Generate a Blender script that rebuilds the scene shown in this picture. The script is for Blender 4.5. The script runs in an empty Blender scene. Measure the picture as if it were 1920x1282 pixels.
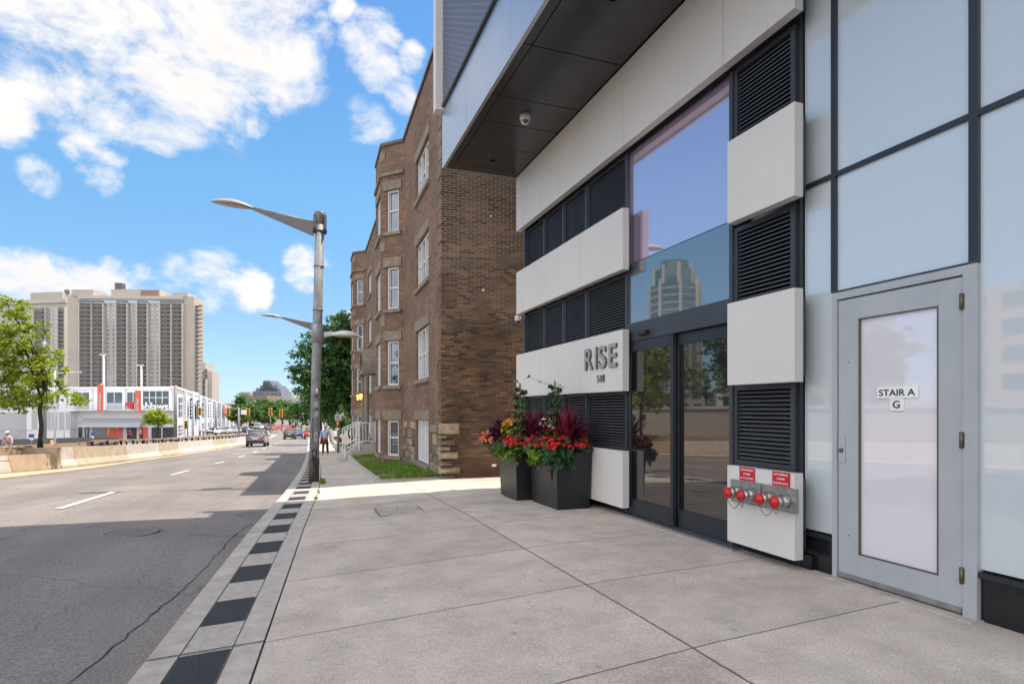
import bpy, math, random
import numpy as np
from mathutils import Vector, Matrix
R = math.radians
C = bpy.context.scene.collection
S = bpy.context.scene
rnd = random.Random(7)

# ------------------------------------------------------------------ camera
FPX = 1120.0                      # focal length in pixels of the 1920 px wide photograph
TH = math.atan(404 / 1120)        # yaw to the right of the street direction (+Y)
sT, cT = math.sin(TH), math.cos(TH)
CAMH = 1.4
cam = bpy.data.cameras.new('camera')
camo = bpy.data.objects.new('camera', cam)
C.objects.link(camo)
camo.location = (0, 0, CAMH)
camo.rotation_euler = (R(90), 0, -TH)
cam.sensor_width = 36
cam.lens = FPX / 1920 * 36
cam.shift_y = 125 / 1920
cam.clip_start = 0.05
cam.clip_end = 6000
S.camera = camo

# ------------------------------------------------------------------ light
EL = R(68.3)
az = Vector((1, 0.03, 0)).normalized()
SUN = Vector((az.x * math.cos(EL), az.y * math.cos(EL), math.sin(EL)))
sl = bpy.data.lights.new('sun', 'SUN')
sl.energy = 3.45
sl.angle = R(0.5)
sl.color = (1, 0.91, 0.78)
so = bpy.data.objects.new('sun', sl)
C.objects.link(so)
so.rotation_euler = SUN.to_track_quat('Z', 'Y').to_euler()
S.view_settings.view_transform = 'Standard'
S.view_settings.look = 'None'
S.view_settings.gamma = 1
S.view_settings.exposure = 0.92

world = bpy.data.worlds.new('World')
S.world = world
world.use_nodes = True
wn = world.node_tree.nodes; wl = world.node_tree.links
wn.clear()

def wnode(t, **kw):
    n = wn.new(t)
    for k, v in kw.items(): setattr(n, k, v)
    return n

def wmath(op, a, b=None, clamp=False):
    n = wnode('ShaderNodeMath', operation=op, use_clamp=clamp)
    for i, x in enumerate((a, b)):
        if x is None: continue
        if isinstance(x, (int, float)): n.inputs[i].default_value = x
        else: wl.new(x, n.inputs[i])
    return n.outputs[0]

def pixdir(u, v):
    a = (u - 960) / FPX; b = (766 - v) / FPX
    return Vector((cT * a + sT, cT - sT * a, b)).normalized()

sky = wnode('ShaderNodeTexSky', sky_type='NISHITA')
sky.sun_disc = False
sky.sun_elevation = EL
sky.sun_rotation = math.atan2(az.x, az.y)
sky.air_density = 1.25
sky.dust_density = 0.3
sky.ozone_density = 2.6
tc = wnode('ShaderNodeTexCoord')
dirv = tc.outputs['Generated']
# clouds: masks round real compass directions, broken up by fractal noise
mp = wnode('ShaderNodeMapping'); wl.new(dirv, mp.inputs[0]); mp.inputs['Scale'].default_value = (1, 1, 1.7)
nz = wnode('ShaderNodeTexNoise'); nz.inputs['Scale'].default_value = 7.5; nz.inputs['Detail'].default_value = 13; nz.inputs['Roughness'].default_value = 0.63
nz.inputs['Distortion'].default_value = 0.3
wl.new(mp.outputs[0], nz.inputs['Vector'])
nz2 = wnode('ShaderNodeTexNoise'); nz2.inputs['Scale'].default_value = 2.4; nz2.inputs['Detail'].default_value = 3
wl.new(mp.outputs[0], nz2.inputs['Vector'])
blobs = [  # photo pixel, radius (px), strength
    (320, 50, 170, 1.0), (170, 50, 170, 1.0), (470, 80, 110, .95), (260, 150, 110, .9), (340, 200, 75, .85), (50, 30, 100, .85), (420, 0, 150, 1), (550, 70, 45, .8),
    (300, 250, 45, .8), (0, 200, 60, .85), (55, 175, 35, .75), (75, 335, 38, .8), (195, 320, 42, .8), (150, 280, 30, .7),
    (695, 80, 48, .75), (715, 130, 38, .75), (752, 175, 32, .75), (690, 235, 42, .75), (770, 110, 25, .7), (640, 15, 25, .6),
    (60, 515, 62, .85), (130, 530, 58, .85), (200, 535, 48, .8), (270, 535, 42, .8), (340, 530, 50, .9), (300, 538, 40, .8), (230, 540, 44, .8), (405, 528, 60, .95), (460, 540, 45, .9), (0, 510, 60, .8),
    (565, 490, 38, .8), (575, 520, 35, .8), (620, 485, 28, .65), (650, 470, 22, .6), (150, 540, 60, .8), (480, 235, 24, .6),
]
acc = None
for (u, v, rr, st) in blobs:
    d = pixdir(u, v)
    k = math.cos(math.atan((u - 960) / FPX))
    ang = rr / FPX * k
    vm = wnode('ShaderNodeVectorMath', operation='DOT_PRODUCT')
    wl.new(dirv, vm.inputs[0]); vm.inputs[1].default_value = d
    mr = wnode('ShaderNodeMapRange', interpolation_type='SMOOTHSTEP')
    mr.inputs['From Min'].default_value = math.cos(ang * 1.36)
    mr.inputs['From Max'].default_value = math.cos(ang * 0.1)
    mr.inputs['To Max'].default_value = st
    wl.new(vm.outputs['Value'], mr.inputs['Value'])
    acc = mr.outputs[0] if acc is None else wmath('MAXIMUM', acc, mr.outputs[0])
# clouds added out of view (behind, right, overhead) to whiten and lift ambient light
vm = wnode('ShaderNodeVectorMath', operation='DOT_PRODUCT'); wl.new(dirv, vm.inputs[0]); vm.inputs[1].default_value = (-0.12, 0.99, 0)
rest = wnode('ShaderNodeMapRange'); wl.new(vm.outputs['Value'], rest.inputs['Value'])
rest.inputs['From Min'].default_value = 0.62; rest.inputs['From Max'].default_value = 0.4
nzr = wnode('ShaderNodeMapRange', interpolation_type='SMOOTHSTEP'); wl.new(nz2.outputs[0], nzr.inputs['Value'])
nzr.inputs['From Min'].default_value = 0.36; nzr.inputs['From Max'].default_value = 0.5; nzr.inputs['To Max'].default_value = 0.95
acc = wmath('MAXIMUM', acc, wmath('MULTIPLY', rest.outputs[0], nzr.outputs[0]))
dens = wmath('ADD', wmath('MULTIPLY', acc, 0.62), wmath('MULTIPLY', wmath('SUBTRACT', nz.outputs[0], 0.5), 2.1))
cm = wnode('ShaderNodeMapRange', interpolation_type='SMOOTHSTEP'); wl.new(dens, cm.inputs['Value'])
cm.inputs['From Min'].default_value = 0.21; cm.inputs['From Max'].default_value = 0.74
cfac = wmath('MULTIPLY', cm.outputs[0], wmath('MINIMUM', wmath('MULTIPLY', acc, 4), 1.0))
core = wnode('ShaderNodeMapRange'); wl.new(nz2.outputs[0], core.inputs['Value'])
core.inputs['From Min'].default_value = 0.4; core.inputs['From Max'].default_value = 0.65
corem = wnode('ShaderNodeMapRange'); wl.new(dens, corem.inputs['Value']); corem.inputs['From Min'].default_value = .45; corem.inputs['From Max'].default_value = .95
ccol = wnode('ShaderNodeMix', data_type='RGBA'); wl.new(wmath('MULTIPLY', core.outputs[0], corem.outputs[0]), ccol.inputs[0])
ccol.inputs[6].default_value = (4.75, 4.75, 4.8, 1); ccol.inputs[7].default_value = (3.8, 3.85, 4.1, 1)
# colour grade of the clear sky by elevation (deep blue above, soft blue at the horizon)
sep = wnode('ShaderNodeSeparateXYZ'); wl.new(dirv, sep.inputs[0])
grade = wnode('ShaderNodeValToRGB'); wl.new(sep.outputs[2], grade.inputs[0])
ge = grade.color_ramp.elements
pts_ = [(0.0, (.66, .96, 1.6)), (.05, (.60, .80, 1.25)), (.14, (.63, .79, 1.02)), (.22, (.63, .86, 1.02)), (.33, (.66, .98, 1.1)), (.5, (.62, .95, 1.14)), (1.0, (.58, .86, 1.05))]
ge[0].position = 0; ge[0].color = (*[c / 2 for c in pts_[0][1]], 1); ge[1].position = 1; ge[1].color = (*[c / 2 for c in pts_[-1][1]], 1)
for p_, c_ in pts_[1:-1]:
    e_ = ge.new(p_); e_.color = (*[c / 2 for c in c_], 1)
hsm = wnode('ShaderNodeVectorMath', operation='MULTIPLY'); wl.new(sky.outputs[0], hsm.inputs[0]); wl.new(grade.outputs[0], hsm.inputs[1])
hs = wnode('ShaderNodeVectorMath', operation='SCALE'); wl.new(hsm.outputs[0], hs.inputs[0]); hs.inputs['Scale'].default_value = 1.5
mixc = wnode('ShaderNodeMix', data_type='RGBA')
wl.new(cfac, mixc.inputs[0]); wl.new(hs.outputs[0], mixc.inputs[6]); 
cbr = wnode('ShaderNodeVectorMath', operation='SCALE'); wl.new(ccol.outputs[2], cbr.inputs[0]); wl.new(wmath('ADD', wmath('MULTIPLY', rest.outputs[0], 1.75), 1.0), cbr.inputs['Scale'])  # the added unseen clouds are made brighter to fill the shade
cwm = wnode('ShaderNodeVectorMath', operation='MULTIPLY'); wl.new(cbr.outputs[0], cwm.inputs[0]); cwm.inputs[1].default_value = (1.03, .99, .94)
wl.new(cwm.outputs[0], mixc.inputs[7])
bg = wnode('ShaderNodeBackground'); wl.new(mixc.outputs[2], bg.inputs['Color']); bg.inputs['Strength'].default_value = 0.12
wo = wnode('ShaderNodeOutputWorld'); wl.new(bg.outputs[0], wo.inputs[0])

# ------------------------------------------------------------------ measuring helpers
def ray(u, v):
    a = (u - 960) / FPX; b = (766 - v) / FPX
    return Vector((cT * a + sT, cT - sT * a, b))
def P(u, v, t):
    r = ray(u, v); return Vector((r.x * t, r.y * t, CAMH + r.z * t))
PROF = [(-60, 0), (3.5, 0), (8, -.03), (10.7, -.1), (13.4, -.2), (20, -.47), (28, -.87), (35, -1.2), (45, -1.6), (65, -2.3), (110, -3.6), (160, -4.6), (250, -5.0), (400, -4.5), (700, -2.5), (1500, 0)]
py, pz = zip(*PROF)
def g(y): return float(np.interp(y, py, pz))
JX = [(-60, -4.7), (4.05, -.19), (12.6, .43), (20, .75), (33, 1.07), (65, 1.7), (110, 2.5), (250, 6), (700, 18)]
BX = [(-60, -16.5), (10, -10.8), (25.4, -9.3), (28.6, -8.7), (45, -7.7), (70, -5.7), (110, -4.7), (250, -1.5), (700, 9)]
DX = [(-60, -8.2), (3, -4.1), (12, -3.72), (24, -3.55), (63, -2.6), (110, -1.3), (250, 2)]
jx = lambda y: float(np.interp(y, *zip(*JX)))
bx = lambda y: float(np.interp(y, *zip(*BX)))
dx = lambda y: float(np.interp(y, *zip(*DX)))

# ------------------------------------------------------------------ mesh builder
class MB:
    def __init__(s): s.v = []; s.f = []; s.m = []; s.sm = []
    def poly(s, pts, mi=0, sm=False):
        n = len(s.v); s.v += [tuple(p) for p in pts]; s.f.append(tuple(range(n, n + len(pts)))); s.m.append(mi); s.sm.append(sm)
    def mesh(s, V, F, mi=0, sm=False):
        n = len(s.v); s.v += [tuple(p) for p in V]
        for f in F: s.f.append(tuple(n + i for i in f)); s.m.append(mi); s.sm.append(sm)
    def hexa(s, p, mi=0):    # 8 points: bottom 4 ccw, top 4 ccw
        s.mesh(p, [(3, 2, 1, 0), (4, 5, 6, 7), (0, 1, 5, 4), (1, 2, 6, 5), (2, 3, 7, 6), (3, 0, 4, 7)], mi)
    def box(s, x0, x1, y0, y1, z0, z1, mi=0):
        s.hexa([(x0, y0, z0), (x1, y0, z0), (x1, y1, z0), (x0, y1, z0), (x0, y0, z1), (x1, y0, z1), (x1, y1, z1), (x0, y1, z1)], mi)
    def obox(s, c, X, Y, Z, mi=0):   # centre and three half-axis vectors
        c = Vector(c); X = Vector(X); Y = Vector(Y); Z = Vector(Z)
        s.hexa([c - X - Y - Z, c + X - Y - Z, c + X + Y - Z, c - X + Y - Z, c - X - Y + Z, c + X - Y + Z, c + X + Y + Z, c - X + Y + Z], mi)
    def tube(s, pts, rad, n=8, mi=0, sm=True, cap=True):
        pts = [Vector(p) for p in pts]
        if not hasattr(rad, '__len__'): rad = [rad] * len(pts)
        base = len(s.v); prev = None
        for i, p in enumerate(pts):
            d = (pts[min(i + 1, len(pts) - 1)] - pts[max(i - 1, 0)]).normalized()
            if prev is None:
                a = Vector((0, 0, 1)) if abs(d.z) < .9 else Vector((1, 0, 0))
                X = d.cross(a).normalized()
            else:
                X = (prev - d * prev.dot(d)).normalized()
            prev = X; Y = d.cross(X)
            for k in range(n):
                q = 2 * math.pi * k / n
                s.v.append(tuple(p + (X * math.cos(q) + Y * math.sin(q)) * rad[i]))
        for i in range(len(pts) - 1):
            for k in range(n):
                a = base + i * n + k; b = base + i * n + (k + 1) % n
                s.f.append((a, b, b + n, a + n)); s.m.append(mi); s.sm.append(sm)
        if cap:
            s.f.append(tuple(base + k for k in range(n - 1, -1, -1))); s.m.append(mi); s.sm.append(False)
            e = base + (len(pts) - 1) * n
            s.f.append(tuple(e + k for k in range(n))); s.m.append(mi); s.sm.append(False)
    def lathe(s, c, prof, n=16, mi=0, axis='z', sx=1, sy=1):
        base = len(s.v); c = Vector(c)
        for (r, h) in prof:
            for k in range(n):
                q = 2 * math.pi * k / n; a = r * math.cos(q) * sx; b = r * math.sin(q) * sy
                p = {'z': (a, b, h), 'x': (h, a, b), 'y': (b, h, a)}[axis]
                s.v.append(tuple(c + Vector(p)))
        for i in range(len(prof) - 1):
            for k in range(n):
                a = base + i * n + k; b = base + i * n + (k + 1) % n
                s.f.append((a, b, b + n, a + n)); s.m.append(mi); s.sm.append(True)
        s.f.append(tuple(base + k for k in range(n - 1, -1, -1))); s.m.append(mi); s.sm.append(False)
        e = base + (len(prof) - 1) * n
        s.f.append(tuple(e + k for k in range(n))); s.m.append(mi); s.sm.append(False)
    def build(s, name, mats, parent=None, rel=None, bevel=0):
        me = bpy.data.meshes.new(name)
        off = Vector((0, 0, 0))
        if parent is not None: off = wloc(parent)
        if rel is not None: off = Vector(rel)
        V = [(a - off.x, b - off.y, c - off.z) for a, b, c in s.v]
        me.from_pydata(V, [], s.f)
        if not isinstance(mats, (list, tuple)): mats = [mats]
        for m in mats: me.materials.append(m)
        me.polygons.foreach_set('material_index', s.m)
        me.polygons.foreach_set('use_smooth', s.sm)
        uv = me.uv_layers.new(name='UVMap')
        co = np.array(s.v) if len(s.v) else np.zeros((0, 3))
        L = np.zeros((len(me.loops), 2)); i = 0
        for f in s.f:
            q = co[list(f)]
            nrm = np.cross(q[1] - q[0], q[2] - q[0]); ln = np.linalg.norm(nrm)
            nrm = nrm / ln if ln > 1e-12 else np.array((0, 0, 1.))
            if abs(nrm[2]) > .75: L[i:i + len(f)] = q[:, :2]
            else:
                h = math.hypot(nrm[0], nrm[1]); t = np.array((-nrm[1] / h, nrm[0] / h))
                L[i:i + len(f), 0] = q[:, :2] @ t; L[i:i + len(f), 1] = q[:, 2]
            i += len(f)
        uv.data.foreach_set('uv', L.ravel())
        me.update()
        o = bpy.data.objects.new(name, me); C.objects.link(o)
        if parent is not None: o.parent = parent
        elif rel is not None: o.location = off
        if bevel:
            b = o.modifiers.new('bevel', 'BEVEL'); b.width = bevel; b.segments = 2; b.limit_method = 'ANGLE'
        return o
def wloc(o):
    v = Vector(o.location)
    while o.parent: o = o.parent; v = v + Vector(o.location)
    return v
def tag(o, label=None, cat=None, group=None, kind=None):
    if label: o['label'] = label
    if cat: o['category'] = cat
    if group: o['group'] = group
    if kind: o['kind'] = kind
    return o
def thing(name, label, cat, loc=(0, 0, 0), group=None):
    o = bpy.data.objects.new(name, None); C.objects.link(o); o.location = loc; o.empty_display_size = .2
    return tag(o, label, cat, group)
def kids(o): return [c for c in bpy.data.objects if c.parent == o]
def copy_tree(o, parent=None):
    c = o.copy(); C.objects.link(c)
    if parent is not None: c.parent = parent
    for ch in kids(o): copy_tree(ch, c)
    return c

# ------------------------------------------------------------------ materials
def mat(name, col, rough=.6, metal=0, noise=0, scale=5, col2=None, bump=0, bscale=40, spec=.5, coat=0, uvc=False, detail=4, transl=0):
    m = bpy.data.materials.new(name); m.use_nodes = True
    n = m.node_tree.nodes; l = m.node_tree.links; b = n['Principled BSDF']
    b.inputs['Base Color'].default_value = (*col, 1); b.inputs['Roughness'].default_value = rough; b.inputs['Metallic'].default_value = metal
    b.inputs['Specular IOR Level'].default_value = spec; b.inputs['Coat Weight'].default_value = coat
    geo = n.new('ShaderNodeNewGeometry')
    if col2 is not None or noise:
        if col2 is None: col2 = tuple(c * (1 - noise) for c in col)
        t = n.new('ShaderNodeTexNoise'); t.inputs['Scale'].default_value = scale; t.inputs['Detail'].default_value = detail; t.inputs['Roughness'].default_value = .6
        l.new(geo.outputs['Position'], t.inputs['Vector'])
        mr = n.new('ShaderNodeMapRange'); mr.inputs['From Min'].default_value = .35; mr.inputs['From Max'].default_value = .65
        l.new(t.outputs[0], mr.inputs['Value'])
        mx = n.new('ShaderNodeMix'); mx.data_type = 'RGBA'; l.new(mr.outputs[0], mx.inputs[0])
        mx.inputs[6].default_value = (*col, 1); mx.inputs[7].default_value = (*col2, 1); l.new(mx.outputs[2], b.inputs['Base Color'])
    if bump:
        t2 = n.new('ShaderNodeTexNoise'); t2.inputs['Scale'].default_value = bscale; t2.inputs['Detail'].default_value = 5
        l.new(geo.outputs['Position'], t2.inputs['Vector'])
        bp = n.new('ShaderNodeBump'); bp.inputs['Strength'].default_value = bump; bp.inputs['Distance'].default_value = .02
        l.new(t2.outputs[0], bp.inputs['Height']); l.new(bp.outputs[0], b.inputs['Normal'])
    if transl:
        tr = n.new('ShaderNodeBsdfTranslucent'); ms = n.new('ShaderNodeMixShader'); ms.inputs[0].default_value = transl
        out = n['Material Output']
        l.new(b.outputs[0], ms.inputs[1]); l.new(tr.outputs[0], ms.inputs[2]); l.new(ms.outputs[0], out.inputs[0])
        if b.inputs['Base Color'].is_linked: l.new(b.inputs['Base Color'].links[0].from_socket, tr.inputs[0])
        else: tr.inputs[0].default_value = (*col, 1)
    return m

def leafmat(name, c1, c2, transl=.3):
    m = mat(name, c1, .5, col2=c2, scale=2.2, transl=0, spec=.25)
    n = m.node_tree.nodes; l = m.node_tree.links; b = n['Principled BSDF']
    # every leaf its own tint
    mx0 = [x for x in n if x.type == 'MIX'][0]
    gi = n.new('ShaderNodeNewGeometry'); hv = n.new('ShaderNodeHueSaturation')
    mr = n.new('ShaderNodeMapRange'); l.new(gi.outputs['Random Per Island'], mr.inputs['Value']); mr.inputs['To Min'].default_value = .6; mr.inputs['To Max'].default_value = 1.35
    l.new(mx0.outputs[2], hv.inputs['Color']); l.new(mr.outputs[0], hv.inputs['Value'])
    l.new(hv.outputs[0], b.inputs['Base Color'])
    tr = n.new('ShaderNodeBsdfTranslucent'); l.new(hv.outputs[0], tr.inputs[0])
    ms = n.new('ShaderNodeMixShader'); ms.inputs[0].default_value = transl
    l.new(b.outputs[0], ms.inputs[1]); l.new(tr.outputs[0], ms.inputs[2]); l.new(ms.outputs[0], n['Material Output'].inputs[0])
    return m

def emis(name, col, st):
    m = bpy.data.materials.new(name); m.use_nodes = True; b = m.node_tree.nodes['Principled BSDF']
    b.inputs['Base Color'].default_value = (*col, 1); b.inputs['Emission Color'].default_value = (*col, 1); b.inputs['Emission Strength'].default_value = st
    return m

def glass(name, base, tint, fac, rough=.02, wav=.0):
    # architectural glass with a dark or back-painted body and a mirror-like face
    m = bpy.data.materials.new(name); m.use_nodes = True
    n = m.node_tree.nodes; l = m.node_tree.links; b = n['Principled BSDF']
    b.inputs['Base Color'].default_value = (*base, 1); b.inputs['Roughness'].default_value = .45; b.inputs['Specular IOR Level'].default_value = .2
    gl = n.new('ShaderNodeBsdfGlossy'); gl.inputs['Color'].default_value = (*tint, 1); gl.inputs['Roughness'].default_value = rough
    lw = n.new('ShaderNodeFresnel'); lw.inputs['IOR'].default_value = 1.5
    mr = n.new('ShaderNodeMapRange'); l.new(lw.outputs[0], mr.inputs['Value']); mr.inputs['To Min'].default_value = fac; mr.inputs['To Max'].default_value = 1
    ms = n.new('ShaderNodeMixShader'); l.new(mr.outputs[0], ms.inputs[0]); l.new(b.outputs[0], ms.inputs[1]); l.new(gl.outputs[0], ms.inputs[2])
    l.new(ms.outputs[0], n['Material Output'].inputs[0])
    if wav:
        geo = n.new('ShaderNodeNewGeometry')
        t = n.new('ShaderNodeTexNoise'); t.inputs['Scale'].default_value = .9; t.inputs['Detail'].default_value = 0; l.new(geo.outputs['Position'], t.inputs['Vector'])
        bp = n.new('ShaderNodeBump'); bp.inputs['Strength'].default_value = wav; bp.inputs['Distance'].default_value = .02; l.new(t.outputs[0], bp.inputs['Height'])
        l.new(bp.outputs[0], gl.inputs['Normal'])
    return m

def brickmat(name, cols, mortar, bw=.2, rh=.056, ms=.006, dark=.25, rough=.85, bump=.5, zmort=None):
    m = bpy.data.materials.new(name); m.use_nodes = True
    n = m.node_tree.nodes; l = m.node_tree.links; b = n['Principled BSDF']; b.inputs['Roughness'].default_value = rough
    b.inputs['Specular IOR Level'].default_value = .25
    uv = n.new('ShaderNodeUVMap')
    br = n.new('ShaderNodeTexBrick'); l.new(uv.outputs[0], br.inputs['Vector'])
    br.inputs['Scale'].default_value = 1; br.inputs['Brick Width'].default_value = bw; br.inputs['Row Height'].default_value = rh
    br.inputs['Mortar Size'].default_value = ms; br.inputs['Mortar Smooth'].default_value = .3; br.inputs['Bias'].default_value = 0
    br.inputs['Color1'].default_value = (0, 0, 0, 1); br.inputs['Color2'].default_value = (1, 1, 1, 1); br.inputs['Mortar'].default_value = (.5, .5, .5, 1)
    cr = n.new('ShaderNodeValToRGB'); e = cr.color_ramp.elements
    e[0].color = (*cols[0], 1); e[0].position = 0; e[1].color = (*cols[-1], 1); e[1].position = 1
    for i, c in enumerate(cols[1:-1]):
        q = e.new((i + 1) / (len(cols) - 1)); q.color = (*c, 1)
    l.new(br.outputs['Color'], cr.inputs[0])
    geo = n.new('ShaderNodeNewGeometry')
    t = n.new('ShaderNodeTexNoise'); t.inputs['Scale'].default_value = 1.1; t.inputs['Detail'].default_value = 8; l.new(geo.outputs['Position'], t.inputs['Vector'])
    mr = n.new('ShaderNodeMapRange'); mr.inputs['From Min'].default_value = .3; mr.inputs['From Max'].default_value = .7; mr.inputs['To Min'].default_value = 1 - dark; mr.inputs['To Max'].default_value = 1 + dark
    l.new(t.outputs[0], mr.inputs['Value'])
    hv = n.new('ShaderNodeHueSaturation'); l.new(cr.outputs[0], hv.inputs['Color']); l.new(mr.outputs[0], hv.inputs['Value'])
    mx = n.new('ShaderNodeMix'); mx.data_type = 'RGBA'; l.new(br.outputs['Fac'], mx.inputs[0]); l.new(hv.outputs[0], mx.inputs[6]); mx.inputs[7].default_value = (*mortar, 1)
    if zmort:   # the lower storey was repointed with dark mortar
        sp_ = n.new('ShaderNodeSeparateXYZ'); l.new(geo.outputs['Position'], sp_.inputs[0])
        t4 = n.new('ShaderNodeTexNoise'); t4.inputs['Scale'].default_value = .9; t4.inputs['Detail'].default_value = 5; l.new(geo.outputs['Position'], t4.inputs['Vector'])
        za = n.new('ShaderNodeMath'); za.operation = 'MULTIPLY_ADD'; l.new(t4.outputs[0], za.inputs[0]); za.inputs[1].default_value = 5; l.new(sp_.outputs[2], za.inputs[2])
        zr = n.new('ShaderNodeMapRange'); l.new(za.outputs[0], zr.inputs['Value']); zr.inputs['From Min'].default_value = 5.4; zr.inputs['From Max'].default_value = 7.6
        mm = n.new('ShaderNodeMix'); mm.data_type = 'RGBA'; l.new(zr.outputs[0], mm.inputs[0]); mm.inputs[6].default_value = (*zmort, 1); mm.inputs[7].default_value = (*mortar, 1); l.new(mm.outputs[2], mx.inputs[7])
    l.new(mx.outputs[2], b.inputs['Base Color'])
    bp = n.new('ShaderNodeBump'); bp.inputs['Strength'].default_value = bump; bp.inputs['Distance'].default_value = .008; bp.invert = True
    t3 = n.new('ShaderNodeTexNoise'); t3.inputs['Scale'].default_value = 35; l.new(geo.outputs['Position'], t3.inputs['Vector'])
    ad = n.new('ShaderNodeMath'); ad.operation = 'MULTIPLY_ADD'; l.new(t3.outputs[0], ad.inputs[0]); ad.inputs[1].default_value = -.5; l.new(br.outputs['Fac'], ad.inputs[2])
    l.new(ad.outputs[0], bp.inputs['Height']); l.new(bp.outputs[0], b.inputs['Normal'])
    return m

def concrete_walk(name):
    m = bpy.data.materials.new(name); m.use_nodes = True
    n = m.node_tree.nodes; l = m.node_tree.links; b = n['Principled BSDF']; b.inputs['Roughness'].default_value = .85; b.inputs['Specular IOR Level'].default_value = .3
    geo = n.new('ShaderNodeNewGeometry'); sp = n.new('ShaderNodeSeparateXYZ'); l.new(geo.outputs['Position'], sp.inputs[0])
    def mth(op, a, bb=None, clamp=False):
        k = n.new('ShaderNodeMath'); k.operation = op; k.use_clamp = clamp
        for i, x in enumerate((a, bb)):
            if x is None: continue
            if isinstance(x, (int, float)): k.inputs[i].default_value = x
            else: l.new(x, k.inputs[i])
        return k.outputs[0]
    def noise(sc, det=5, ro=.6):
        t = n.new('ShaderNodeTexNoise'); t.inputs['Scale'].default_value = sc; t.inputs['Detail'].default_value = det; t.inputs['Roughness'].default_value = ro
        l.new(geo.outputs['Position'], t.inputs['Vector']); return t.outputs[0]
    X, Y = sp.outputs[0], sp.outputs[1]
    wob = mth('MULTIPLY', mth('SUBTRACT', noise(9, 3), .5), .018)
    # transverse joints every 1.37 m, a little skewed, and one long joint at x = 2.19
    yy = mth('ADD', mth('SUBTRACT', mth('SUBTRACT', Y, mth('MULTIPLY', X, .1)), 2.72), wob)
    q = mth('DIVIDE', yy, 1.38)
    fr = mth('ABSOLUTE', mth('SUBTRACT', mth('FRACT', mth('ADD', q, .5)), .5))
    j1 = mth('LESS_THAN', mth('MULTIPLY', fr, 1.38), .006)
    j2 = mth('LESS_THAN', mth('ABSOLUTE', mth('ADD', mth('SUBTRACT', X, 2.19), wob)), .008)
    near = mth('LESS_THAN', Y, 13.2)
    jj = mth('MULTIPLY', mth('MAXIMUM', j1, j2), near)
    # tonal difference slab by slab
    cell = n.new('ShaderNodeCombineXYZ'); l.new(mth('FLOOR', q), cell.inputs[0]); l.new(mth('GREATER_THAN', X, 2.19), cell.inputs[1])
    wnz = n.new('ShaderNodeTexWhiteNoise'); l.new(cell.outputs[0], wnz.inputs['Vector'])
    slab = mth('ADD', mth('MULTIPLY', wnz.outputs['Value'], .2), .9)
    cr = n.new('ShaderNodeMix'); cr.data_type = 'RGBA'
    cl = n.new('ShaderNodeMapRange'); l.new(noise(1.3, 6, .65), cl.inputs['Value']); cl.inputs['From Min'].default_value = .3; cl.inputs['From Max'].default_value = .7
    l.new(cl.outputs[0], cr.inputs[0]); cr.inputs[6].default_value = (.49, .415, .35, 1); cr.inputs[7].default_value = (.62, .54, .465, 1)
    # exposed aggregate speckle
    spk = n.new('ShaderNodeMapRange'); l.new(noise(60, 6, .8), spk.inputs['Value']); spk.inputs['From Min'].default_value = .3; spk.inputs['From Max'].default_value = .7; spk.inputs['To Min'].default_value = .6; spk.inputs['To Max'].default_value = 1.36
    # dark spots of dirt and gum
    dv = n.new('ShaderNodeTexVoronoi'); dv.inputs['Scale'].default_value = 3.2; l.new(geo.outputs['Position'], dv.inputs['Vector'])
    dirt = n.new('ShaderNodeMapRange'); l.new(dv.outputs['Distance'], dirt.inputs['Value']); dirt.inputs['From Min'].default_value = .05; dirt.inputs['From Max'].default_value = .09; dirt.inputs['To Min'].default_value = .75
    # brownish stains close to the wall
    stn = n.new('ShaderNodeMapRange'); l.new(noise(2.1, 8, .7), stn.inputs['Value']); stn.inputs['From Min'].default_value = .42; stn.inputs['From Max'].default_value = .75; stn.inputs['To Min'].default_value = 1; stn.inputs['To Max'].default_value = .7
    val = mth('MULTIPLY', mth('MULTIPLY', mth('MULTIPLY', slab, spk.outputs[0]), dirt.outputs[0]), stn.outputs[0])
    hv = n.new('ShaderNodeHueSaturation'); l.new(cr.outputs[2], hv.inputs['Color']); l.new(val, hv.inputs['Value'])
    mx = n.new('ShaderNodeMix'); mx.data_type = 'RGBA'; l.new(jj, mx.inputs[0]); l.new(hv.outputs[0], mx.inputs[6]); mx.inputs[7].default_value = (.13, .10, .08, 1)
    l.new(mx.outputs[2], b.inputs['Base Color'])
    bp = n.new('ShaderNodeBump'); bp.inputs['Strength'].default_value = .35; bp.inputs['Distance'].default_value = .006
    l.new(mth('SUBTRACT', noise(70, 5, .7), mth('MULTIPLY', jj, 2)), bp.inputs['Height']); l.new(bp.outputs[0], b.inputs['Normal'])
    return m

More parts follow.
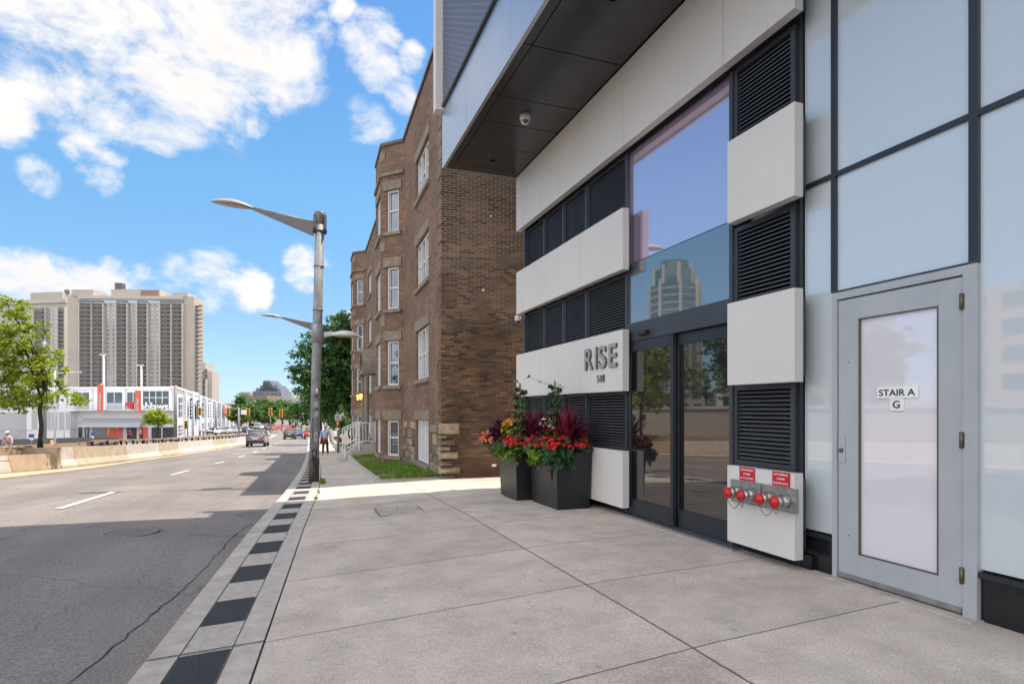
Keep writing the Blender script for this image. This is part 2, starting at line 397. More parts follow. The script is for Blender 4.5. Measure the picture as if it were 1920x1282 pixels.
def asphalt(name):
    m = bpy.data.materials.new(name); m.use_nodes = True
    n = m.node_tree.nodes; l = m.node_tree.links; b = n['Principled BSDF']; b.inputs['Roughness'].default_value = .85; b.inputs['Specular IOR Level'].default_value = .3
    geo = n.new('ShaderNodeNewGeometry')
    def noise(sc, det=5, ro=.6, st=None):
        t = n.new('ShaderNodeTexNoise'); t.inputs['Scale'].default_value = sc; t.inputs['Detail'].default_value = det; t.inputs['Roughness'].default_value = ro
        if st:
            mpp = n.new('ShaderNodeMapping'); mpp.inputs['Scale'].default_value = st; l.new(geo.outputs['Position'], mpp.inputs[0]); l.new(mpp.outputs[0], t.inputs['Vector'])
        else: l.new(geo.outputs['Position'], t.inputs['Vector'])
        return t.outputs[0]
    cr = n.new('ShaderNodeMix'); cr.data_type = 'RGBA'
    mr = n.new('ShaderNodeMapRange'); l.new(noise(.8, 8, .65, (1, .12, 1)), mr.inputs['Value']); mr.inputs['From Min'].default_value = .32; mr.inputs['From Max'].default_value = .68
    l.new(mr.outputs[0], cr.inputs[0]); cr.inputs[6].default_value = (.15, .135, .128, 1); cr.inputs[7].default_value = (.215, .19, .175, 1)
    sp = n.new('ShaderNodeMapRange'); l.new(noise(55, 6, .85), sp.inputs['Value']); sp.inputs['From Min'].default_value = .33; sp.inputs['From Max'].default_value = .67; sp.inputs['To Min'].default_value = .35; sp.inputs['To Max'].default_value = 1.8
    st = n.new('ShaderNodeMapRange'); l.new(noise(.45, 5, .6), st.inputs['Value']); st.inputs['From Min'].default_value = .4; st.inputs['From Max'].default_value = .7; st.inputs['To Min'].default_value = 1.06; st.inputs['To Max'].default_value = .82
    mu = n.new('ShaderNodeMath'); mu.operation = 'MULTIPLY'; l.new(sp.outputs[0], mu.inputs[0]); l.new(st.outputs[0], mu.inputs[1])
    # fine cracks
    vo = n.new('ShaderNodeTexVoronoi'); vo.feature = 'DISTANCE_TO_EDGE'; vo.inputs['Scale'].default_value = .5
    mpv = n.new('ShaderNodeMapping'); mpv.inputs['Scale'].default_value = (1, .45, 1)
    nv = n.new('ShaderNodeTexNoise'); nv.inputs['Scale'].default_value = 2.5; nv.inputs['Detail'].default_value = 5; l.new(geo.outputs['Position'], nv.inputs['Vector'])
    vm = n.new('ShaderNodeVectorMath'); vm.operation = 'MULTIPLY_ADD'; l.new(nv.outputs['Color'], vm.inputs[0]); vm.inputs[1].default_value = (.6, .6, 0); l.new(geo.outputs['Position'], vm.inputs[2])
    l.new(vm.outputs[0], mpv.inputs[0]); l.new(mpv.outputs[0], vo.inputs['Vector'])
    ck = n.new('ShaderNodeMapRange'); l.new(vo.outputs['Distance'], ck.inputs['Value']); ck.inputs['From Min'].default_value = .002; ck.inputs['From Max'].default_value = .006; ck.inputs['To Min'].default_value = .78
    mu2 = n.new('ShaderNodeMath'); mu2.operation = 'MULTIPLY'; l.new(mu.outputs[0], mu2.inputs[0]); l.new(ck.outputs[0], mu2.inputs[1])
    hv = n.new('ShaderNodeHueSaturation'); l.new(cr.outputs[2], hv.inputs['Color']); l.new(mu2.outputs[0], hv.inputs['Value']); l.new(hv.outputs[0], b.inputs['Base Color'])
    bp = n.new('ShaderNodeBump'); bp.inputs['Strength'].default_value = .5; bp.inputs['Distance'].default_value = .008; l.new(noise(60, 5, .8), bp.inputs['Height']); l.new(bp.outputs[0], b.inputs['Normal'])
    return m

M = {}
M['walk'] = concrete_walk('sidewalk_concrete')
M['asphalt'] = asphalt('road_asphalt')
M['curb'] = mat('curb_concrete', (.50, .445, .39), .85, noise=.3, scale=6, bump=.3, bscale=60, detail=8)
M['curb2'] = mat('band_concrete', (.50, .445, .395), .85, noise=.25, scale=9, bump=.3, bscale=60, detail=8)
M['darktile'] = mat('dark_tactile_paver', (.035, .037, .043), .8, noise=.45, scale=40, bump=.6, bscale=90)
M['lighttile'] = mat('light_paver', (.46, .41, .365), .85, noise=.25, scale=14, bump=.3, bscale=60)
M['paint'] = mat('road_paint', (.72, .70, .66), .7, noise=.35, scale=18, detail=8)
M['hatch'] = mat('hatch_concrete', (.42, .39, .31), .85, noise=.25, scale=10, bump=.3)
M['iron'] = mat('cast_iron', (.24, .22, .21), .7, metal=.3, noise=.5, scale=30, bump=.8, bscale=45)
M['seam'] = mat('tar_seam', (.035, .032, .03), .85)
M['ground'] = mat('ground_dirt_asphalt', (.2, .18, .165), .9, noise=.3, scale=.4, bump=.2, bscale=20)
M['grass'] = leafmat('grass_blade', (.15, .25, .035), (.21, .32, .05), .35)
M['soil'] = mat('soil', (.24, .18, .12), .95, noise=.5, scale=9, bump=.6, bscale=30)
M['jersey'] = mat('barrier_concrete_pale', (.56, .50, .43), .85, noise=.2, scale=2.5, bump=.2, bscale=30, detail=8)
M['jersey2'] = mat('barrier_concrete_tan', (.50, .40, .29), .85, noise=.25, scale=2.5, bump=.2, bscale=30, detail=8)
M['tanwall'] = mat('planter_wall_tan', (.46, .345, .225), .85, noise=.22, scale=2, bump=.2, bscale=30, detail=8)
M['panel'] = mat('cladding_offwhite', (.61, .59, .565), .42, noise=.05, scale=.9, spec=.4)
_n = M['panel'].node_tree.nodes; _l = M['panel'].node_tree.links; _b = _n['Principled BSDF']
_g = _n.new('ShaderNodeNewGeometry'); _m = _n.new('ShaderNodeMapping'); _m.inputs['Scale'].default_value = (14, 14, .9); _l.new(_g.outputs['Position'], _m.inputs[0])
_t = _n.new('ShaderNodeTexNoise'); _t.inputs['Scale'].default_value = 1; _t.inputs['Detail'].default_value = 7; _l.new(_m.outputs[0], _t.inputs['Vector'])
_r = _n.new('ShaderNodeMapRange'); _r.inputs['From Min'].default_value = .45; _r.inputs['From Max'].default_value = .85; _r.inputs['To Min'].default_value = 1; _r.inputs['To Max'].default_value = .965; _l.new(_t.outputs[0], _r.inputs['Value'])
_h = _n.new('ShaderNodeHueSaturation'); _l.new(_b.inputs['Base Color'].links[0].from_socket, _h.inputs['Color']); _l.new(_r.outputs[0], _h.inputs['Value']); _l.new(_h.outputs[0], _b.inputs['Base Color'])
M['frame'] = mat('anthracite_aluminium', (.05, .055, .068), .4, metal=.2, noise=.15, scale=4)
M['mull'] = mat('dark_mullion', (.028, .032, .042), .35, metal=.3)
M['slat'] = mat('louver_blade', (.075, .08, .09), .4, metal=.25)
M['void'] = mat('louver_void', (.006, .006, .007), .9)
M['soffit'] = mat('soffit_dark_bronze', (.052, .051, .055), .26, metal=.25, noise=.15, scale=2, spec=.5)
M['fascia'] = mat('fascia_silver', (.50, .53, .58), .32, metal=.7, noise=.06, scale=2)
M['bronze'] = mat('frame_bronze', (.05, .043, .04), .4, metal=.3)
M['spandrel'] = glass('spandrel_glass', (.52, .57, .60), (.9, .93, 1), .13, wav=.012)
M['spandrel2'] = glass('frosted_door_glass', (.66, .64, .68), (.9, .93, 1), .12)
M['bluewin'] = glass('violet_mirror_glass', (.34, .29, .42), (1.0, .85, .94), .55, wav=.03)
M['bluewin2'] = glass('teal_mirror_glass', (.11, .14, .165), (.56, .56, .56), .45, wav=.02)
M['doorglass'] = glass('dark_door_glass', (.006, .006, .007), (.60, .56, .54), .26)
M['stairdoor'] = mat('painted_steel_door', (.37, .395, .42), .38, noise=.08, scale=3)
M['steel'] = mat('brushed_steel', (.46, .46, .46), .33, metal=.85, noise=.3, scale=14)
M['hinge'] = mat('hinge_bronze', (.14, .115, .09), .45, metal=.6)
M['black_stone'] = mat('black_granite_plinth', (.013, .015, .018), .18, noise=.4, scale=60)
M['red'] = mat('red_painted_metal', (.56, .012, .018), .35, noise=.25, scale=30)
M['redsign'] = mat('red_sign_plate', (.48, .01, .02), .45)
M['white'] = mat('white_paint', (.78, .78, .77), .45, noise=.08, scale=6)
M['black'] = mat('black_paint', (.012, .012, .014), .5)
M['letter'] = mat('brushed_letter_face', (.38, .35, .335), .38, metal=.25, noise=.25, scale=20)
M['letter_side'] = mat('letter_return', (.10, .10, .11), .4, metal=.4)
M['planter'] = mat('planter_charcoal', (.016, .0165, .019), .38, noise=.3, scale=5, bump=.12, bscale=8)
M['brickS'] = brickmat('brick_side', [(.05, .036, .027), (.135, .082, .047), (.18, .10, .052), (.205, .115, .062), (.10, .07, .05), (.14, .092, .058), (.056, .042, .034), (.155, .10, .06)], (.36, .29, .23), ms=.008, dark=.65, zmort=(.085, .062, .045))
M['brickF'] = brickmat('brick_front', [(.10, .06, .041), (.165, .095, .06), (.23, .128, .078), (.14, .086, .06), (.09, .06, .048), (.20, .108, .06)], (.27, .205, .155), ms=.007, dark=.35)
M['brickR'] = brickmat('brick_red_base', [(.085, .045, .03), (.14, .058, .034), (.10, .055, .036), (.07, .045, .034)], (.10, .075, .055), bw=.42, rh=.1, dark=.35)
M['stone'] = mat('rough_stone', (.21, .17, .135), .9, col2=(.11, .085, .07), scale=7, bump=1, bscale=14, detail=8)
M['stone_light'] = mat('rough_stone_pale', (.42, .33, .22), .9, col2=(.26, .19, .12), scale=7, bump=1, bscale=16, detail=8)
M['stone_red'] = mat('rough_stone_red', (.17, .06, .04), .9, noise=.4, scale=9, bump=1, bscale=16)
M['lime'] = mat('limestone', (.27, .22, .17), .85, noise=.35, scale=5, bump=.6, bscale=18, detail=8)
M['winglass'] = glass('house_window_glass', (.012, .016, .018), (.6, .7, .8), .14)
M['pvc'] = mat('window_frame_white', (.66, .65, .64), .5, noise=.1, scale=6)
M['blind'] = mat('window_panel_white', (.62, .63, .65), .5, noise=.1, scale=5)
M['flash'] = mat('roof_flashing', (.09, .06, .055), .5)
M['bark'] = mat('bark', (.05, .038, .03), .95, noise=.5, scale=12, bump=1, bscale=30)
M['leafY'] = leafmat('leaf_bright_green', (.22, .32, .02), (.36, .42, .04), .45)
M['leafD'] = leafmat('leaf_dark_green', (.05, .125, .03), (.11, .21, .05), .35)
M['leafM'] = leafmat('leaf_mid_green', (.05, .11, .02), (.10, .17, .03), .3)
M['ivy'] = leafmat('ivy_leaf', (.03, .095, .035), (.09, .18, .07), .3)
M['limeleaf'] = leafmat('lime_leaf', (.19, .27, .02), (.10, .19, .015), .3)
M['burg'] = leafmat('burgundy_blade', (.20, .012, .035), (.06, .008, .022), .35)
M['magenta'] = leafmat('magenta_blade', (.42, .015, .09), (.2, .01, .045), .35)
M['coleus'] = leafmat('yellow_leaf', (.42, .36, .04), (.28, .27, .03), .3)
M['purple'] = leafmat('purple_leaf', (.035, .008, .025), (.08, .012, .05), .2)
M['petal'] = leafmat('red_petal', (.78, .02, .018), (.6, .015, .04), .35)
M['petalP'] = leafmat('pink_petal', (.75, .12, .10), (.72, .2, .12), .3)
M['petalO'] = leafmat('orange_petal', (.85, .28, .02), (.75, .36, .04), .3)
M['petalW'] = leafmat('white_petal', (.8, .75, .75), (.75, .6, .65), .3)
M['cane'] = mat('bamboo_cane', (.32, .19, .08), .7, noise=.3, scale=30)
M['pole'] = mat('weathered_steel_pole', (.29, .30, .31), .6, noise=.35, scale=5, detail=9, bump=.3, bscale=30)
M['polebase'] = mat('rusty_pole_base', (.085, .06, .045), .8, noise=.5, scale=10, bump=.5, bscale=40)
M['arm'] = mat('lamp_arm_grey', (.20, .19, .18), .5, noise=.2, scale=8)
M['lum'] = mat('luminaire_grey', (.36, .33, .28), .45, noise=.15, scale=8)
M['lumglass'] = mat('luminaire_lens', (.30, .24, .18), .3)
M['lumw'] = mat('luminaire_white', (.6, .6, .6), .4)
M['lit'] = emis('lantern_glow', (1, .5, .1), 1.3)
M['downlight'] = emis('downlight_glow', (1, .9, .75), 1.2)
M['yellow'] = mat('signal_yellow', (.75, .33, .01), .5)
M['orange'] = mat('orange_sign', (.8, .12, .02), .5)
M['salmon'] = mat('salmon_banner', (.72, .15, .11), .7)
M['blue'] = mat('blue_sign', (.02, .09, .32), .5)
M['storew'] = mat('store_white_cladding', (.72, .73, .75), .5, noise=.07, scale=1)
M['storeg'] = mat('store_grey_cladding', (.42, .43, .46), .5, noise=.07, scale=1)
M['storewin'] = glass('store_window', (.02, .03, .04), (.5, .6, .7), .06)
M['beige'] = mat('tower_beige_concrete', (.42, .375, .325), .8, noise=.08, scale=.15)
M['beige2'] = mat('tower_pale_concrete', (.46, .41, .355), .8, noise=.06, scale=.2)
M['balc'] = mat('balcony_dark', (.085, .085, .097), .5)
M['balcr'] = mat('balcony_recess', (.3, .29, .29), .6, noise=.4, scale=1.5)
M['twin'] = glass('tower_window', (.12, .14, .16), (.6, .7, .8), .2)
M['greyb'] = mat('far_grey_block', (.20, .23, .28), .6, noise=.3, scale=.3)
M['brownb'] = mat('far_brown_block', (.25, .17, .13), .8, noise=.2, scale=.3)
M['peach'] = mat('peach_block', (.5, .32, .24), .8, noise=.1, scale=.3)
M['tyre'] = mat('tyre', (.015, .015, .015), .85)
M['rim'] = mat('rim', (.35, .35, .36), .3, metal=.8)
M['plastic'] = mat('dark_trim', (.03, .03, .032), .55)
M['carglass'] = glass('car_glass', (.01, .012, .014), (.7, .75, .8), .12)
M['tail'] = mat('tail_light', (.5, .01, .01), .2)
M['plate'] = mat('number_plate', (.6, .6, .62), .5)
for nme, c in dict(grey=(.20, .195, .195), dark=(.045, .042, .045), blue=(.02, .12, .35), orange=(.55, .12, .05), white=(.7, .7, .7), silver=(.42, .43, .45)).items():
    M['car_' + nme] = mat('car_paint_' + nme, c, .28, metal=.3 if nme != 'white' else 0, coat=.6)
M['skin'] = mat('skin', (.42, .22, .15), .6)
M['shirt'] = mat('shirt_light_blue', (.42, .50, .70), .8, noise=.15, scale=20)
M['pinkshirt'] = mat('shirt_pink', (.62, .42, .42), .8)
M['whiteshirt'] = mat('shirt_white', (.65, .66, .72), .8)
M['trouser'] = mat('trousers_navy', (.02, .02, .032), .8)
M['jeans'] = mat('jeans_pale_blue', (.25, .35, .5), .8)
M['maroon'] = mat('jacket_maroon', (.26, .012, .03), .8)
M['hairg'] = mat('hair_grey', (.35, .33, .31), .8)
M['haird'] = mat('hair_dark', (.03, .02, .015), .8)
M['rail'] = mat('guardrail_timber', (.40, .27, .16), .8, noise=.2, scale=3)
M['graf'] = mat('graffiti_black', (.012, .012, .012), .5)
M['graf2'] = mat('sticker_faded', (.42, .43, .44), .6, noise=.4, scale=60)

# ------------------------------------------------------------------ ground, road, pavements
ys = [-60, -40, -20, -10, -5, 0, 2, 3.5, 5, 6.5, 8, 9.3, 10.7, 12, 13.4, 15, 17, 20, 24, 28, 31.5, 35, 40, 45, 55, 65, 80, 95, 110, 135, 160, 200, 250, 320, 400, 550, 700]
def ribbon(name, fl, fr, zl, zr, m, y0=-60, y1=700, nx=1, ys_=None, drop=None, kind='structure', skirt=0):
    Y = [y for y in (ys_ or ys) if y0 < y < y1]; Y = [y0] + Y + [y1]
    mb = MB(); V = []; F = []
    for y in Y:
        for i in range(nx + 1):
            t = i / nx; V.append((fl(y) * (1 - t) + fr(y) * t, y, g(y) + zl(y) * (1 - t) + zr(y) * t + (drop(t) if drop else 0)))
    w = nx + 1
    for j in range(len(Y) - 1):
        for i in range(nx): F.append((j * w + i, j * w + i + 1, (j + 1) * w + i + 1, (j + 1) * w + i))
    mb.mesh(V, F)
    if skirt:
        for j in range(len(Y) - 1):
            a = V[j * w]; b = V[(j + 1) * w]
            mb.poly([(a[0], a[1], a[2] - skirt), a, b, (b[0], b[1], b[2] - skirt)])
            a = V[j * w + nx]; b = V[(j + 1) * w + nx]
            mb.poly([a, (a[0], a[1], a[2] - skirt), (b[0], b[1], b[2] - skirt), b])
    o = mb.build(name, m); tag(o, kind=kind); return o
k = lambda c: (lambda y: c)
XF = -.07                         # crossfall of the pavement down to the kerb
# the ground: one sheet out to the horizon
mb = MB(); gy = [-3000, -60] + ys[1:] + [1500, 5000]; gxs = [-4000, -300, -60, -20, -9, 0, 12, 60, 300, 4000]
V = [(x, y, g(y) - .3) for y in gy for x in gxs]; w = len(gxs)
mb.mesh(V, [(j * w + i, j * w + i + 1, (j + 1) * w + i + 1, (j + 1) * w + i) for j in range(len(gy) - 1) for i in range(w - 1)])
tag(mb.build('ground', M['ground']), kind='structure')
rl = lambda y: bx(y) - 2.2
rr = lambda y: jx(y) - .64
ribbon('road', rl, rr, k(-.24), k(-.18), M['asphalt'], nx=8, drop=lambda t: .09 * math.sin(math.pi * t))
# curb, checkered paver strip, band and pavement, each a step or sheet of its own
ribbon('curb', lambda y: jx(y) - .64, lambda y: jx(y) - .465, k(XF), k(XF), M['curb'], skirt=.25, y1=250)
ribbon('paver_strip', lambda y: jx(y) - .465, lambda y: jx(y) - .185, k(XF), k(XF), M['lighttile'], skirt=.1, y1=250)
ribbon('curb_band', lambda y: jx(y) - .178, lambda y: jx(y) - .012, k(XF), k(XF), M['curb2'], skirt=.1, y1=250)
ribbon('curb_strip_joint', lambda y: jx(y) - .469, lambda y: jx(y) - .463, k(XF + .003), k(XF + .003), M['seam'], y0=-5, y1=40)
ribbon('curb_band_joint', lambda y: jx(y) - .185, lambda y: jx(y) - .178, k(XF-.006), k(XF-.006), M['seam'], y0=-5, y1=60)
ribbon('sidewalk_joint', lambda y: jx(y) - .012, lambda y: jx(y) + .002, k(XF-.006), k(XF-.006), M['seam'], y0=-5, y1=60)
def walk_right(y): return 26.0 if y <= 13.58 else float(np.interp(y, [13.59, 13.9, 25, 33, 60, 110, 700], [1.62, 1.66, 1.95, 2.3, 3.4, 5.2, 26]))
wy = ys + [13.58, 13.59, 13.9]; wy.sort()
def gx(x, y): return g(y) + XF * min(1, max(0, 1 - (x - jx(y)) / 2.6))
Y = [-60] + [y for y in wy if -60 < y < 700]; V = []; F = []
for y in Y:
    a, b = jx(y) + .002, walk_right(y); xs = [a, a + min(.65, (b - a) * .25), a + min(1.3, (b - a) * .5), a + min(2.6, (b - a) * .8), b]
    V += [(x, y, gx(x, y)) for x in xs]
for j in range(len(Y) - 1):
    for i in range(4): F.append((j * 5 + i, j * 5 + i + 1, j * 5 + i + 6, j * 5 + i + 5))
mb = MB(); mb.mesh(V, F); tag(mb.build('sidewalk', M['walk']), kind='structure')
def strip_tile(y0, y1, mi):
    mb = MB()
    mb.mesh([(jx(y0) - .462, y0 - .04, g(y0) + XF + .004), (jx(y0) - .188, y0, g(y0) + XF + .004), (jx(y1) - .188, y1, g(y1) + XF + .004), (jx(y1) - .462, y1 - .04, g(y1) + XF + .004)], [(0, 1, 2, 3)])
    return mb
mb = MB()
for i in range(-4, 40):
    y = 4.56 + 1.075 * i
    if y > 9.5 + 40: break
    q = strip_tile(y, y + .55, 0); mb.mesh(q.v, [(0, 1, 2, 3)])
tag(mb.build('dark_paver_row', M['darktile']), kind='structure')
# cuts across the curb
mb = MB()
for y in (4.05, 7.9, 11.8, 15.7, 19.6, 23.5, 27.4):
    mb.poly([(jx(y) - .64, y - .05, g(y) + XF + .006), (jx(y), y + .04, g(y) + XF + .006), (jx(y), y + .052, g(y) + XF + .006), (jx(y) - .64, y - .038, g(y) + XF + .006)])
tag(mb.build('curb_joint', M['seam']), kind='structure')
# lane dashes, measured from the photo
def roadz(x, y):
    t = (x - rl(y)) / (rr(y) - rl(y)); return g(y) - .24 * (1 - t) - .18 * t + .09 * math.sin(math.pi * min(1, max(0, t)))
def road_patch(mb, pts, up=.005): mb.poly([(x, y, roadz(x, y) + up) for x, y in pts])
mb = MB()
for y0, y1 in [(11.9, 14.9), (20.6, 23.6), (29.5, 32.5), (38.5, 41.5), (47.5, 50.5), (56.5, 59.5), (65.5, 68.5), (74, 77), (83, 86), (92, 95), (101, 104), (110, 113)]:
    a, b = dx(y0), dx(y1)
    road_patch(mb, [(a - .06, y0), (a + .06, y0), (b + .06, y1), (b - .06, y1)], .012)
for (x, y, l) in [(-3.9, 4.75, 1.1), (-3.2, 5.1, .35), (-4.6, 4.4, .4)]:
    for q in range(9):
        xx = x + rnd.uniform(-.05, .05); yy = y + l * (q / 9 - .5); road_patch(mb, [(xx - .04, yy), (xx + .03, yy), (xx + .04, yy + l / 14), (xx - .03, yy + l / 14)], .008)
# stop line and edge line far down the street
tag(mb.build('lane_marking', M['paint']), kind='structure')
# long crack running along the gutter and a patch seam
mb = MB(); pts = []; y = 2.0
while y < 9.4: pts.append((jx(y) - .64 - .42 + .035 * math.sin(y * 1.3) + rnd.uniform(-.018, .018) + (y - 3) * .045, y)); y += .12
for i in range(len(pts) - 1):
    (a, c), (b, d) = pts[i], pts[i + 1]; w0 = .003 + .004 * rnd.random()
    road_patch(mb, [(a - w0, c), (a + w0, c), (b + w0, d), (b - w0, d)])
pts = [(-1.0 + rnd.uniform(-.05, .05) - i * .09, 9.0 + .12 * math.sin(i * .8) + .03 * i) for i in range(22)]
for i in range(len(pts) - 1):
    (a, c), (b, d) = pts[i], pts[i + 1]; road_patch(mb, [(a, c - .004), (a, c + .004), (b, d + .004), (b, d - .004)])
tag(mb.build('road_crack', M['seam']), kind='structure')
# sandy apron below the barriers
ribbon('median_apron', lambda y: bx(y) - 1.2, lambda y: bx(y) + float(np.interp(y, [0, 26, 34, 60, 110], [1.7, 1.25, .45, .3, .2])), k(-.07), k(-.10), M['jersey2'], y0=5, y1=140, skirt=.1)
# utility covers
def cover(name, x, y, r, z, label):
    t = thing(name, label, 'manhole', (x, y, z))
    mb = MB(); mb.lathe((x, y, z), [(r * 1.18, -.03), (r * 1.18, .006), (r * 1.02, .006), (r * 1.0, -.004)], 40); mb.build('rim', M['iron'], t)
    mb = MB(); mb.lathe((x, y, z), [(r * .98, -.03), (r * .98, .002)], 40)
    n = int(r / .035)
    for i in range(-n, n + 1):
        for j in range(-n, n + 1):
            px, pyy = i * .07, j * .07
            if math.hypot(px, pyy) < r * .9: mb.box(x + px - .022, x + px + .022, y + pyy - .022, y + pyy + .022, z, z + .0045)
    mb.build('lid', M['iron'], t)
cover('manhole_cover', -2.02, 8.95, .28, roadz(-2.02, 8.95) + .006, 'round iron manhole cover in the shaded part of the road')
cover('manhole_cover', -.62, 10.15, .26, roadz(-.62, 10.15) + .006, 'round iron manhole cover beside the curb at the edge of the shadow')
cover('manhole_cover', -1.7, 14.8, .28, roadz(-1.7, 14.8) + .006, 'worn manhole cover in the sunlit road near the lamp shadow')
x, y = 1.41, 8.7; z = gx(x, y)
t = thing('utility_hatch', 'rectangular concrete utility hatch with steel corners set in the sidewalk', 'hatch', (x, y, z))
mb = MB(); mb.box(x - .33, x + .33, y - .36, y + .36, z - .05, z + .004); mb.build('hatch_frame', M['seam'], t)
mb = MB(); mb.box(x - .315, x + .315, y - .345, y + .345, z - .05, z + .009); mb.build('hatch_lid', M['hatch'], t)
for (ax, ay) in ((-.33, 0), (.31, .0)):
    mb = MB(); mb.box(x + ax - .012, x + ax + .012, y - .3, y + .3, z, z + .014); mb.build('steel_edge', M['steel'], t)
for (ax, ay) in ((0, -.2), (0, .25), (.27, -.3)):
    mb = MB(); mb.lathe((x + ax, y + ay, z + .009), [(.02, 0), (.018, .004)], 10); mb.build('bolt', M['iron'], t)

# ------------------------------------------------------------------ text helper
def text(name, s, c, X, Y, h, w, m, parent, ext=.004, ms=None, bold=0):
    """flat lettering: centre c, reading direction X, up Y, capital height h, total width w"""
    cu = bpy.data.curves.new(name, 'FONT'); cu.body = s; cu.align_x = 'LEFT'; cu.extrude = .5; cu.offset = bold
    o = bpy.data.objects.new(name, cu); C.objects.link(o)
    bpy.context.view_layer.update()
    me = bpy.data.meshes.new_from_object(o.evaluated_get(bpy.context.evaluated_depsgraph_get()))
    bpy.data.objects.remove(o)
    n = len(me.vertices); co = np.zeros(n * 3); me.vertices.foreach_get('co', co); co = co.reshape(-1, 3)
    mn = co.min(0); mx = co.max(0)
    X = Vector(X).normalized(); Y = Vector(Y).normalized(); Z = X.cross(Y)
    off = wloc(parent) if parent is not None else Vector((0, 0, 0))
    out = np.zeros_like(co)
    A = (co[:, 0] - (mn[0] + mx[0]) / 2) / (mx[0] - mn[0]) * w; B = (co[:, 1] - (mn[1] + mx[1]) / 2) / (mx[1] - mn[1]) * h; D = co[:, 2] * ext
    for i in range(3): out[:, i] = c[i] - off[i] + A * X[i] + B * Y[i] + D * Z[i]
    me.vertices.foreach_set('co', out.ravel()); me.update(); me.materials.clear(); me.materials.append(m)
    if ms:
        me.materials.append(ms)
        for p in me.polygons:
            if abs(p.normal.dot(Z)) < .5: p.material_index = 1
    me.update()
    o = bpy.data.objects.new(name, me); C.objects.link(o); o.parent = parent
    return o

# ------------------------------------------------------------------ the modern building
RB = thing('modern_building', 'modern grey and white panelled building with canopy, louvres and glass entrance', 'building', (4.2, 4, 0))
PX = 4.0       # face of the cladding panels
GX = 4.2       # face of the louvre and glass plane
YE = 10.85     # far end of the facade
mb = MB()
mb.box(4.42, 21, -40, 10.75, -.6, 7.0); mb.box(3.0, 21, -40, 10.25, 7.0, 68)
mb.build('core', M['storeg'], RB)
mb = MB(); mb.box(4.21, 4.41, 4.0, 10.78, -.5, .12); mb.build('base_plinth', M['black_stone'], RB)
# cladding panels row by row
rows = [(.1, .845), (1.63, 2.435), (3.22, 4.025), (4.82, 5.86)]
seam = [6.84, 8.09, 8.87, 9.66, 10.5, YE]
def panel(y0, y1, z0, z1, rel=None):
    mb = MB(); mb.box(PX, PX + .1, y0 + .003, y1 - .003, z0, z1); o = mb.build('cladding_panel', M['panel'], RB, bevel=.004)
    return o
for (z0, z1) in rows[:3]:
    for a, b in zip(seam[:-1], seam[1:]): panel(a, b, z0, z1)
    panel(3.98, 4.83, z0, z1)
    for (a, b) in ((6.9, 10.75), (4.05, 4.76)):
        mb = MB(); mb.box(PX + .1, GX - .002, a, b, z0 + .06, z1 - .06); mb.build('panel_bracket', M['frame'], RB)
panel(6.84, 8.09, *rows[3]) if False else None
for a, b in zip([3.98, 4.89] + seam[:-1], [4.89] + seam): panel(a, b, *rows[3])
mb = MB(); mb.box(PX + .1, GX - .002, 4.05, 10.75, rows[3][0] + .06, rows[3][1]); mb.build('panel_bracket', M['frame'], RB)
# end wall return of the panels and corner post
mb = MB(); mb.box(4.13, 4.40, 10.70, 10.78, .1, 5.86); mb.build('corner_post', M['frame'], RB)
# louvres: proto geometry, one object per bay (frame) with its blades as a sub-part
def louver(y0, y1, z0, z1):
    f = MB(); fw = .045; x0, x1 = GX - .03, GX + .1
    f.box(x0, x1, y0, y0 + fw, z0, z1); f.box(x0, x1, y1 - fw, y1, z0, z1)
    f.box(x0, x1, y0 + fw, y1 - fw, z0, z0 + fw); f.box(x0, x1, y0 + fw, y1 - fw, z1 - fw, z1)
    fo = f.build('louver', M['frame'], RB)
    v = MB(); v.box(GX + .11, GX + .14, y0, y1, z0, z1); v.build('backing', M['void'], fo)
    b = MB(); z = z0 + fw + .012
    while z < z1 - fw - .02:
        a, c = y0 + fw, y1 - fw
        xf, xb = GX - .012, GX + .055
        b.hexa([(xf, a, z), (xb, a, z + .03), (xb, c, z + .03), (xf, c, z), (xf, a, z + .012), (xb, a, z + .036), (xb, c, z + .036), (xf, c, z + .012)])
        z += .0405
    b.build('louver_blades', M['slat'], fo)
lrows = [(.845, 1.63), (2.435, 3.22), (4.025, 4.82)]
for (z0, z1) in lrows:
    for (a, b) in [(7.02, 8.17), (8.21, 9.0), (9.04, 9.82), (9.86, 10.7)]: louver(a, b, z0, z1)
    louver(4.15, 4.93, z0, z1)
    for yy in (8.17, 9.0, 9.82):
        mb = MB(); mb.box(GX - .045, GX + .12, yy, yy + .04, z0, z1); mb.build('louver_mullion', M['frame'], RB)
# mirror window over the entrance
Y0, Y1 = 4.98, 6.98
mb = MB(); mb.box(GX, GX + .02, Y0, Y1, 3.32, 4.82); mb.build('upper_window', M['bluewin'], RB)
mb = MB(); mb.box(GX - .02, GX + .002, Y0, Y1, 2.52, 3.31); mb.build('lower_window', M['bluewin2'], RB)
mb = MB(); mb.box(GX - .022, GX + .03, Y0, Y1, 3.31, 3.32); mb.build('window_joint', M['frame'], RB)
mb = MB(); mb.box(GX - .05, GX + .1, Y1, Y1 + .04, 0, 4.82); mb.box(GX - .05, GX + .1, Y0 - .05, Y0, 0, 4.82); mb.build('window_jamb', M['frame'], RB)
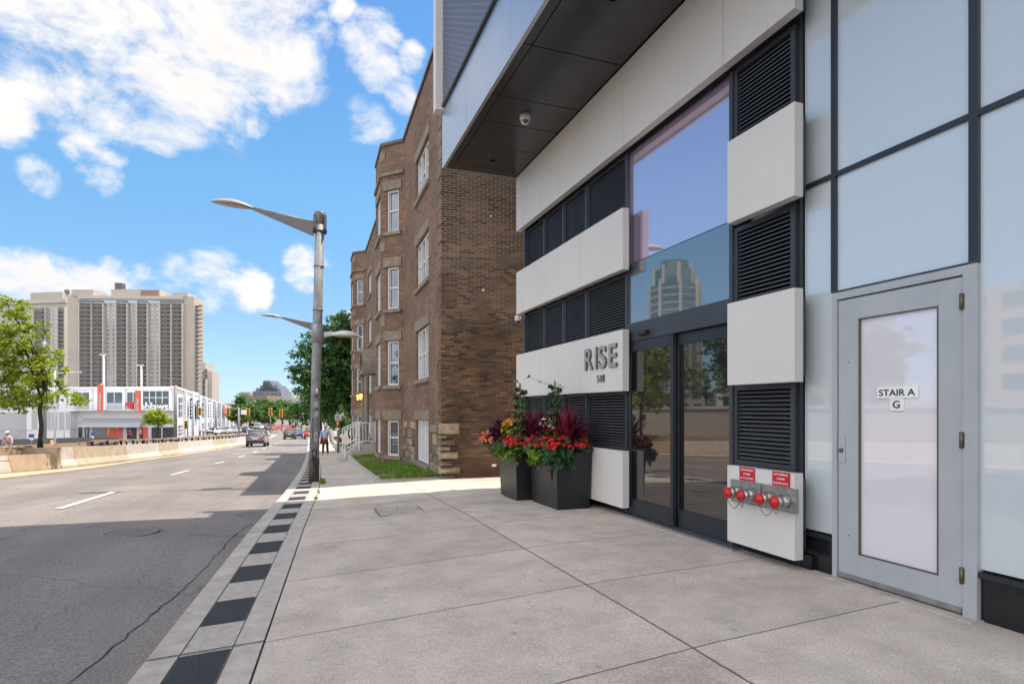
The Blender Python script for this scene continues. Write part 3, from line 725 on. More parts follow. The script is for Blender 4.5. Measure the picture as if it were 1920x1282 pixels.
# entrance header, leaves, threshold
mb = MB(); mb.box(GX - .06, GX + .16, Y0, Y1, 2.28, 2.52); hd = mb.build('door_header', M['frame'], RB, bevel=.004)
mb = MB(); mb.box(GX - .13, GX - .06, 6.42, 6.62, 2.33, 2.385); mb.build('door_sensor', M['black'], hd, bevel=.006)
def leaf(y0, y1, x, nm='door_leaf'):
    f = MB(); z0, z1 = .015, 2.275; s = .055
    f.box(x, x + .05, y0, y0 + s, z0, z1); f.box(x, x + .05, y1 - s, y1, z0, z1)
    f.box(x - .006, x + .056, y0 + s, y1 - s, z0, z0 + .21); f.box(x - .006, x + .056, y0 + s, y1 - s, z1 - .13, z1)
    fo = f.build(nm, M['mull'], RB, bevel=.003)
    p = MB(); p.box(x + .015, x + .03, y0 + s, y1 - s, z0 + .21, z1 - .13); p.build('pane', M['doorglass'], fo)
leaf(5.94, 6.94, GX - .055); leaf(Y0, 5.98, GX + .01)
mb = MB(); mb.box(GX - .03, GX + .1, 6.94, 6.98, .0, 2.28); mb.build('door_jamb', M['frame'], RB)
mb = MB(); mb.box(GX - .13, GX + .2, Y0 - .15, Y1 + .03, -.3, .012); mb.build('door_threshold', M['steel'], RB)
mb = MB(); mb.box(GX + .12, GX + .2, Y0, Y1, 0, 2.5); mb.build('entrance_backing', M['void'], RB)
# curtain wall right of the entrance
CX = 4.25
def spandrel(y0, y1, z0, z1):
    mb = MB(); mb.box(CX, CX + .03, y0 + .012, y1 - .012, z0 + .012, z1 - .012); mb.build('glass_panel', M['spandrel'], RB)
cols = [(3.79, 4.12), (2.69, 3.79), (1.1, 2.69), (-.5, 1.1), (-2.1, -.5), (-3.7, -2.1)]
for (a, b) in cols:
    spandrel(a, b, 3.355, 5.85)
    if (a, b) == (2.69, 3.79): spandrel(a, b, 2.36, 3.355)
    else: spandrel(a, b, .33, 3.355)
    mb = MB(); mb.box(CX + .03, CX + .1, a, b, -.3, 5.86); mb.build('glazing_backing', M['void'], RB)
    if (a, b) != (2.69, 3.79):
        mb = MB(); mb.box(CX, CX + .03, a + .02, b - .02, -.3, .285); mb.build('plinth_panel', M['black_stone'], RB)
        mb = MB(); mb.box(CX - .03, CX + .03, a + .02, b - .02, .29, .325); mb.build('sill_rail', M['mull'], RB)
for yv in [3.79, 2.69, 1.1, -.5, -2.1]:
    wv = .045 if yv != 2.69 else .06
    mb = MB(); mb.box(CX - .028, CX + .03, yv - wv / 2, yv + wv / 2, (-.3 if yv not in (3.79, 2.69) else 2.37), 5.85); mb.build('mullion', M['mull'], RB)
mb = MB(); mb.box(CX - .026, CX + .03, -3.7, 4.12, 3.335, 3.372); mb.build('transom', M['mull'], RB)
mb = MB(); mb.box(CX - .045, CX + .1, 4.12, 4.16, -.3, 5.85); mb.build('corner_trim', M['mull'], RB)
# stair door in its frame
mb = MB()
mb.box(CX - .04, CX + .06, 3.745, 3.79, -.02, 2.36); mb.box(CX - .04, CX + .06, 2.66, 2.75, -.02, 2.36); mb.box(CX - .038, CX + .058, 2.75, 3.745, 2.30, 2.36)
mb.build('door_frame', M['stairdoor'], RB, bevel=.003)
mb = MB(); mb.box(CX - .03, CX + .04, 2.665, 3.795, 2.362, 2.378); mb.build('door_drip', M['frame'], RB)
d = MB(); x0, x1 = CX - .025, CX + .02; a, b = 2.755, 3.738
d.box(x0, x1, 3.55, b, .03, 2.29); d.box(x0, x1, a, 2.92, .03, 2.29); d.box(x0, x1, 2.92, 3.55, 2.12, 2.29); d.box(x0, x1, 2.92, 3.55, .03, .235)
sd = d.build('stair_door', M['stairdoor'], RB, bevel=.002)
mb = MB(); mb.box(x0 + .02, x0 + .03, 2.92, 3.55, .235, 2.12); mb.build('pane', M['spandrel2'], sd)
mb = MB()
for (p, q, r, s_) in ((2.92, 2.928, .235, 2.12), (3.542, 3.55, .235, 2.12), (2.928, 3.542, .235, .243), (2.928, 3.542, 2.112, 2.12)): mb.box(x0 - .004, x0 + .02, p, q, r, s_)
mb.build('glazing_bead', M['hinge'], sd)
for zz in (2.12, 1.19, .28):
    mb = MB(); mb.tube([(CX - .045, 2.752, zz - .055), (CX - .045, 2.752, zz + .055)], .011, 10); mb.box(CX - .042, CX - .027, 2.735, 2.77, zz - .05, zz + .05); mb.build('hinge', M['hinge'], sd)
mb = MB(); mb.box(CX - .034, CX - .026, 3.67, 3.732, .96, 1.17); lk = mb.build('lock_plate', M['stairdoor'], sd, bevel=.003)
mb = MB(); mb.lathe((CX - .034, 3.7, 1.06), [(.018, 0), (.018, -.012), (.01, -.016)], 16, axis='x'); mb.build('lock_cylinder', M['hinge'], lk)
mb = MB(); mb.box(CX - .036, CX - .024, 2.76, 3.735, .022, .06)
for i in range(6): mb.lathe((CX - .036, 2.85 + i * .155, .041), [(.007, 0), (.005, -.004)], 8, axis='x')
mb.build('door_sweep', M['steel'], sd)
for zz in (1.78, .37):
    mb = MB(); mb.lathe((x0, 3.64, zz), [(.006, .001), (.006, -.002)], 8, axis='x'); mb.build('screw', M['black'], sd)
mb = MB(); mb.box(CX - .12, CX + .1, 2.64, 3.81, -.2, .008); mb.build('door_sill', M['curb2'], RB)
# canopy: fascia, border strip, soffit panels with open joints
FX = 2.55; FZ0, FZ1 = 5.87, 6.9
cy = [-6, -3.4, -1, 1.3, 3.2, 4.89, 6.84, 8.09, 8.87, 9.72, 10.9]
for a, b in zip(cy[:-1], cy[1:]):
    if b == 8.87: continue
    if a == 8.87: continue
for a, b in [(-6, -1.2), (-1.2, 1.6), (1.6, 4.4), (4.4, 7.13), (7.13, 9.2), (9.2, 10.9)]:
    mb = MB(); mb.box(FX, FX + .05, a + .004, b - .004, FZ0 - .01, FZ1); mb.build('canopy_fascia', M['fascia'], RB)
mb = MB(); mb.box(FX + .05, 4.42, 10.85, 10.9, FZ0 - .01, FZ1); mb.build('canopy_end', M['fascia'], RB)
mb = MB(); mb.box(FX + .05, 4.42, -6, 10.85, 6.0, FZ1 - .01); mb.build('canopy_body', M['void'], RB)
for a, b in zip(cy[:-1], cy[1:]):
    bb = b if b < 10.9 else 10.62
    mb = MB(); mb.box(2.735, 3.985, a + .009, bb - .009, FZ0, FZ0 + .03); mb.build('soffit_panel', M['soffit'], RB, bevel=.003)
    mb = MB(); mb.box(FX + .052, 2.72, a + .006, bb - .006, FZ0, FZ0 + .03); mb.build('soffit_border', M['soffit'], RB, bevel=.003)
mb = MB(); mb.box(FX + .052, 3.985, 10.63, 10.845, FZ0 - .002, FZ0 + .03); mb.build('soffit_border', M['soffit'], RB, bevel=.003)
mb = MB(); mb.box(FX + .06, 3.98, -6, 10.8, FZ0 + .06, FZ0 + .08); mb.build('soffit_void', M['void'], RB)
for (x, y) in ((3.25, 5.75), (3.33, 10.25), (3.3, 1.2)):
    mb = MB(); mb.lathe((x, y, FZ0), [(.075, .02), (.075, -.006), (.055, -.008), (.05, .01)], 24); o = mb.build('downlight', M['frame'], RB)
    mb = MB(); mb.lathe((x, y, FZ0 + .012), [(.05, 0), (.05, -.012)], 20); mb.build('lens', M['lumw'], o)
# mesh screen above the fascia and its pale end post
m = bpy.data.materials.new('expanded_mesh'); m.use_nodes = True
n = m.node_tree.nodes; l = m.node_tree.links; b = n['Principled BSDF']; b.inputs['Roughness'].default_value = .45; b.inputs['Metallic'].default_value = .3
uv = n.new('ShaderNodeUVMap'); br = n.new('ShaderNodeTexBrick'); l.new(uv.outputs[0], br.inputs['Vector']); br.inputs['Scale'].default_value = 1
br.inputs['Brick Width'].default_value = .16; br.inputs['Row Height'].default_value = .05; br.inputs['Mortar Size'].default_value = .009
br.inputs['Color1'].default_value = (.028, .03, .042, 1); br.inputs['Color2'].default_value = (.04, .042, .058, 1); br.inputs['Mortar'].default_value = (.24, .25, .32, 1)
l.new(br.outputs['Color'], b.inputs['Base Color'])
bp = n.new('ShaderNodeBump'); bp.inputs['Distance'].default_value = .02; l.new(br.outputs['Fac'], bp.inputs['Height']); l.new(bp.outputs[0], b.inputs['Normal'])
M['mesh'] = m
mb = MB(); mb.box(FX - .03, FX, -6, 10.72, 7.0, 9.25); mb.build('mesh_screen', M['mesh'], RB)
mb = MB(); mb.box(FX - .05, FX + .03, -6, 10.72, 6.92, 6.99); mb.build('screen_rail', M['frame'], RB)
mb = MB(); mb.box(FX - .16, FX + .05, 10.73, 10.93, 6.87, 9.3); mb.build('screen_end_post', M['panel'], RB)

# signs and fittings on the building
t = thing('building_name_sign', 'raised metal letters RISE over the number 501 on the white panel beside the entrance', 'sign', (3.99, 7.4, 2.1))
Xr, Yu = (0, -1, 0), (0, 0, 1)
ch = [('R', 7.76, .25), ('I', 7.535, .05), ('S', 7.355, .225), ('E', 7.06, .2)]
for c_, yc, w_ in ch: text('letter', c_, (3.985, yc, 2.115), Xr, Yu, .31, w_, M['letter'], t, ext=.03, ms=M['letter_side'], bold=.018)
for c_, yc, w_ in [('5', 7.5, .06), ('0', 7.41, .062)]: text('number', c_, (3.988, yc, 1.82), Xr, Yu, .1, w_, M['letter_side'], t, ext=.005, bold=.0)
mb = MB(); mb.box(3.976, 3.999, 7.317, 7.333, 1.77, 1.87); mb.hexa([(3.976, 7.331, 1.845), (3.999, 7.331, 1.845), (3.999, 7.352, 1.828), (3.976, 7.352, 1.828), (3.976, 7.331, 1.866), (3.999, 7.331, 1.866), (3.999, 7.352, 1.845), (3.976, 7.352, 1.845)]); mb.build('number', M['letter_side'], t)
t = thing('door_sign', 'white plates reading STAIR A and G stuck on the frosted stair door', 'sign', (CX - .02, 3.23, 1.5))
mb = MB(); mb.box(x0 + .008, x0 + .019, 3.07, 3.395, 1.48, 1.565); pl = mb.build('sign_plate', M['white'], t)
text('lettering', 'STAIR A', (x0 + .006, 3.235, 1.522), Xr, Yu, .05, .285, M['black'], pl, ext=.002, bold=.012)
mb = MB(); mb.box(x0 + .008, x0 + .019, 3.18, 3.29, 1.385, 1.478); pl = mb.build('sign_plate', M['white'], t)
text('lettering', 'G', (x0 + .006, 3.236, 1.432), Xr, Yu, .056, .055, M['black'], pl, ext=.002, bold=.012)
for (yc, L3, z) in ((4.545, '1st TO 7th FLOOR', .785), (4.125, '8th FLOOR TO UPH', .785)):
    t = thing('sprinkler_sign', 'red sprinkler standpipe sign above the ' + ('left' if yc > 4.3 else 'right') + ' steel hose plate', 'sign', (3.99, yc, z))
    mb = MB(); mb.box(3.992, 3.9985, yc - .1, yc + .1, z - .06, z + .06); pl = mb.build('sign_plate', M['redsign'], t)
    for i, s_ in enumerate(('AUTO SPRINKLER', 'STANDPIPE', L3)):
        text('lettering', s_, (3.991, yc, z + .038 - i * .038), Xr, Yu, .017, .165 if i != 1 else .09, M['white'], pl, ext=.001, bold=.012)
t = thing('hose_connection', 'two steel plates with four red capped hose couplings on the low white panel', 'hose connection', (3.98, 4.33, .6))
for (ya, yb) in ((4.34, 4.735), (3.93, 4.325)):
    mb = MB(); mb.box(3.965, 3.999, ya, yb, .51, .72); mb.box(3.958, 3.965, ya, yb, .51, .522); mb.box(3.958, 3.965, ya, yb, .708, .72)
    mb.build('wall_plate', M['steel'], t, bevel=.004)
    for f_ in (.72, .27):
        yc = ya + (yb - ya) * f_
        mb = MB(); mb.lathe((3.965, yc, .605), [(.058, 0), (.056, -.05), (.043, -.055), (.043, -.08), (.054, -.082), (.054, -.1), (.047, -.104), (.047, -.118)], 24, axis='x')
        for q in range(2):
            aa = q * math.pi + .6; mb.obox((3.965 - .091, yc + .06 * math.cos(aa), .605 + .06 * math.sin(aa)), (.009, 0, 0), (0, .012 * math.cos(aa), .012 * math.sin(aa)), (0, -.006 * math.sin(aa), .006 * math.cos(aa)))
        co_ = mb.build('hose_coupling', M['steel'], t)
        mb = MB(); mb.lathe((3.847, yc, .605), [(.049, 0), (.05, -.024), (.044, -.03), (.012, -.031), (.01, -.045)], 24, axis='x'); mb.lathe((3.838, yc, .605), [(.053, 0), (.053, -.008)], 16, axis='x'); mb.build('red_cap', M['red'], co_)
    # chain hanging between the two caps
    y_a = ya + (yb - ya) * .72; y_b = ya + (yb - ya) * .27
    pts = [Vector((3.83, y_a + (y_b - y_a) * i / 16, .56 - .085 * math.sin(math.pi * i / 16))) for i in range(17)]
    mb = MB()
    for i, p in enumerate(pts[:-1]):
        dd = (pts[i + 1] - p) / 2; mb.tube([p, p + dd * .6, p + dd * 1.4, p + dd * 2], [.002, .0045, .0045, .002], 5)
    for i in range(9):
        a0 = math.pi * 2 * i / 9; a1 = math.pi * 2 * (i + 1) / 9
        mb.tube([(3.85, y_b + .015 * math.cos(a0), .53 + .03 * math.sin(a0)), (3.85, y_b + .015 * math.cos(a1), .53 + .03 * math.sin(a1))], .0025, 5)
    mb.build('chain', M['iron'], t)
t = thing('security_camera', 'white dome security camera under the dark canopy', 'camera', (3.28, 8.5, 5.87))
mb = MB(); mb.lathe((3.28, 8.5, 5.87), [(.085, 0), (.085, -.05), (.078, -.075), (.07, -.08)], 24); mb.build('housing', M['panel'], t)
mb = MB(); mb.lathe((3.28, 8.5, 5.79), [(.066, 0), (.062, -.03), (.045, -.055), (.02, -.068), (.002, -.07)], 24); mb.build('dome', M['carglass'], t)
mb = MB(); mb.lathe((3.28, 8.5, 5.79), [(.068, .004), (.067, -.012)], 24); mb.build('ring', M['panel'], t)
t = thing('security_camera', 'small white dome camera on the far corner below the middle white panel', 'camera', (4.05, 10.83, 3.2))
mb = MB(); mb.lathe((4.04, 10.86, 3.2), [(.06, .0), (.06, -.08), (.05, -.1)], 16); mb.build('housing', M['panel'], t)
mb = MB(); mb.lathe((4.04, 10.86, 3.1), [(.045, 0), (.04, -.03), (.02, -.05), (.002, -.055)], 16); mb.build('dome', M['plastic'], t)

# ------------------------------------------------------------------ foliage helpers
def leaf_poly(mb, p, d, n_, L, W, mi=0, kind='oval', droop=.25):
    """one leaf: root p, direction d, face normal n_"""
    d = d.normalized(); s_ = d.cross(n_)
    if s_.length < 1e-4: s_ = d.cross(Vector((.3, .5, .8)))
    s_.normalize(); up = s_.cross(d)
    if kind == 'oval': prof = [(0, 0), (.3, .5), (.65, .42), (1, 0), (.65, -.42), (.3, -.5)]
    elif kind == 'ivy': prof = [(0, 0), (-.08, .38), (.3, .3), (.38, .55), (.6, .22), (1, 0), (.6, -.22), (.38, -.55), (.3, -.3), (-.08, -.38)]
    elif kind == 'petal': prof = [(0, 0), (.4, .5), (.9, .38), (1, 0), (.9, -.38), (.4, -.5)]
    elif kind == 'maple': prof = [(0, 0), (.1, .45), (.4, .28), (.6, .5), (.7, .15), (1.05, 0), (.7, -.15), (.6, -.5), (.4, -.28), (.1, -.45)]
    else: prof = [(0, -.12), (0, .12), (1, .04), (1, -.04)]
    mb.poly([p + d * (a * L) + s_ * (b * W) - up * (droop * L * a * a) + up * (abs(b) * W * .3) for a, b in prof], mi)
def rdir(zlo=-1, zhi=1):
    z = rnd.uniform(zlo, zhi); a = rnd.uniform(0, 2 * math.pi); q = math.sqrt(max(0, 1 - z * z)); return Vector((q * math.cos(a), q * math.sin(a), z))
def crown_mesh(blobs, nclump, per, leaf, kind='oval', cr=.5, shell=.55, flat=1.0, seed=1, mb=None):
    """leaf clumps spread through the volume of several ellipsoids; (centre, radii) each"""
    global rnd
    keep = rnd; rnd = random.Random(seed); mb = mb or MB()
    tot = sum(b[1][0] * b[1][1] * b[1][2] for b in blobs) ** 1
    for (c, r) in blobs:
        k_ = max(3, int(nclump * r[0] * r[1] * r[2] / tot))
        for _ in range(k_):
            d = rdir(-.8, 1); q = rnd.uniform(shell, 1.05) if rnd.random() < .8 else rnd.uniform(.1, shell)
            cc = Vector(c) + Vector((d.x * r[0], d.y * r[1], d.z * r[2])) * q
            cs = cr * rnd.uniform(.55, 1.35)
            for _ in range(int(per * rnd.uniform(.6, 1.3))):
                e = rdir() * (cs * rnd.random() ** .5); e.z *= .6 * flat
                p = cc + e; out = (d + rdir() * .9 + Vector((0, 0, -.25))).normalized()
                nn = (Vector((0, 0, 1)) + rdir() * .75).normalized()
                L = leaf * rnd.uniform(.6, 1.3); leaf_poly(mb, p, out, nn, L, L * .8, 0, kind)
    rnd = keep
    return mb
def limbs(mb, base, top, r0, r1, blobs, n=7, seed=3, wig=.12):
    q = random.Random(seed); base = Vector(base); top = Vector(top); pts = []
    for i in range(7):
        t_ = i / 6; p = base.lerp(top, t_) + Vector((q.uniform(-1, 1), q.uniform(-1, 1), 0)) * wig * math.sin(math.pi * t_); pts.append(p)
    rr_ = [r0 * (1 - t_) + r1 * t_ for t_ in [i / 6 for i in range(7)]]; rr_[0] *= 1.3
    mb.tube(pts, rr_, 10)
    for i in range(n):
        c, r = blobs[i % len(blobs)]
        s0 = pts[q.choice((4, 5, 6))]; e = Vector(c) + Vector((q.uniform(-.6, .6) * r[0], q.uniform(-.6, .6) * r[1], q.uniform(-.3, .5) * r[2]))
        mid = s0.lerp(e, .5) + Vector((0, 0, .12 * (e - s0).length))
        mb.tube([s0, mid, e], [r1 * .9, r1 * .55, r1 * .15], 6)
        for _ in range(2):
            e2 = e + Vector((q.uniform(-.4, .4) * r[0], q.uniform(-.4, .4) * r[1], q.uniform(-.3, .5) * r[2])); mb.tube([mid, mid.lerp(e2, .5), e2], [r1 * .4, r1 * .25, r1 * .08], 5)

# ------------------------------------------------------------------ planters with flowers
def planter(x0, x1, y0, y1, h, label):
    z = g((y0 + y1) / 2) * .5
    t = thing('planter_box', label, 'planter', ((x0 + x1) / 2, (y0 + y1) / 2, z), group='charcoal planters by the entrance')
    mb = MB(); tp = .03
    V = []
    for (e, zz) in ((0, z - .02), (tp, z + h)):
        V += [(x0 - e, y0 - e, zz), (x1 + e, y0 - e, zz), (x1 + e, y1 + e, zz), (x0 - e, y1 + e, zz)]
    inn = [(x0 + .03, y0 + .03, z + h), (x1 - .03, y0 + .03, z + h), (x1 - .03, y1 - .03, z + h), (x0 + .03, y1 - .03, z + h)]
    low = [(a, b_, z + h - .06) for a, b_, c_ in inn]
    V += inn + low
    F = [(3, 2, 1, 0), (0, 1, 5, 4), (1, 2, 6, 5), (2, 3, 7, 6), (3, 0, 4, 7)] + [(4 + i, 4 + (i + 1) % 4, 8 + (i + 1) % 4, 8 + i) for i in range(4)] + [(8 + i, 8 + (i + 1) % 4, 12 + (i + 1) % 4, 12 + i) for i in range(4)]
    mb.mesh(V, F); mb.build('box', M['planter'], t, bevel=.006)
    mb = MB(); mb.poly(low); mb.build('soil', M['soil'], t)
    return z + h
def blades(name, label, c, n_, L, mt, group=None, up=.9, w=.022, seed=1, cat='plant', two=None):
    global rnd
    keep = rnd; rnd = random.Random(seed)
    mb = MB(); c = Vector(c)
    for i in range(n_):
        a = rnd.uniform(0, 2 * math.pi); lean = rnd.uniform(.08, 1) ** 1.2
        d = Vector((math.cos(a) * lean, math.sin(a) * lean, up)).normalized(); l_ = L * rnd.uniform(.6, 1.1)
        s_ = d.cross(Vector((0, 0, 1))).normalized(); ww = w * rnd.uniform(.7, 1.2); pr = None
        for k_ in range(6):
            t_ = k_ / 5; p = c + d * (l_ * t_) + Vector((math.cos(a), math.sin(a), 0)) * (l_ * .28 * lean * t_ * t_) - Vector((0, 0, l_ * .34 * lean * t_ ** 2.4))
            wd = ww * (.5 + 1.1 * t_ if t_ < .45 else (1 - t_) * 1.8 + .02); q = (p - s_ * wd, p + s_ * wd)
            if pr: mb.poly([pr[0], pr[1], q[1], q[0]], 1 if (two and i % 3 == 0) else 0)
            pr = q
    o = mb.build(name, [mt, two or mt], None, rel=c); tag(o, label, cat, group); rnd = keep; return o
def bunch(name, label, c, r, nleaf, lm, nfl, fm, leaf=.06, fl=.03, kind='oval', group=None, seed=1, hang=0, flower_z=.5, cat='flowers'):
    """leafy flowering clump: foliage mesh and, as a part, its blossoms"""
    global rnd
    keep = rnd; rnd = random.Random(seed); c = Vector(c); t = thing(name, label, cat, c, group)
    mb = MB(); st = MB()
    for i in range(nleaf):
        d = rdir(-.5, 1); q = rnd.uniform(.45, 1.05); p = c + Vector((d.x * r[0], d.y * r[1], d.z * r[2])) * q
        if hang and rnd.random() < .35: p.z -= rnd.uniform(0, hang)
        nn = (d * 1.3 + Vector((0, 0, .35)) + rdir() * .6).normalized(); L = leaf * rnd.uniform(.6, 1.3)
        leaf_poly(mb, p, (d + rdir() * .8 - Vector((0, 0, .3))).normalized(), nn, L, L * .85, 0, kind)
    for i in range(12):
        d = rdir(0, 1); st.tube([c - Vector((0, 0, r[2])), c + Vector((d.x * r[0], d.y * r[1], d.z * r[2])) * .8], .003, 4)
    mb.build('foliage', lm, t); st.build('stem', M['ivy'], t)
    if nfl:
        fb = MB()
        for i in range(nfl):
            d = rdir(-.1, 1)
            if d.x > .5 and rnd.random() < .6: d.x = -d.x
            p = c + Vector((d.x * r[0], d.y * r[1], d.z * r[2])) * rnd.uniform(.9, 1.15); dn = (d + Vector((-.3, -.3, .3)) + rdir() * .5).normalized()
            a = dn.cross(Vector((.2, .9, .1))).normalized(); b_ = dn.cross(a)
            for k_ in range(5):
                an = 2 * math.pi * k_ / 5 + i; leaf_poly(fb, p, (a * math.cos(an) + b_ * math.sin(an) + dn * .4), dn, fl * rnd.uniform(.8, 1.3), fl * 1.2, 0, 'petal', droop=.1)
        fb.build('blossoms', fm, t)
    rnd = keep; return t
def vine(label, c, h, seed, whips):
    global rnd
    keep = rnd; rnd = random.Random(seed); c = Vector(c); t = thing('climbing_vine', label, 'vine', c, 'vines on bamboo canes')
    mb = MB()
    for (dx_, dy_) in ((.05, .02), (-.05, .03), (0, -.06)): mb.tube([c + Vector((dx_, dy_, -.1)), c + Vector((dx_ * .15, dy_ * .15, h * rnd.uniform(.94, 1.06)))], .007, 6)
    mb.build('cane', M['cane'], t)
    mb = MB(); st = MB(); pr = None
    for i in range(460):
        t_ = i / 460; a = t_ * 47; rad = (.085 * (1 - t_ * .5)) * rnd.uniform(.5, 1.5); p = c + Vector((math.cos(a) * rad, math.sin(a) * rad, h * t_ * .98))
        d = Vector((math.cos(a + rnd.uniform(-1, 1)), math.sin(a + rnd.uniform(-1, 1)), rnd.uniform(-.5, .4)))
        leaf_poly(mb, p, d + Vector((0, 0, -.4)), (Vector((math.cos(a), math.sin(a), .3)) + rdir() * .7).normalized(), rnd.uniform(.05, .095), rnd.uniform(.035, .065))
    sp = [c + Vector((math.cos(i * .6) * .05, math.sin(i * .6) * .05, h * i / 40)) for i in range(41)]; st.tube(sp, .003, 4)
    for (pts) in whips:
        q = [Vector(p) for p in pts]; st.tube(q, .0022, 4)
        for a, b_ in zip(q[:-1], q[1:]):
            for _ in range(3):
                p = a.lerp(b_, rnd.random()); leaf_poly(mb, p, rdir(), rdir(), rnd.uniform(.03, .055), .03)
    mb.build('foliage', M['ivy'], t); st.build('stem', M['ivy'], t); rnd = keep
zt = planter(3.46, 3.96, 7.7, 8.66, .8, 'larger looking charcoal planter box nearest the glass entrance')
zt2 = planter(3.27, 3.80, 8.84, 9.62, .78, 'charcoal planter box nearer the brick wall, behind its twin')
vine('vine on a bamboo cane rising from the planter nearest the entrance', (3.62, 8.15, zt - .05), 1.05, 5, [[(3.62, 8.15, 1.72), (3.5, 8.45, 1.82), (3.45, 8.75, 1.9), (3.45, 9.0, 1.87)], [(3.6, 8.2, 1.55), (3.45, 8.4, 1.5), (3.45, 8.5, 1.35)], [(3.62, 8.15, 1.7), (3.6, 7.95, 1.75), (3.62, 7.85, 1.7)], [(3.62, 8.15, 1.4), (3.6, 7.98, 1.38), (3.6, 7.9, 1.3)]])
vine('vine on a bamboo cane rising from the planter nearer the brick wall', (3.42, 9.1, zt2 - .05), 1.08, 6, [[(3.42, 9.1, 1.8), (3.4, 9.3, 1.86), (3.38, 9.42, 1.78)], [(3.42, 9.1, 1.6), (3.4, 8.9, 1.52), (3.42, 8.8, 1.6)]])
GB = 'burgundy blade plants in the planters'
blades('blade_plant', 'burgundy blade plant at the right end of the near planter against the louvre', (3.68, 7.86, zt + .05), 90, .66, M['burg'], GB, seed=1, w=.034, two=M['magenta'])
blades('blade_plant', 'burgundy blade plant in the middle of the near planter beside the cane', (3.7, 8.28, zt + .05), 80, .62, M['burg'], GB, seed=2, w=.034, two=M['magenta'])
blades('blade_plant', 'burgundy blade plant at the far left end of the near planter', (3.62, 8.58, zt + .05), 70, .58, M['burg'], GB, seed=3, w=.034, two=M['magenta'])
blades('blade_plant', 'magenta blade plant in the planter nearer the brick wall', (3.55, 9.35, zt2 + .08), 70, .62, M['magenta'], GB, seed=4, w=.042)
blades('spider_plant', 'yellow striped drooping leaves in the middle front of the near planter', (3.58, 8.08, zt + .1), 60, .3, M['coleus'], None, up=.5, seed=8, w=.018, cat='plant')
GR = 'red begonias in the planters'
bunch('red_begonia', 'bright red begonia clump over the near corner of the near planter', (3.52, 7.78, zt + .07), (.19, .17, .14), 190, M['ivy'], 55, M['petal'], group=GR, seed=11, leaf=.07)
bunch('red_begonia', 'red begonia clump on the front middle of the near planter', (3.49, 8.12, zt + .05), (.17, .19, .14), 190, M['ivy'], 52, M['petal'], group=GR, seed=12, leaf=.07)
bunch('red_begonia', 'red begonia clump at the far front end of the near planter', (3.47, 8.5, zt + .05), (.17, .2, .14), 180, M['ivy'], 42, M['petal'], group=GR, seed=13, leaf=.07)
bunch('red_begonia', 'red begonia clump on the front of the planter nearer the brick wall', (3.3, 8.98, zt2 + .08), (.19, .24, .16), 200, M['ivy'], 58, M['petal'], group=GR, seed=14, leaf=.07)
bunch('red_begonia', 'small red begonia clump at the right end of the near planter below the louvre', (3.86, 7.72, zt + .08), (.12, .12, .11), 90, M['ivy'], 22, M['petal'], group=GR, seed=15, leaf=.06)
bunch('trailing_ivy', 'dark ivy spilling over the near corner of the near planter', (3.5, 7.74, zt - .04), (.2, .2, .15), 260, M['ivy'], 0, None, leaf=.09, kind='ivy', seed=21, hang=.16, cat='ivy')
bunch('trailing_ivy', 'long ivy strand hanging down the street side of the near planter', (3.44, 7.86, zt - .22), (.025, .06, .2), 26, M['leafM'], 0, None, leaf=.06, kind='ivy', seed=22, hang=.05, cat='ivy')
bunch('trailing_creeper', 'lime green creeper over the front edge of the near planter', (3.44, 8.3, zt - .04), (.14, .3, .14), 360, M['limeleaf'], 0, None, leaf=.075, kind='ivy', seed=23, hang=.18, cat='creeper')
bunch('trailing_creeper', 'lime green creeper over the front edge of the planter nearer the brick wall', (3.25, 9.15, zt2 - .03), (.16, .4, .15), 420, M['limeleaf'], 0, None, leaf=.075, kind='ivy', seed=24, hang=.14, cat='creeper')
bunch('trailing_ivy', 'dark ivy at the left front end of the planter nearer the brick wall', (3.22, 9.5, zt2 - .02), (.14, .16, .12), 150, M['ivy'], 0, None, leaf=.075, kind='ivy', seed=25, hang=.1, cat='ivy')
bunch('orange_flowers', 'orange flowers above yellow green leaves in the planter nearer the brick wall', (3.36, 9.3, zt2 + .28), (.15, .2, .2), 240, M['limeleaf'], 50, M['petalO'], leaf=.06, seed=31)
bunch('pink_begonia', 'pink begonias hanging at the far left end of the planter nearer the brick wall', (3.16, 9.86, zt2 + .1), (.18, .2, .17), 220, M['leafM'], 60, M['petalP'], leaf=.055, fl=.03, seed=32)
blades('blade_plant', 'burgundy blade plant leaning over the left end of the planter nearer the brick wall', (3.4, 9.58, zt2 + .12), 60, .5, M['burg'], GB, seed=14, w=.036, two=M['magenta'])
blades('blade_plant', 'dark burgundy blade plant low between the two planters', (3.56, 8.82, zt + .1), 60, .5, M['burg'], GB, seed=15, w=.034)
bunch('purple_coleus', 'dark purple leafy plant beside the pink begonias', (3.3, 9.66, zt2 + .22), (.17, .18, .22), 260, M['purple'], 0, None, leaf=.09, seed=33, cat='plant')
bunch('purple_coleus', 'dark purple leafy plant between the two planters under the blades', (3.6, 8.75, zt2 + .15), (.14, .14, .16), 120, M['purple'], 0, None, leaf=.09, seed=34, cat='plant')
bunch('white_flowers', 'few white blossoms scattered between the burgundy blades', (3.62, 8.45, zt + .32), (.12, .4, .16), 60, M['leafM'], 10, M['petalW'], leaf=.05, fl=.03, seed=35)

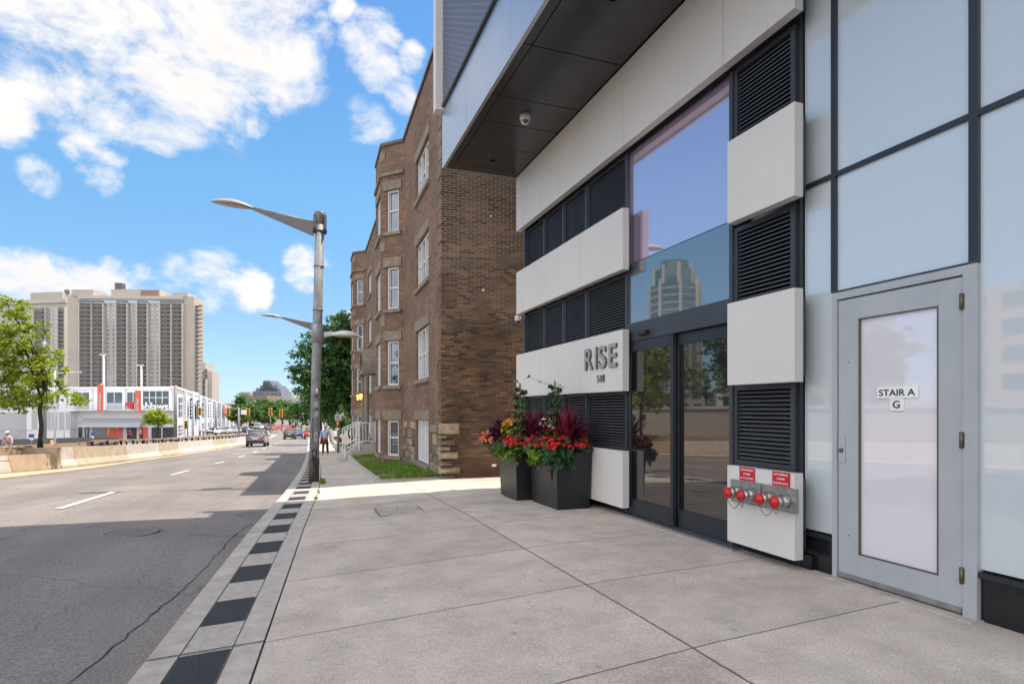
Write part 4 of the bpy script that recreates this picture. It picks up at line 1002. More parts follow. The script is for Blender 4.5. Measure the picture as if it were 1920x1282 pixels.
# ------------------------------------------------------------------ wall frames
class Wall:
    """a vertical wall plane: s runs along it, n points out of it, z is up"""
    def __init__(s, A, B, side=None):
        s.A = Vector((A[0], A[1], 0)); d = Vector((B[0] - A[0], B[1] - A[1], 0)); s.len = d.length; s.d = d.normalized()
        n_ = Vector((-s.d.y, s.d.x, 0)); tgt = Vector(side) if side else Vector((0, 0, 0)) - s.A
        s.n = n_ if n_.dot(tgt) > 0 else -n_
    def p(s, a, n_, z): q = s.A + s.d * a + s.n * n_; return Vector((q.x, q.y, z))
    def su(s, u):      # position along the wall seen at photo column u
        r = ray(u, 766); a = Vector((r.x, r.y)); b = Vector((s.d.x, s.d.y)); A = Vector((s.A.x, s.A.y))
        det = -a.x * b.y + a.y * b.x
        return (a.y * A.x - a.x * A.y) / -det if False else (A.x * a.y - A.y * a.x) / (a.x * b.y - a.y * b.x)
    def depth(s, a): q = s.p(a, 0, 0); return q.x * sT + q.y * cT
    def zv(s, a, v): return CAMH + s.depth(a) * (766 - v) / FPX
    def box(s, mb, s0, s1, n0, n1, z0, z1, mi=0):
        z0a, z0b = z0 if isinstance(z0, tuple) else (z0, z0); z1a, z1b = z1 if isinstance(z1, tuple) else (z1, z1)
        P8 = [s.p(s0, n0, z0a), s.p(s1, n0, z0b), s.p(s1, n1, z0b), s.p(s0, n1, z0a), s.p(s0, n0, z1a), s.p(s1, n0, z1b), s.p(s1, n1, z1b), s.p(s0, n1, z1a)]
        if s.d.cross(s.n).z < 0: P8 = [P8[i] for i in (1, 0, 3, 2, 5, 4, 7, 6)]
        mb.hexa(P8, mi)
    def holes(s, mb, s0, s1, z0, z1, hs, dep=.16, mi=0):
        S_ = sorted({s0, s1, *[h[0] for h in hs], *[h[1] for h in hs]}); Z_ = sorted({z0, z1, *[h[2] for h in hs], *[h[3] for h in hs]})
        S_ = [a for a in S_ if s0 <= a <= s1]; Z_ = [a for a in Z_ if z0 <= a <= z1]
        flip = s.d.cross(Vector((0, 0, 1))).dot(s.n) < 0
        def q(pts): mb.poly(pts[::-1] if flip else pts, mi)
        for a, b in zip(S_[:-1], S_[1:]):
            for c, d in zip(Z_[:-1], Z_[1:]):
                if any(h[0] <= (a + b) / 2 <= h[1] and h[2] <= (c + d) / 2 <= h[3] for h in hs): continue
                q([s.p(a, 0, c), s.p(b, 0, c), s.p(b, 0, d), s.p(a, 0, d)])
        for (a, b, c, d) in hs:
            q([s.p(a, 0, c), s.p(a, 0, d), s.p(a, -dep, d), s.p(a, -dep, c)][::1]); q([s.p(b, 0, d), s.p(b, 0, c), s.p(b, -dep, c), s.p(b, -dep, d)])
            q([s.p(a, 0, d), s.p(b, 0, d), s.p(b, -dep, d), s.p(a, -dep, d)]); q([s.p(b, 0, c), s.p(a, 0, c), s.p(a, -dep, c), s.p(b, -dep, c)])

# ------------------------------------------------------------------ brick apartment house
BB = thing('brick_house', 'three storey brown brick apartment house with bay windows and stone base', 'building', (3.12, 13.4, -.2))
O2 = Vector((3.12, 13.4)); dF = Vector((.0232, .9997)); nF = Vector((-.9997, .0232))
def bp2(s_, n_): q = O2 + dF * s_ + nF * n_; return (q.x, q.y)
ROOF = 10.0
STF = [M['stone'], M['stone_light'], M['stone_red'], M['lime']]
def window(W, s0, s1, z0, z1, lights=1, dep=.12, head=.27, sash=True, fr=.06, blind=False):
    mb = MB(); mid = (z0 + z1) / 2 + .02
    W.box(mb, s0, s0 + fr, -dep, -dep + .07, z0, z1); W.box(mb, s1 - fr, s1, -dep, -dep + .07, z0, z1)
    W.box(mb, s0 + fr, s1 - fr, -dep, -dep + .07, z0, z0 + fr); W.box(mb, s0 + fr, s1 - fr, -dep, -dep + .07, z1 - fr, z1)
    w_ = (s1 - s0) / lights
    for i in range(1, lights): W.box(mb, s0 + w_ * i - .045, s0 + w_ * i + .045, -dep, -dep + .085, z0 + fr, z1 - fr)
    if sash and not blind: W.box(mb, s0 + fr, s1 - fr, -dep + .01, -dep + .045, mid - .025, mid + .025)
    wo_ = mb.build('window', M['pvc'], BB)
    mb = MB(); W.box(mb, s0 + fr, s1 - fr, -dep - .01, -dep + .005, z0 + fr, z1 - fr); mb.build('pane', M['blind'] if blind else M['winglass'], wo_)
    if not blind:
        mb = MB(); W.box(mb, s0 + fr, s0 + fr + .03, -dep + .006, -dep + .03, z0 + fr, z1 - fr); W.box(mb, s1 - fr - .03, s1 - fr, -dep + .006, -dep + .03, z0 + fr, z1 - fr); mb.build('sash', M['pvc'], wo_)
    if head:
        mb = MB(); W.box(mb, s0 - .13, s1 + .13, -.03, .035, z1 + .01, z1 + .01 + head); mb.build('lintel', M['lime'], BB, bevel=.015)
    mb = MB(); W.box(mb, s0 - .12, s1 + .12, -dep, .07, z0 - .12, z0); mb.build('window_sill', M['lime'], BB, bevel=.012)
def stonework(W, s0, s1, ztop, holes=(), dep0=.0, pale=.15, seed=1):
    q = random.Random(seed); mb = MB(); z = -1.6
    while z < ztop - .02:
        h = min(q.uniform(.15, .3), ztop - z); a = s0
        if ztop - (z + h) < .08: h = ztop - z
        while a < s1 - .01:
            w_ = min(q.uniform(.2, .6), s1 - a)
            if s1 - (a + w_) < .12: w_ = s1 - a
            if not any(a + w_ > H[0] and a < H[1] and z + h > H[2] and z < H[3] for H in holes):
                o1 = dep0 + q.uniform(.015, .06); mi = q.choices((0, 3, 2, 1), (6, 4, 1.3, pale * 10))[0]; e = .008
                A = [W.p(a + e, 0, z + e), W.p(a + w_ - e, 0, z + e), W.p(a + w_ - e, 0, z + h - e), W.p(a + e, 0, z + h - e)]
                i_ = .03
                B = [W.p(a + e + i_, o1 + q.uniform(-.012, .012), z + e + i_), W.p(a + w_ - e - i_, o1 + q.uniform(-.012, .012), z + e + i_), W.p(a + w_ - e - i_, o1 + q.uniform(-.012, .012), z + h - e - i_), W.p(a + e + i_, o1 + q.uniform(-.012, .012), z + h - e - i_)]
                mb.mesh(A + B, [(4, 5, 6, 7), (0, 1, 5, 4), (1, 2, 6, 5), (2, 3, 7, 6), (3, 0, 4, 7)] if W.d.cross(Vector((0, 0, 1))).dot(W.n) > 0 else [(7, 6, 5, 4), (4, 5, 1, 0), (5, 6, 2, 1), (6, 7, 3, 2), (7, 4, 0, 3)], mi)
            a += w_
        z += h
    return mb
# the front, facet by facet
mains = [(0, 5.85), (8.95, 20.1), (23.2, 31.0)]
BZ = [(7.15, 8.5), (4.64, 6.0), (2.16, 3.6), (-.13, 1.02)]
MZ = [(7.2, 8.35), (4.74, 5.97), (2.2, 3.55), (-.05, 1.08)]
for mi_, (a, b) in enumerate(mains):
    W = Wall(bp2(a, 0), bp2(b, 0), (-1, 0, 0)); L_ = b - a
    if mi_ == 0: wins = [(1.6, 3.45)]
    elif mi_ == 1: wins = [(1.7, 3.3), (8.2, 9.8)]
    else: wins = [(2, 3.6)]
    hs_ = []
    for (p, q_) in wins:
        for i, (z0, z1) in enumerate(MZ):
            hs_.append((p, q_, z0, z1))
    mb = MB(); W.holes(mb, 0, L_, -1.8, ROOF, hs_); mb.build('front_wall', M['brickF'], BB)
    for (p, q_, z0, z1) in hs_: window(W, p, q_, z0, z1, 3, blind=(z1 < 1.2))
    mb = stonework(W, 0, L_, 1.02, [(p - .14, q_ + .14, z0 - .13, z1 + .3) for (p, q_, z0, z1) in hs_], seed=mi_ + 2); mb.build('stone_base', STF, BB)
    mb = MB(); W.box(mb, 0, L_, -.06, .05, ROOF, ROOF + .1); mb.build('roof_flashing', M['flash'], BB)
for k_, s0 in enumerate((5.85, 20.1)):
    pts = [bp2(s0, 0), bp2(s0 + .65, .65), bp2(s0 + 2.45, .65), bp2(s0 + 3.1, 0)]
    for j in range(3):
        mid = Vector(pts[j]).lerp(Vector(pts[j + 1]), .5); cen = Vector(bp2(s0 + 1.55, -1))
        W = Wall(pts[j], pts[j + 1], (*(mid - cen), 0)); c = W.len / 2; hw = .24 if j != 1 else .62
        hs_ = [(c - hw, c + hw, z0, z1) for (z0, z1) in BZ]
        mb = MB(); W.holes(mb, 0, W.len, -1.8, ROOF - .02, hs_); mb.build('bay_wall', M['brickF'], BB)
        for h in hs_: window(W, *h, 1 if j != 1 else 2, head=.3)
        mb = stonework(W, .01, W.len - .01, .95, [(p - .14, q_ + .14, z0 - .13, z1 + .33) for (p, q_, z0, z1) in hs_], seed=20 + k_ * 3 + j); mb.build('stone_base', STF, BB)
        mb = MB(); W.box(mb, 0, W.len, -.05, .07, 8.98, 9.08); mb.build('bay_cornice', M['lime'], BB)
        mb = MB(); W.box(mb, 0, W.len, -.06, .04, ROOF - .02, ROOF + .08); mb.build('roof_flashing', M['flash'], BB)
        for zz in (9.5, 6.55, 4.1):
            mb = MB()
            if j == 0: W.box(mb, W.len - .16, W.len + .005, -.02, .02, zz, zz + .3)
            if j == 1: W.box(mb, .0, .2, -.02, .015, zz, zz + .3)
            if j < 2: mb.build('accent_stone', M['lime'], BB)
    mb = MB(); mb.poly([(*p, ROOF) for p in pts]); mb.build('bay_roof', M['flash'], BB)
# side wall facing the alley
sw = Wall(bp2(0, 0), bp2(0, -10), (0, -1, 0))
mb = MB(); sw.holes(mb, 0, 10, .28, ROOF, []); mb.build('side_wall', M['brickS'], BB)
mb = MB(); sw.holes(mb, 0, 10, -1.2, .28, []); mb.build('side_base', M['brickR'], BB)
q = random.Random(5); mb = MB()       # pale corner stones at the foot of the corner
for (z0, h, w_, mi) in [(-.28, .16, .3, 0), (-.1, .16, .36, 1), (.08, .12, .24, 0), (.24, .17, .42, 1), (.44, .1, .22, 1), (.56, .13, .34, 0), (.72, .07, .14, 1), (.81, .26, .46, 1)]:
    o1 = q.uniform(.03, .11); e = .006; w_ *= q.uniform(.85, 1.25)
    A = [sw.p(-.07 + e, 0, z0 + e), sw.p(w_ - e, 0, z0 + e), sw.p(w_ - e, 0, z0 + h - e), sw.p(-.07 + e, 0, z0 + h - e)]
    B = [sw.p(-.06, o1, z0 + .03), sw.p(w_ - .04, o1 * q.uniform(.4, 1.1), z0 + .035), sw.p(w_ - .05, o1 * q.uniform(.3, .9), z0 + h - .03), sw.p(-.05, o1 * .8, z0 + h - .035)]
    m_ = sw.p(w_ * .45, o1 * 1.4, z0 + h * .55)
    F = [(4, 5, 8), (5, 6, 8), (6, 7, 8), (7, 4, 8), (0, 1, 5, 4), (1, 2, 6, 5), (2, 3, 7, 6), (3, 0, 4, 7)]
    if sw.d.cross(Vector((0, 0, 1))).dot(sw.n) < 0: F = [f[::-1] for f in F]
    mb.mesh(A + B + [m_], F, mi)
mb.build('corner_stones', STF[:2], BB)
hq = random.Random(9); gaps = [(hq.uniform(.2, 1.0), 0, hq.uniform(-.3, .6), 0) for _ in range(14)]; gaps = [(a, a + hq.uniform(.05, .2), c, c + .05) for a, b, c, d in gaps]
mb = stonework(sw, .3, .95, .55, gaps, seed=77, pale=.08); mb.build('foot_stones', STF, BB)
mb = MB(); z = 1.12; i = 0                # brick quoins up the corner
fw_ = Wall(bp2(0, 0), bp2(5, 0), (-1, 0, 0))
while z < ROOF - .4:
    L1, L2 = (.44, .3) if i % 2 == 0 else (.3, .44)
    sw.box(mb, -.016, L1, -.05, .016, z, z + .33); fw_.box(mb, -.014, L2, -.04, .014, z, z + .33)
    z += .39 if i % 2 else .36; i += 1
mb.build('corner_quoins', M['brickS'], BB)
mb = MB(); sw.box(mb, -.05, 10, -.05, .04, ROOF, ROOF + .1); sw.box(mb, .1, 10, -30.9, -.1, ROOF - .3, ROOF - .05); sw.box(mb, 9.9, 10, -31, 0, -1.5, ROOF); mb.build('roof', M['flash'], BB)
mb = MB(); sw.box(mb, .35, 9.9, -30.8, -.4, -1.5, ROOF - .35); mb.build('inner_core', M['void'], BB)
mb = MB()
for (a, z, w_) in ((1.15, 5.9, .05), (.95, 4.15, .07), (2.3, 4.9, .04), (1.75, 2.05, .03), (.6, 7.6, .04), (1.35, .33, .13), (1.2, .04, .1), (2.5, 6.7, .05)):
    sw.box(mb, a, a + w_, 0, .03, z, z + w_ * .6)
mb.build('wall_bracket', M['white'], BB)
# arched entrance porch between the bays
ps = 12.2; pw = Wall(bp2(ps, 0), bp2(ps + 2.0, 0), (-1, 0, 0))
mb = MB(); n_ = 14
for i in range(n_):
    a0 = math.pi * i / n_; a1 = math.pi * (i + 1) / n_
    f = lambda a, r: (1.0 - math.cos(a) * r, 3.05 + math.sin(a) * r * .95)
    (sa, za), (sb, zb), (sc, zc), (sd_, zd) = f(a0, 1.0), f(a1, 1.0), f(a1, .84), f(a0, .84)
    mb.hexa([pw.p(sd_, 0, zd), pw.p(sc, 0, zc), pw.p(sc, .8, zc), pw.p(sd_, .8, zd), pw.p(sa, 0, za), pw.p(sb, 0, zb), pw.p(sb, .8, zb), pw.p(sa, .8, za)])
mb.build('porch_arch', M['lime'], BB)
for a in (.02, 1.74):
    mb = MB(); pw.box(mb, a, a + .24, .5, .76, -.1, .35); pw.box(mb, a - .03, a + .27, .47, .79, 2.85, 3.05); c = pw.p(a + .12, .63, 0); mb.lathe((c.x, c.y, 0), [(.12, .35), (.105, .5), (.1, 2.7), (.13, 2.85)], 14); mb.build('porch_column', M['lime'], BB)
mb = MB(); pw.box(mb, 0, 2.0, 0, .8, 2.9, 3.05); mb.build('porch_beam', M['lime'], BB)
mb = MB(); pw.box(mb, .45, 1.55, -.01, .03, .0, 2.3); mb.build('porch_door', M['bronze'], BB)
for i in range(6):
    mb = MB(); pw.box(mb, .0, 2.0, (.0 if i == 0 else .95 + (i - 1) * .16), .95 + i * .16, -1.3, -.06 - i * .135); mb.build('porch_step', M['curb'], BB, bevel=.008)
for a in (.14, 1.86):
    t = thing('wall_lantern', 'lit brass lantern on the ' + ('near' if a < 1 else 'far') + ' column of the arched porch', 'lantern', pw.p(a, .85, 1.9))
    c = pw.p(a, .86, 0); mb = MB(); mb.box(c.x - .07, c.x + .07, c.y - .07, c.y + .07, 2.03, 2.09); mb.box(c.x - .05, c.x + .05, c.y - .05, c.y + .05, 1.74, 1.78); mb.tube([(c.x + .1, c.y, 2.0), (c.x, c.y, 2.12)], .012, 6); mb.build('lantern_frame', M['hinge'], t)
    mb = MB(); mb.lathe((c.x, c.y, 1.78), [(.045, 0), (.06, .25)], 10); mb.build('lantern_glass', M['lit'], t)
def railing(s_, label):
    c = pw.p(s_, 2.05, 0); t = thing('stair_railing', label, 'railing', (c.x, c.y, -.9), 'white railings on the porch steps')
    lo = pw.p(s_, 1.52, 0); hi = pw.p(s_, .95, 0); wl_ = pw.p(s_, .05, 0)
    zb = lambda n0: -.09 if n0 < .95 else -.09 - (n0 - .95) * .55
    for n0 in (1.52, .95, .1):
        q_ = pw.p(s_, n0, 0); mb = MB(); mb.box(q_.x - .025, q_.x + .025, q_.y - .025, q_.y + .025, zb(n0) - .25, zb(n0) + .92); mb.build('post', M['white'], t)
    mb = MB(); prev = None
    for zo in (.12, .9):
        mb.tube([Vector((lo.x, lo.y, zb(1.52) + zo)), Vector((hi.x, hi.y, zb(.95) + zo)), Vector((wl_.x, wl_.y, zb(.1) + zo))], .024, 6)
    mb.build('handrail', M['white'], t)
    n0 = 1.42
    while n0 > .15:
        q_ = pw.p(s_, n0, 0); mb = MB(); mb.box(q_.x - .011, q_.x + .011, q_.y - .011, q_.y + .011, zb(n0) + .12, zb(n0) + .89); mb.build('baluster', M['white'], t); n0 -= .125
railing(-.02, 'white metal railing on the near side of the porch steps')
railing(2.02, 'white metal railing on the far side of the porch steps')

# lawn, its concrete edging and bare patch
def lawn_l(y): return walk_right(max(13.9, y)) + .13
def lawn_r(y): return 3.3 + (y - 13.4) * .0232
ribbon('lawn_edging', lambda y: lawn_l(y) - .13, lawn_l, lambda y: float(np.interp(y, [14, 22, 26, 40], [.04, .08, .3, .38])), lambda y: float(np.interp(y, [14, 22, 26, 40], [.04, .08, .3, .38])), M['curb2'], y0=13.6, y1=75, skirt=.5)
ribbon('lawn', lawn_l, lambda y: lawn_r(y) + (0 if y < 45 else 14), lambda y: float(np.interp(y, [14, 22, 26, 40], [.02, .05, .27, .35])), lambda y: float(np.interp(y, [14, 22, 26, 40], [.06, .2, .4, .4])), M['soil'], y0=13.56, y1=110, nx=3)
mb = MB(); mb.box(1.64, 3.16, 13.57, 13.63, g(13.5) - .4, g(13.5) + .03); tag(mb.build('lawn_kerb', M['curb2']), kind='structure')
def grass(name, yr, n_, seed, lab, h=.06):
    q = random.Random(seed); mb = MB()
    for _ in range(n_):
        y = yr[0] + (yr[1] - yr[0]) * q.random() ** 1.1; a, b = lawn_l(y), lawn_r(y); t_ = q.random(); x = a + (b - a) * t_
        if ((x - 2.02) / .3) ** 2 + ((y - 14.7) / .75) ** 2 < q.uniform(.4, 1.3): continue
        if abs(y - 26.6) < 1.2: continue
        z = g(y) + float(np.interp(y, [14, 22, 26, 40], [.02, .05, .27, .35])) * (1 - t_) + float(np.interp(y, [14, 22, 26, 40], [.06, .2, .4, .4])) * t_ - .01
        an = q.uniform(0, 6.28); w_ = .014; l_ = h * q.uniform(.5, 1.4); ca, sa = math.cos(an), math.sin(an); le = q.uniform(-.6, .6) * l_
        mb.poly([(x - ca * w_, y - sa * w_, z), (x + ca * w_, y + sa * w_, z), (x + ca * w_ * .3 - sa * le, y + sa * w_ * .3 + ca * le, z + l_), (x - ca * w_ * .3 - sa * le, y - sa * w_ * .3 + ca * le, z + l_)])
    tag(mb.build(name, M['grass']), lab, 'grass', kind='stuff')
grass('grass', (13.57, 24.5), 19000, 1, 'short green lawn in front of the brick house')
grass('grass', (27.8, 46), 12000, 2, 'raised green lawn beyond the white porch railings', .08)
bunch('weed', 'small green weed growing in the joint beside the lamp post foot', (.55, 14.2, g(14.2) - .02), (.06, .05, .06), 50, M['limeleaf'], 0, None, leaf=.05, seed=41, cat='weed')
bunch('weed', 'tiny yellow green weed in the pavement joint at the shadow edge', (.33, 11.0, g(11) - .06), (.02, .12, .02), 24, M['limeleaf'], 0, None, leaf=.03, seed=42, cat='weed')
bunch('weed', 'thin row of weeds along the joint between hatch and lamp post', (.41, 12.2, g(12.2) - .06), (.015, .4, .015), 30, M['limeleaf'], 0, None, leaf=.022, seed=43, cat='weed')

# ------------------------------------------------------------------ street lamps
def luminaire(c, d, L, W_, m1, parent, up=.13):
    """leaf shaped lamp head: c is the inner end, d its direction"""
    d = Vector(d).normalized(); s_ = Vector((0, 0, 1)).cross(d); u_ = d.cross(s_)
    mb = MB(); N = 12; V = []; F = []
    for i in range(N + 1):
        t_ = i / N; w_ = W_ * math.sin(math.pi * (t_ * .94 + .03)) ** .75 * .5; hh = up * math.sin(math.pi * min(1, t_ * .9 + .05)) ** .8
        for k_ in range(9):
            a = math.pi * k_ / 8; V.append(Vector(c) + d * (t_ * L) + s_ * (math.cos(a) * w_) + u_ * (math.sin(a) * hh))
    for i in range(N):
        for k_ in range(8): F.append((i * 9 + k_, i * 9 + k_ + 1, (i + 1) * 9 + k_ + 1, (i + 1) * 9 + k_))
    for i in range(N): F.append((i * 9 + 8, i * 9, (i + 1) * 9, (i + 1) * 9 + 8))
    mb.mesh(V, F, 0, True); h = mb.build('lamp_head', m1, parent)
    mb = MB(); V = [];
    for i in range(N + 1):
        t_ = .14 + .78 * i / N; w_ = W_ * math.sin(math.pi * (t_ * .94 + .03)) ** .75 * .5 * .78
        V += [Vector(c) + d * (t_ * L) - s_ * w_ - u_ * .012, Vector(c) + d * (t_ * L) + s_ * w_ - u_ * .012]
    mb.mesh(V, [(2 * i, 2 * i + 2, 2 * i + 3, 2 * i + 1) for i in range(N)]); mb.build('lens', M['lumglass'], h)
def fin_arm(c, d, L, h0, h1, rise, m1, parent):
    d = Vector(d).normalized(); s_ = Vector((0, 0, 1)).cross(d) * .035; c = Vector(c); e = c + d * L + Vector((0, 0, rise))
    mb = MB(); mb.hexa([c - s_ - Vector((0, 0, h0)), e - s_ * .5 - Vector((0, 0, h1)), e + s_ * .5 - Vector((0, 0, h1)), c + s_ - Vector((0, 0, h0)), c - s_, e - s_ * .5, e + s_ * .5, c + s_]); mb.tube([c, e], [.035, .022], 8)
    return mb.build('lamp_arm', m1, parent)
def lamp_post(x, y, z0, label, lean=.15, low=True, full=True):
    t = thing('street_lamp', label, 'street lamp', (x, y, z0), 'grey street lamps along the sidewalk')
    H = 6.4; top = Vector((x + lean, y, z0 + H)); base = Vector((x, y, z0 - .1)); ax = lambda f: base.lerp(top, f)
    mb = MB(); mb.tube([ax(0), ax(.05), ax(.1)], [.128, .12, .114], 20); mb.build('pole_base', M['polebase'], t)
    mb = MB(); mb.tube([ax(.1), ax(.6), ax(.955)], [.112, .11, .104], 20); mb.build('pole', M['pole'], t)
    mb = MB(); mb.tube([ax(.955), ax(.985), ax(1.0)], [.105, .105, .135], 20); mb.build('pole_top', M['arm'], t)
    for f in (.31, .585, .64, .8, .925): 
        mb = MB(); r_ = .114 - .009 * f; mb.tube([ax(f), ax(f + .006)], [r_ + .012] * 2, 20); mb.build('band', M['arm'], t)
    a0 = ax(.965); ad = Vector((-1, .07, 0))
    for sg in (-1, 1): mb = MB(); mb.obox(a0 + Vector((sg * .12, 0, 0)), (.03, 0, 0), (0, .07, 0), (0, 0, .16)); mb.build('arm_clamp', M['arm'], t)
    mb = MB(); mb.obox(ax(.93), (.16, 0, 0), (0, .13, 0), (0, 0, .018)); mb.build('strap', M['polebase'], t)
    fin_arm(a0 + ad * .14 + Vector((0, 0, -.02)), ad, 1.42, .32, .04, .25, M['arm'], t)
    luminaire(a0 + ad * 1.46 + Vector((0, 0, .19)), (-1, .07, .09), .9, .36, M['lum'], t)
    if low:
        f = .545; a0 = ax(f)
        mb = MB(); mb.tube([ax(f - .02), ax(f + .045)], [.135] * 2, 20); mb.build('arm_collar', M['pole'], t)
        fin_arm(a0 + Vector((.15, 0, .1)), (1, .05, 0), .3, .1, .05, .02, M['lumw'], t)
        luminaire(a0 + Vector((.3, 0, .05)), (1, .05, -.02), .72, .4, M['lumw'], t, up=.14)
    return t, ax
LP, ax1 = lamp_post(.38, 14.95, g(14.95) + XF, 'nearest tall grey street lamp, covered in stickers and graffiti')
# faded stickers and a black scrawl on the nearest post
def on_pole(z, ang, r_=.113): 
    f = (z - (g(14.95) - .17)) / 6.5; c = ax1(f); return c + Vector((math.sin(ang) * r_, -math.cos(ang) * r_, 0))
def sticker(name, z0, z1, a0, a1, m_, r_=.1135):
    mb = MB(); N = 6
    for i in range(N):
        b0 = a0 + (a1 - a0) * i / N; b1 = a0 + (a1 - a0) * (i + 1) / N
        mb.poly([on_pole(z0, b0, r_), on_pole(z0, b1, r_), on_pole(z1, b1, r_), on_pole(z1, b0, r_)])
    mb.build(name, m_, LP)
sticker('sticker', 1.22, 1.34, -.1, .7, M['graf2']); sticker('sticker', 1.36, 1.42, -.1, .6, M['blue']); sticker('sticker', 1.44, 1.6, -.2, .6, M['graf2'])
sticker('sticker', .92, 1.18, 0, .75, M['arm']); sticker('sticker', .62, .86, -.1, .6, M['graf2']); sticker('sticker', .7, .76, .1, .35, M['red'], .1145); sticker('sticker', 1.82, 1.9, .5, .8, M['red'], .1135); sticker('sticker', 1.78, 1.88, .0, .35, M['white'], .1135)
def stroke(name, pts, w_, m_=M['graf']):
    mb = MB(); mb.tube([on_pole(z, a, .112) for (z, a) in pts], w_, 5); mb.build(name, m_, LP)
stroke('graffiti', [(.38, -.45), (.43, -.3), (.45, 0), (.42, .3), (.33, .42), (.23, .25), (.2, 0), (.24, -.15), (.28, .0)], .016)
stroke('graffiti', [(.36, -.5), (.25, -.35), (.14, -.15), (.06, .1), (.0, .35), (-.04, .1), (-.02, -.2)], .015)
stroke('graffiti', [(.12, .45), (.02, .3), (-.1, .05), (-.16, -.25), (-.2, -.4)], .015)
stroke('graffiti', [(1.68, -.4), (1.72, -.2), (1.66, -.1), (1.73, .1), (1.66, .2), (1.72, .4), (1.68, .6)], .009)
stroke('graffiti', [(1.2, -.6), (1.1, -.5), (1.15, -.4), (.9, -.45), (.8, -.6), (.7, -.4)], .007)
lamp_post(.755, 28.2, g(28.2) + XF, 'second tall street lamp, standing directly behind the nearest one', low=False, lean=.12)
lamp_post(1.75, 62, g(62), 'third street lamp, far up the sidewalk under the trees', low=False)

# ------------------------------------------------------------------ barriers and planter wall on the left
def sect(mb, prof, y0, y1, off=0, mi=0, xf=bx, zf=None):
    """extrude a profile (x offset, height) between two stations of the median line"""
    A = []; 
    for y in (y0, y1): A.append([(xf(y) + off + px, y, (zf(y) if zf else g(y) - .08) + pz_) for px, pz_ in prof])
    n_ = len(prof); V = A[0] + A[1]
    mb.mesh(V, [(i, (i + 1) % n_, n_ + (i + 1) % n_, n_ + i) for i in range(n_)] + [tuple(range(n_ - 1, -1, -1)), tuple(range(n_, 2 * n_))], mi)
JP = [(0, 0), (0, .09), (-.17, .33), (-.24, .84), (-.42, .84), (-.5, .33), (-.66, .09), (-.66, 0)][::-1]
y = 28.35; i = 0; words = ['first', 'second', 'third', 'fourth', 'fifth', 'sixth', 'seventh', 'eighth', 'ninth', 'tenth', 'eleventh', 'twelfth', 'thirteenth', 'fourteenth', 'fifteenth', 'sixteenth', 'seventeenth', 'eighteenth', 'nineteenth', 'twentieth']
lens_ = [1.6, 6.5, 6, 4.5, 6, 5, 6, 6, 6, 6, 6, 6, 6, 6, 8, 8]
for i, l_ in enumerate(lens_):
    pale = i in (0, 2, 4, 5, 7, 8, 9, 11, 12, 13)
    mb = MB(); n_ = max(1, int(l_ / 3))
    for q_ in range(n_): sect(mb, JP, y + .015 + (l_ - .03) * q_ / n_, y + .015 + (l_ - .03) * (q_ + 1) / n_)
    o = mb.build('concrete_barrier', M['jersey'] if pale else M['jersey2'], None, rel=(bx(y) - .3, y, g(y)))
    tag(o, words[i] + ' concrete barrier section beyond the planter wall, ' + ('pale grey' if pale else 'tan'), 'barrier', 'concrete barriers along the median'); y += l_
WP = [(0, 0), (0, .05), (-.12, .6), (-.34, .6), (-.34, 0)][::-1]
t = thing('planter_wall', 'tan concrete planter wall holding the roadside tree', 'wall', (bx(20) - .5, 20, g(20)))
for a, b, m_, nm in ((2, 14, 'jersey', 'pale_front_wall'), (14.02, 25.4, 'jersey', 'pale_front_wall'), (25.42, 28.0, 'tanwall', 'tan_front_wall')):
    mb = MB(); 
    for q_ in range(4): sect(mb, WP, a + (b - a) * q_ / 4, a + (b - a) * (q_ + 1) / 4)
    mb.build(nm, M[m_], t)
mb = MB(); sect(mb, [(0, 0), (0, .86), (-.3, .86), (-.3, 0)][::-1], 2, 28.1, off=-1.15); mb.build('back_wall', M['tanwall'], t)
mb = MB(); sect(mb, [(.02, .86), (.02, .93), (-.34, .93), (-.34, .86)][::-1], 26.9, 28.3, off=-1.1); mb.build('cap_stone', M['jersey'], t)
mb = MB(); sect(mb, [(0, 0), (0, .84), (-1.4, .84), (-1.4, 0)][::-1], 28.02, 28.3); mb.build('end_wall', M['jersey2'], t)
mb = MB(); sect(mb, [(0, .4), (0, .48), (-.85, .5), (-.85, .4)][::-1], 2, 28, off=-.3); mb.build('planting_soil', M['soil'], t)
mb = MB(); sect(mb, [(0, 0), (0, .92), (-.3, .92), (-.3, 0)][::-1], 28.32, 34, off=-1.1); tag(mb.build('low_wall', M['tanwall'], None, rel=(bx(30) - 1.2, 30, g(30))), 'low tan wall behind the first barrier section', 'wall')
def guardrail(pts, label, h=.3, post=.5, zf=None, sp=2.0):
    p0 = Vector(pts[0]); t = thing('guardrail', label, 'guardrail', p0)
    for a, b in zip(pts[:-1], pts[1:]):
        a = Vector(a); b = Vector(b); d = (b - a); L_ = d.length; dn = d.normalized(); s_ = Vector((-dn.y, dn.x, 0)).normalized()
        mb = MB(); mb.obox((a + b) / 2, d / 2, s_ * .05, (0, 0, h / 2)); mb.build('rail', M['rail'], t)
        k_ = 0
        while k_ * sp < L_:
            p = a + dn * (k_ * sp); mb = MB(); mb.obox(p - Vector((0, 0, post / 2)) - s_ * .1, dn * .05, s_ * .05, (0, 0, post / 2)); mb.obox(p - Vector((0, 0, h * .5 + .02)) + s_ * .0, dn * .07, s_ * .13, (0, 0, .03)); mb.build('post', M['black'], t); k_ += 1
guardrail([(bx(y) - 1.0, y, g(y) + .98) for y in (34, 46, 58, 72, 90, 112)], 'timber faced guardrail with black posts just behind the concrete barriers', h=.12)
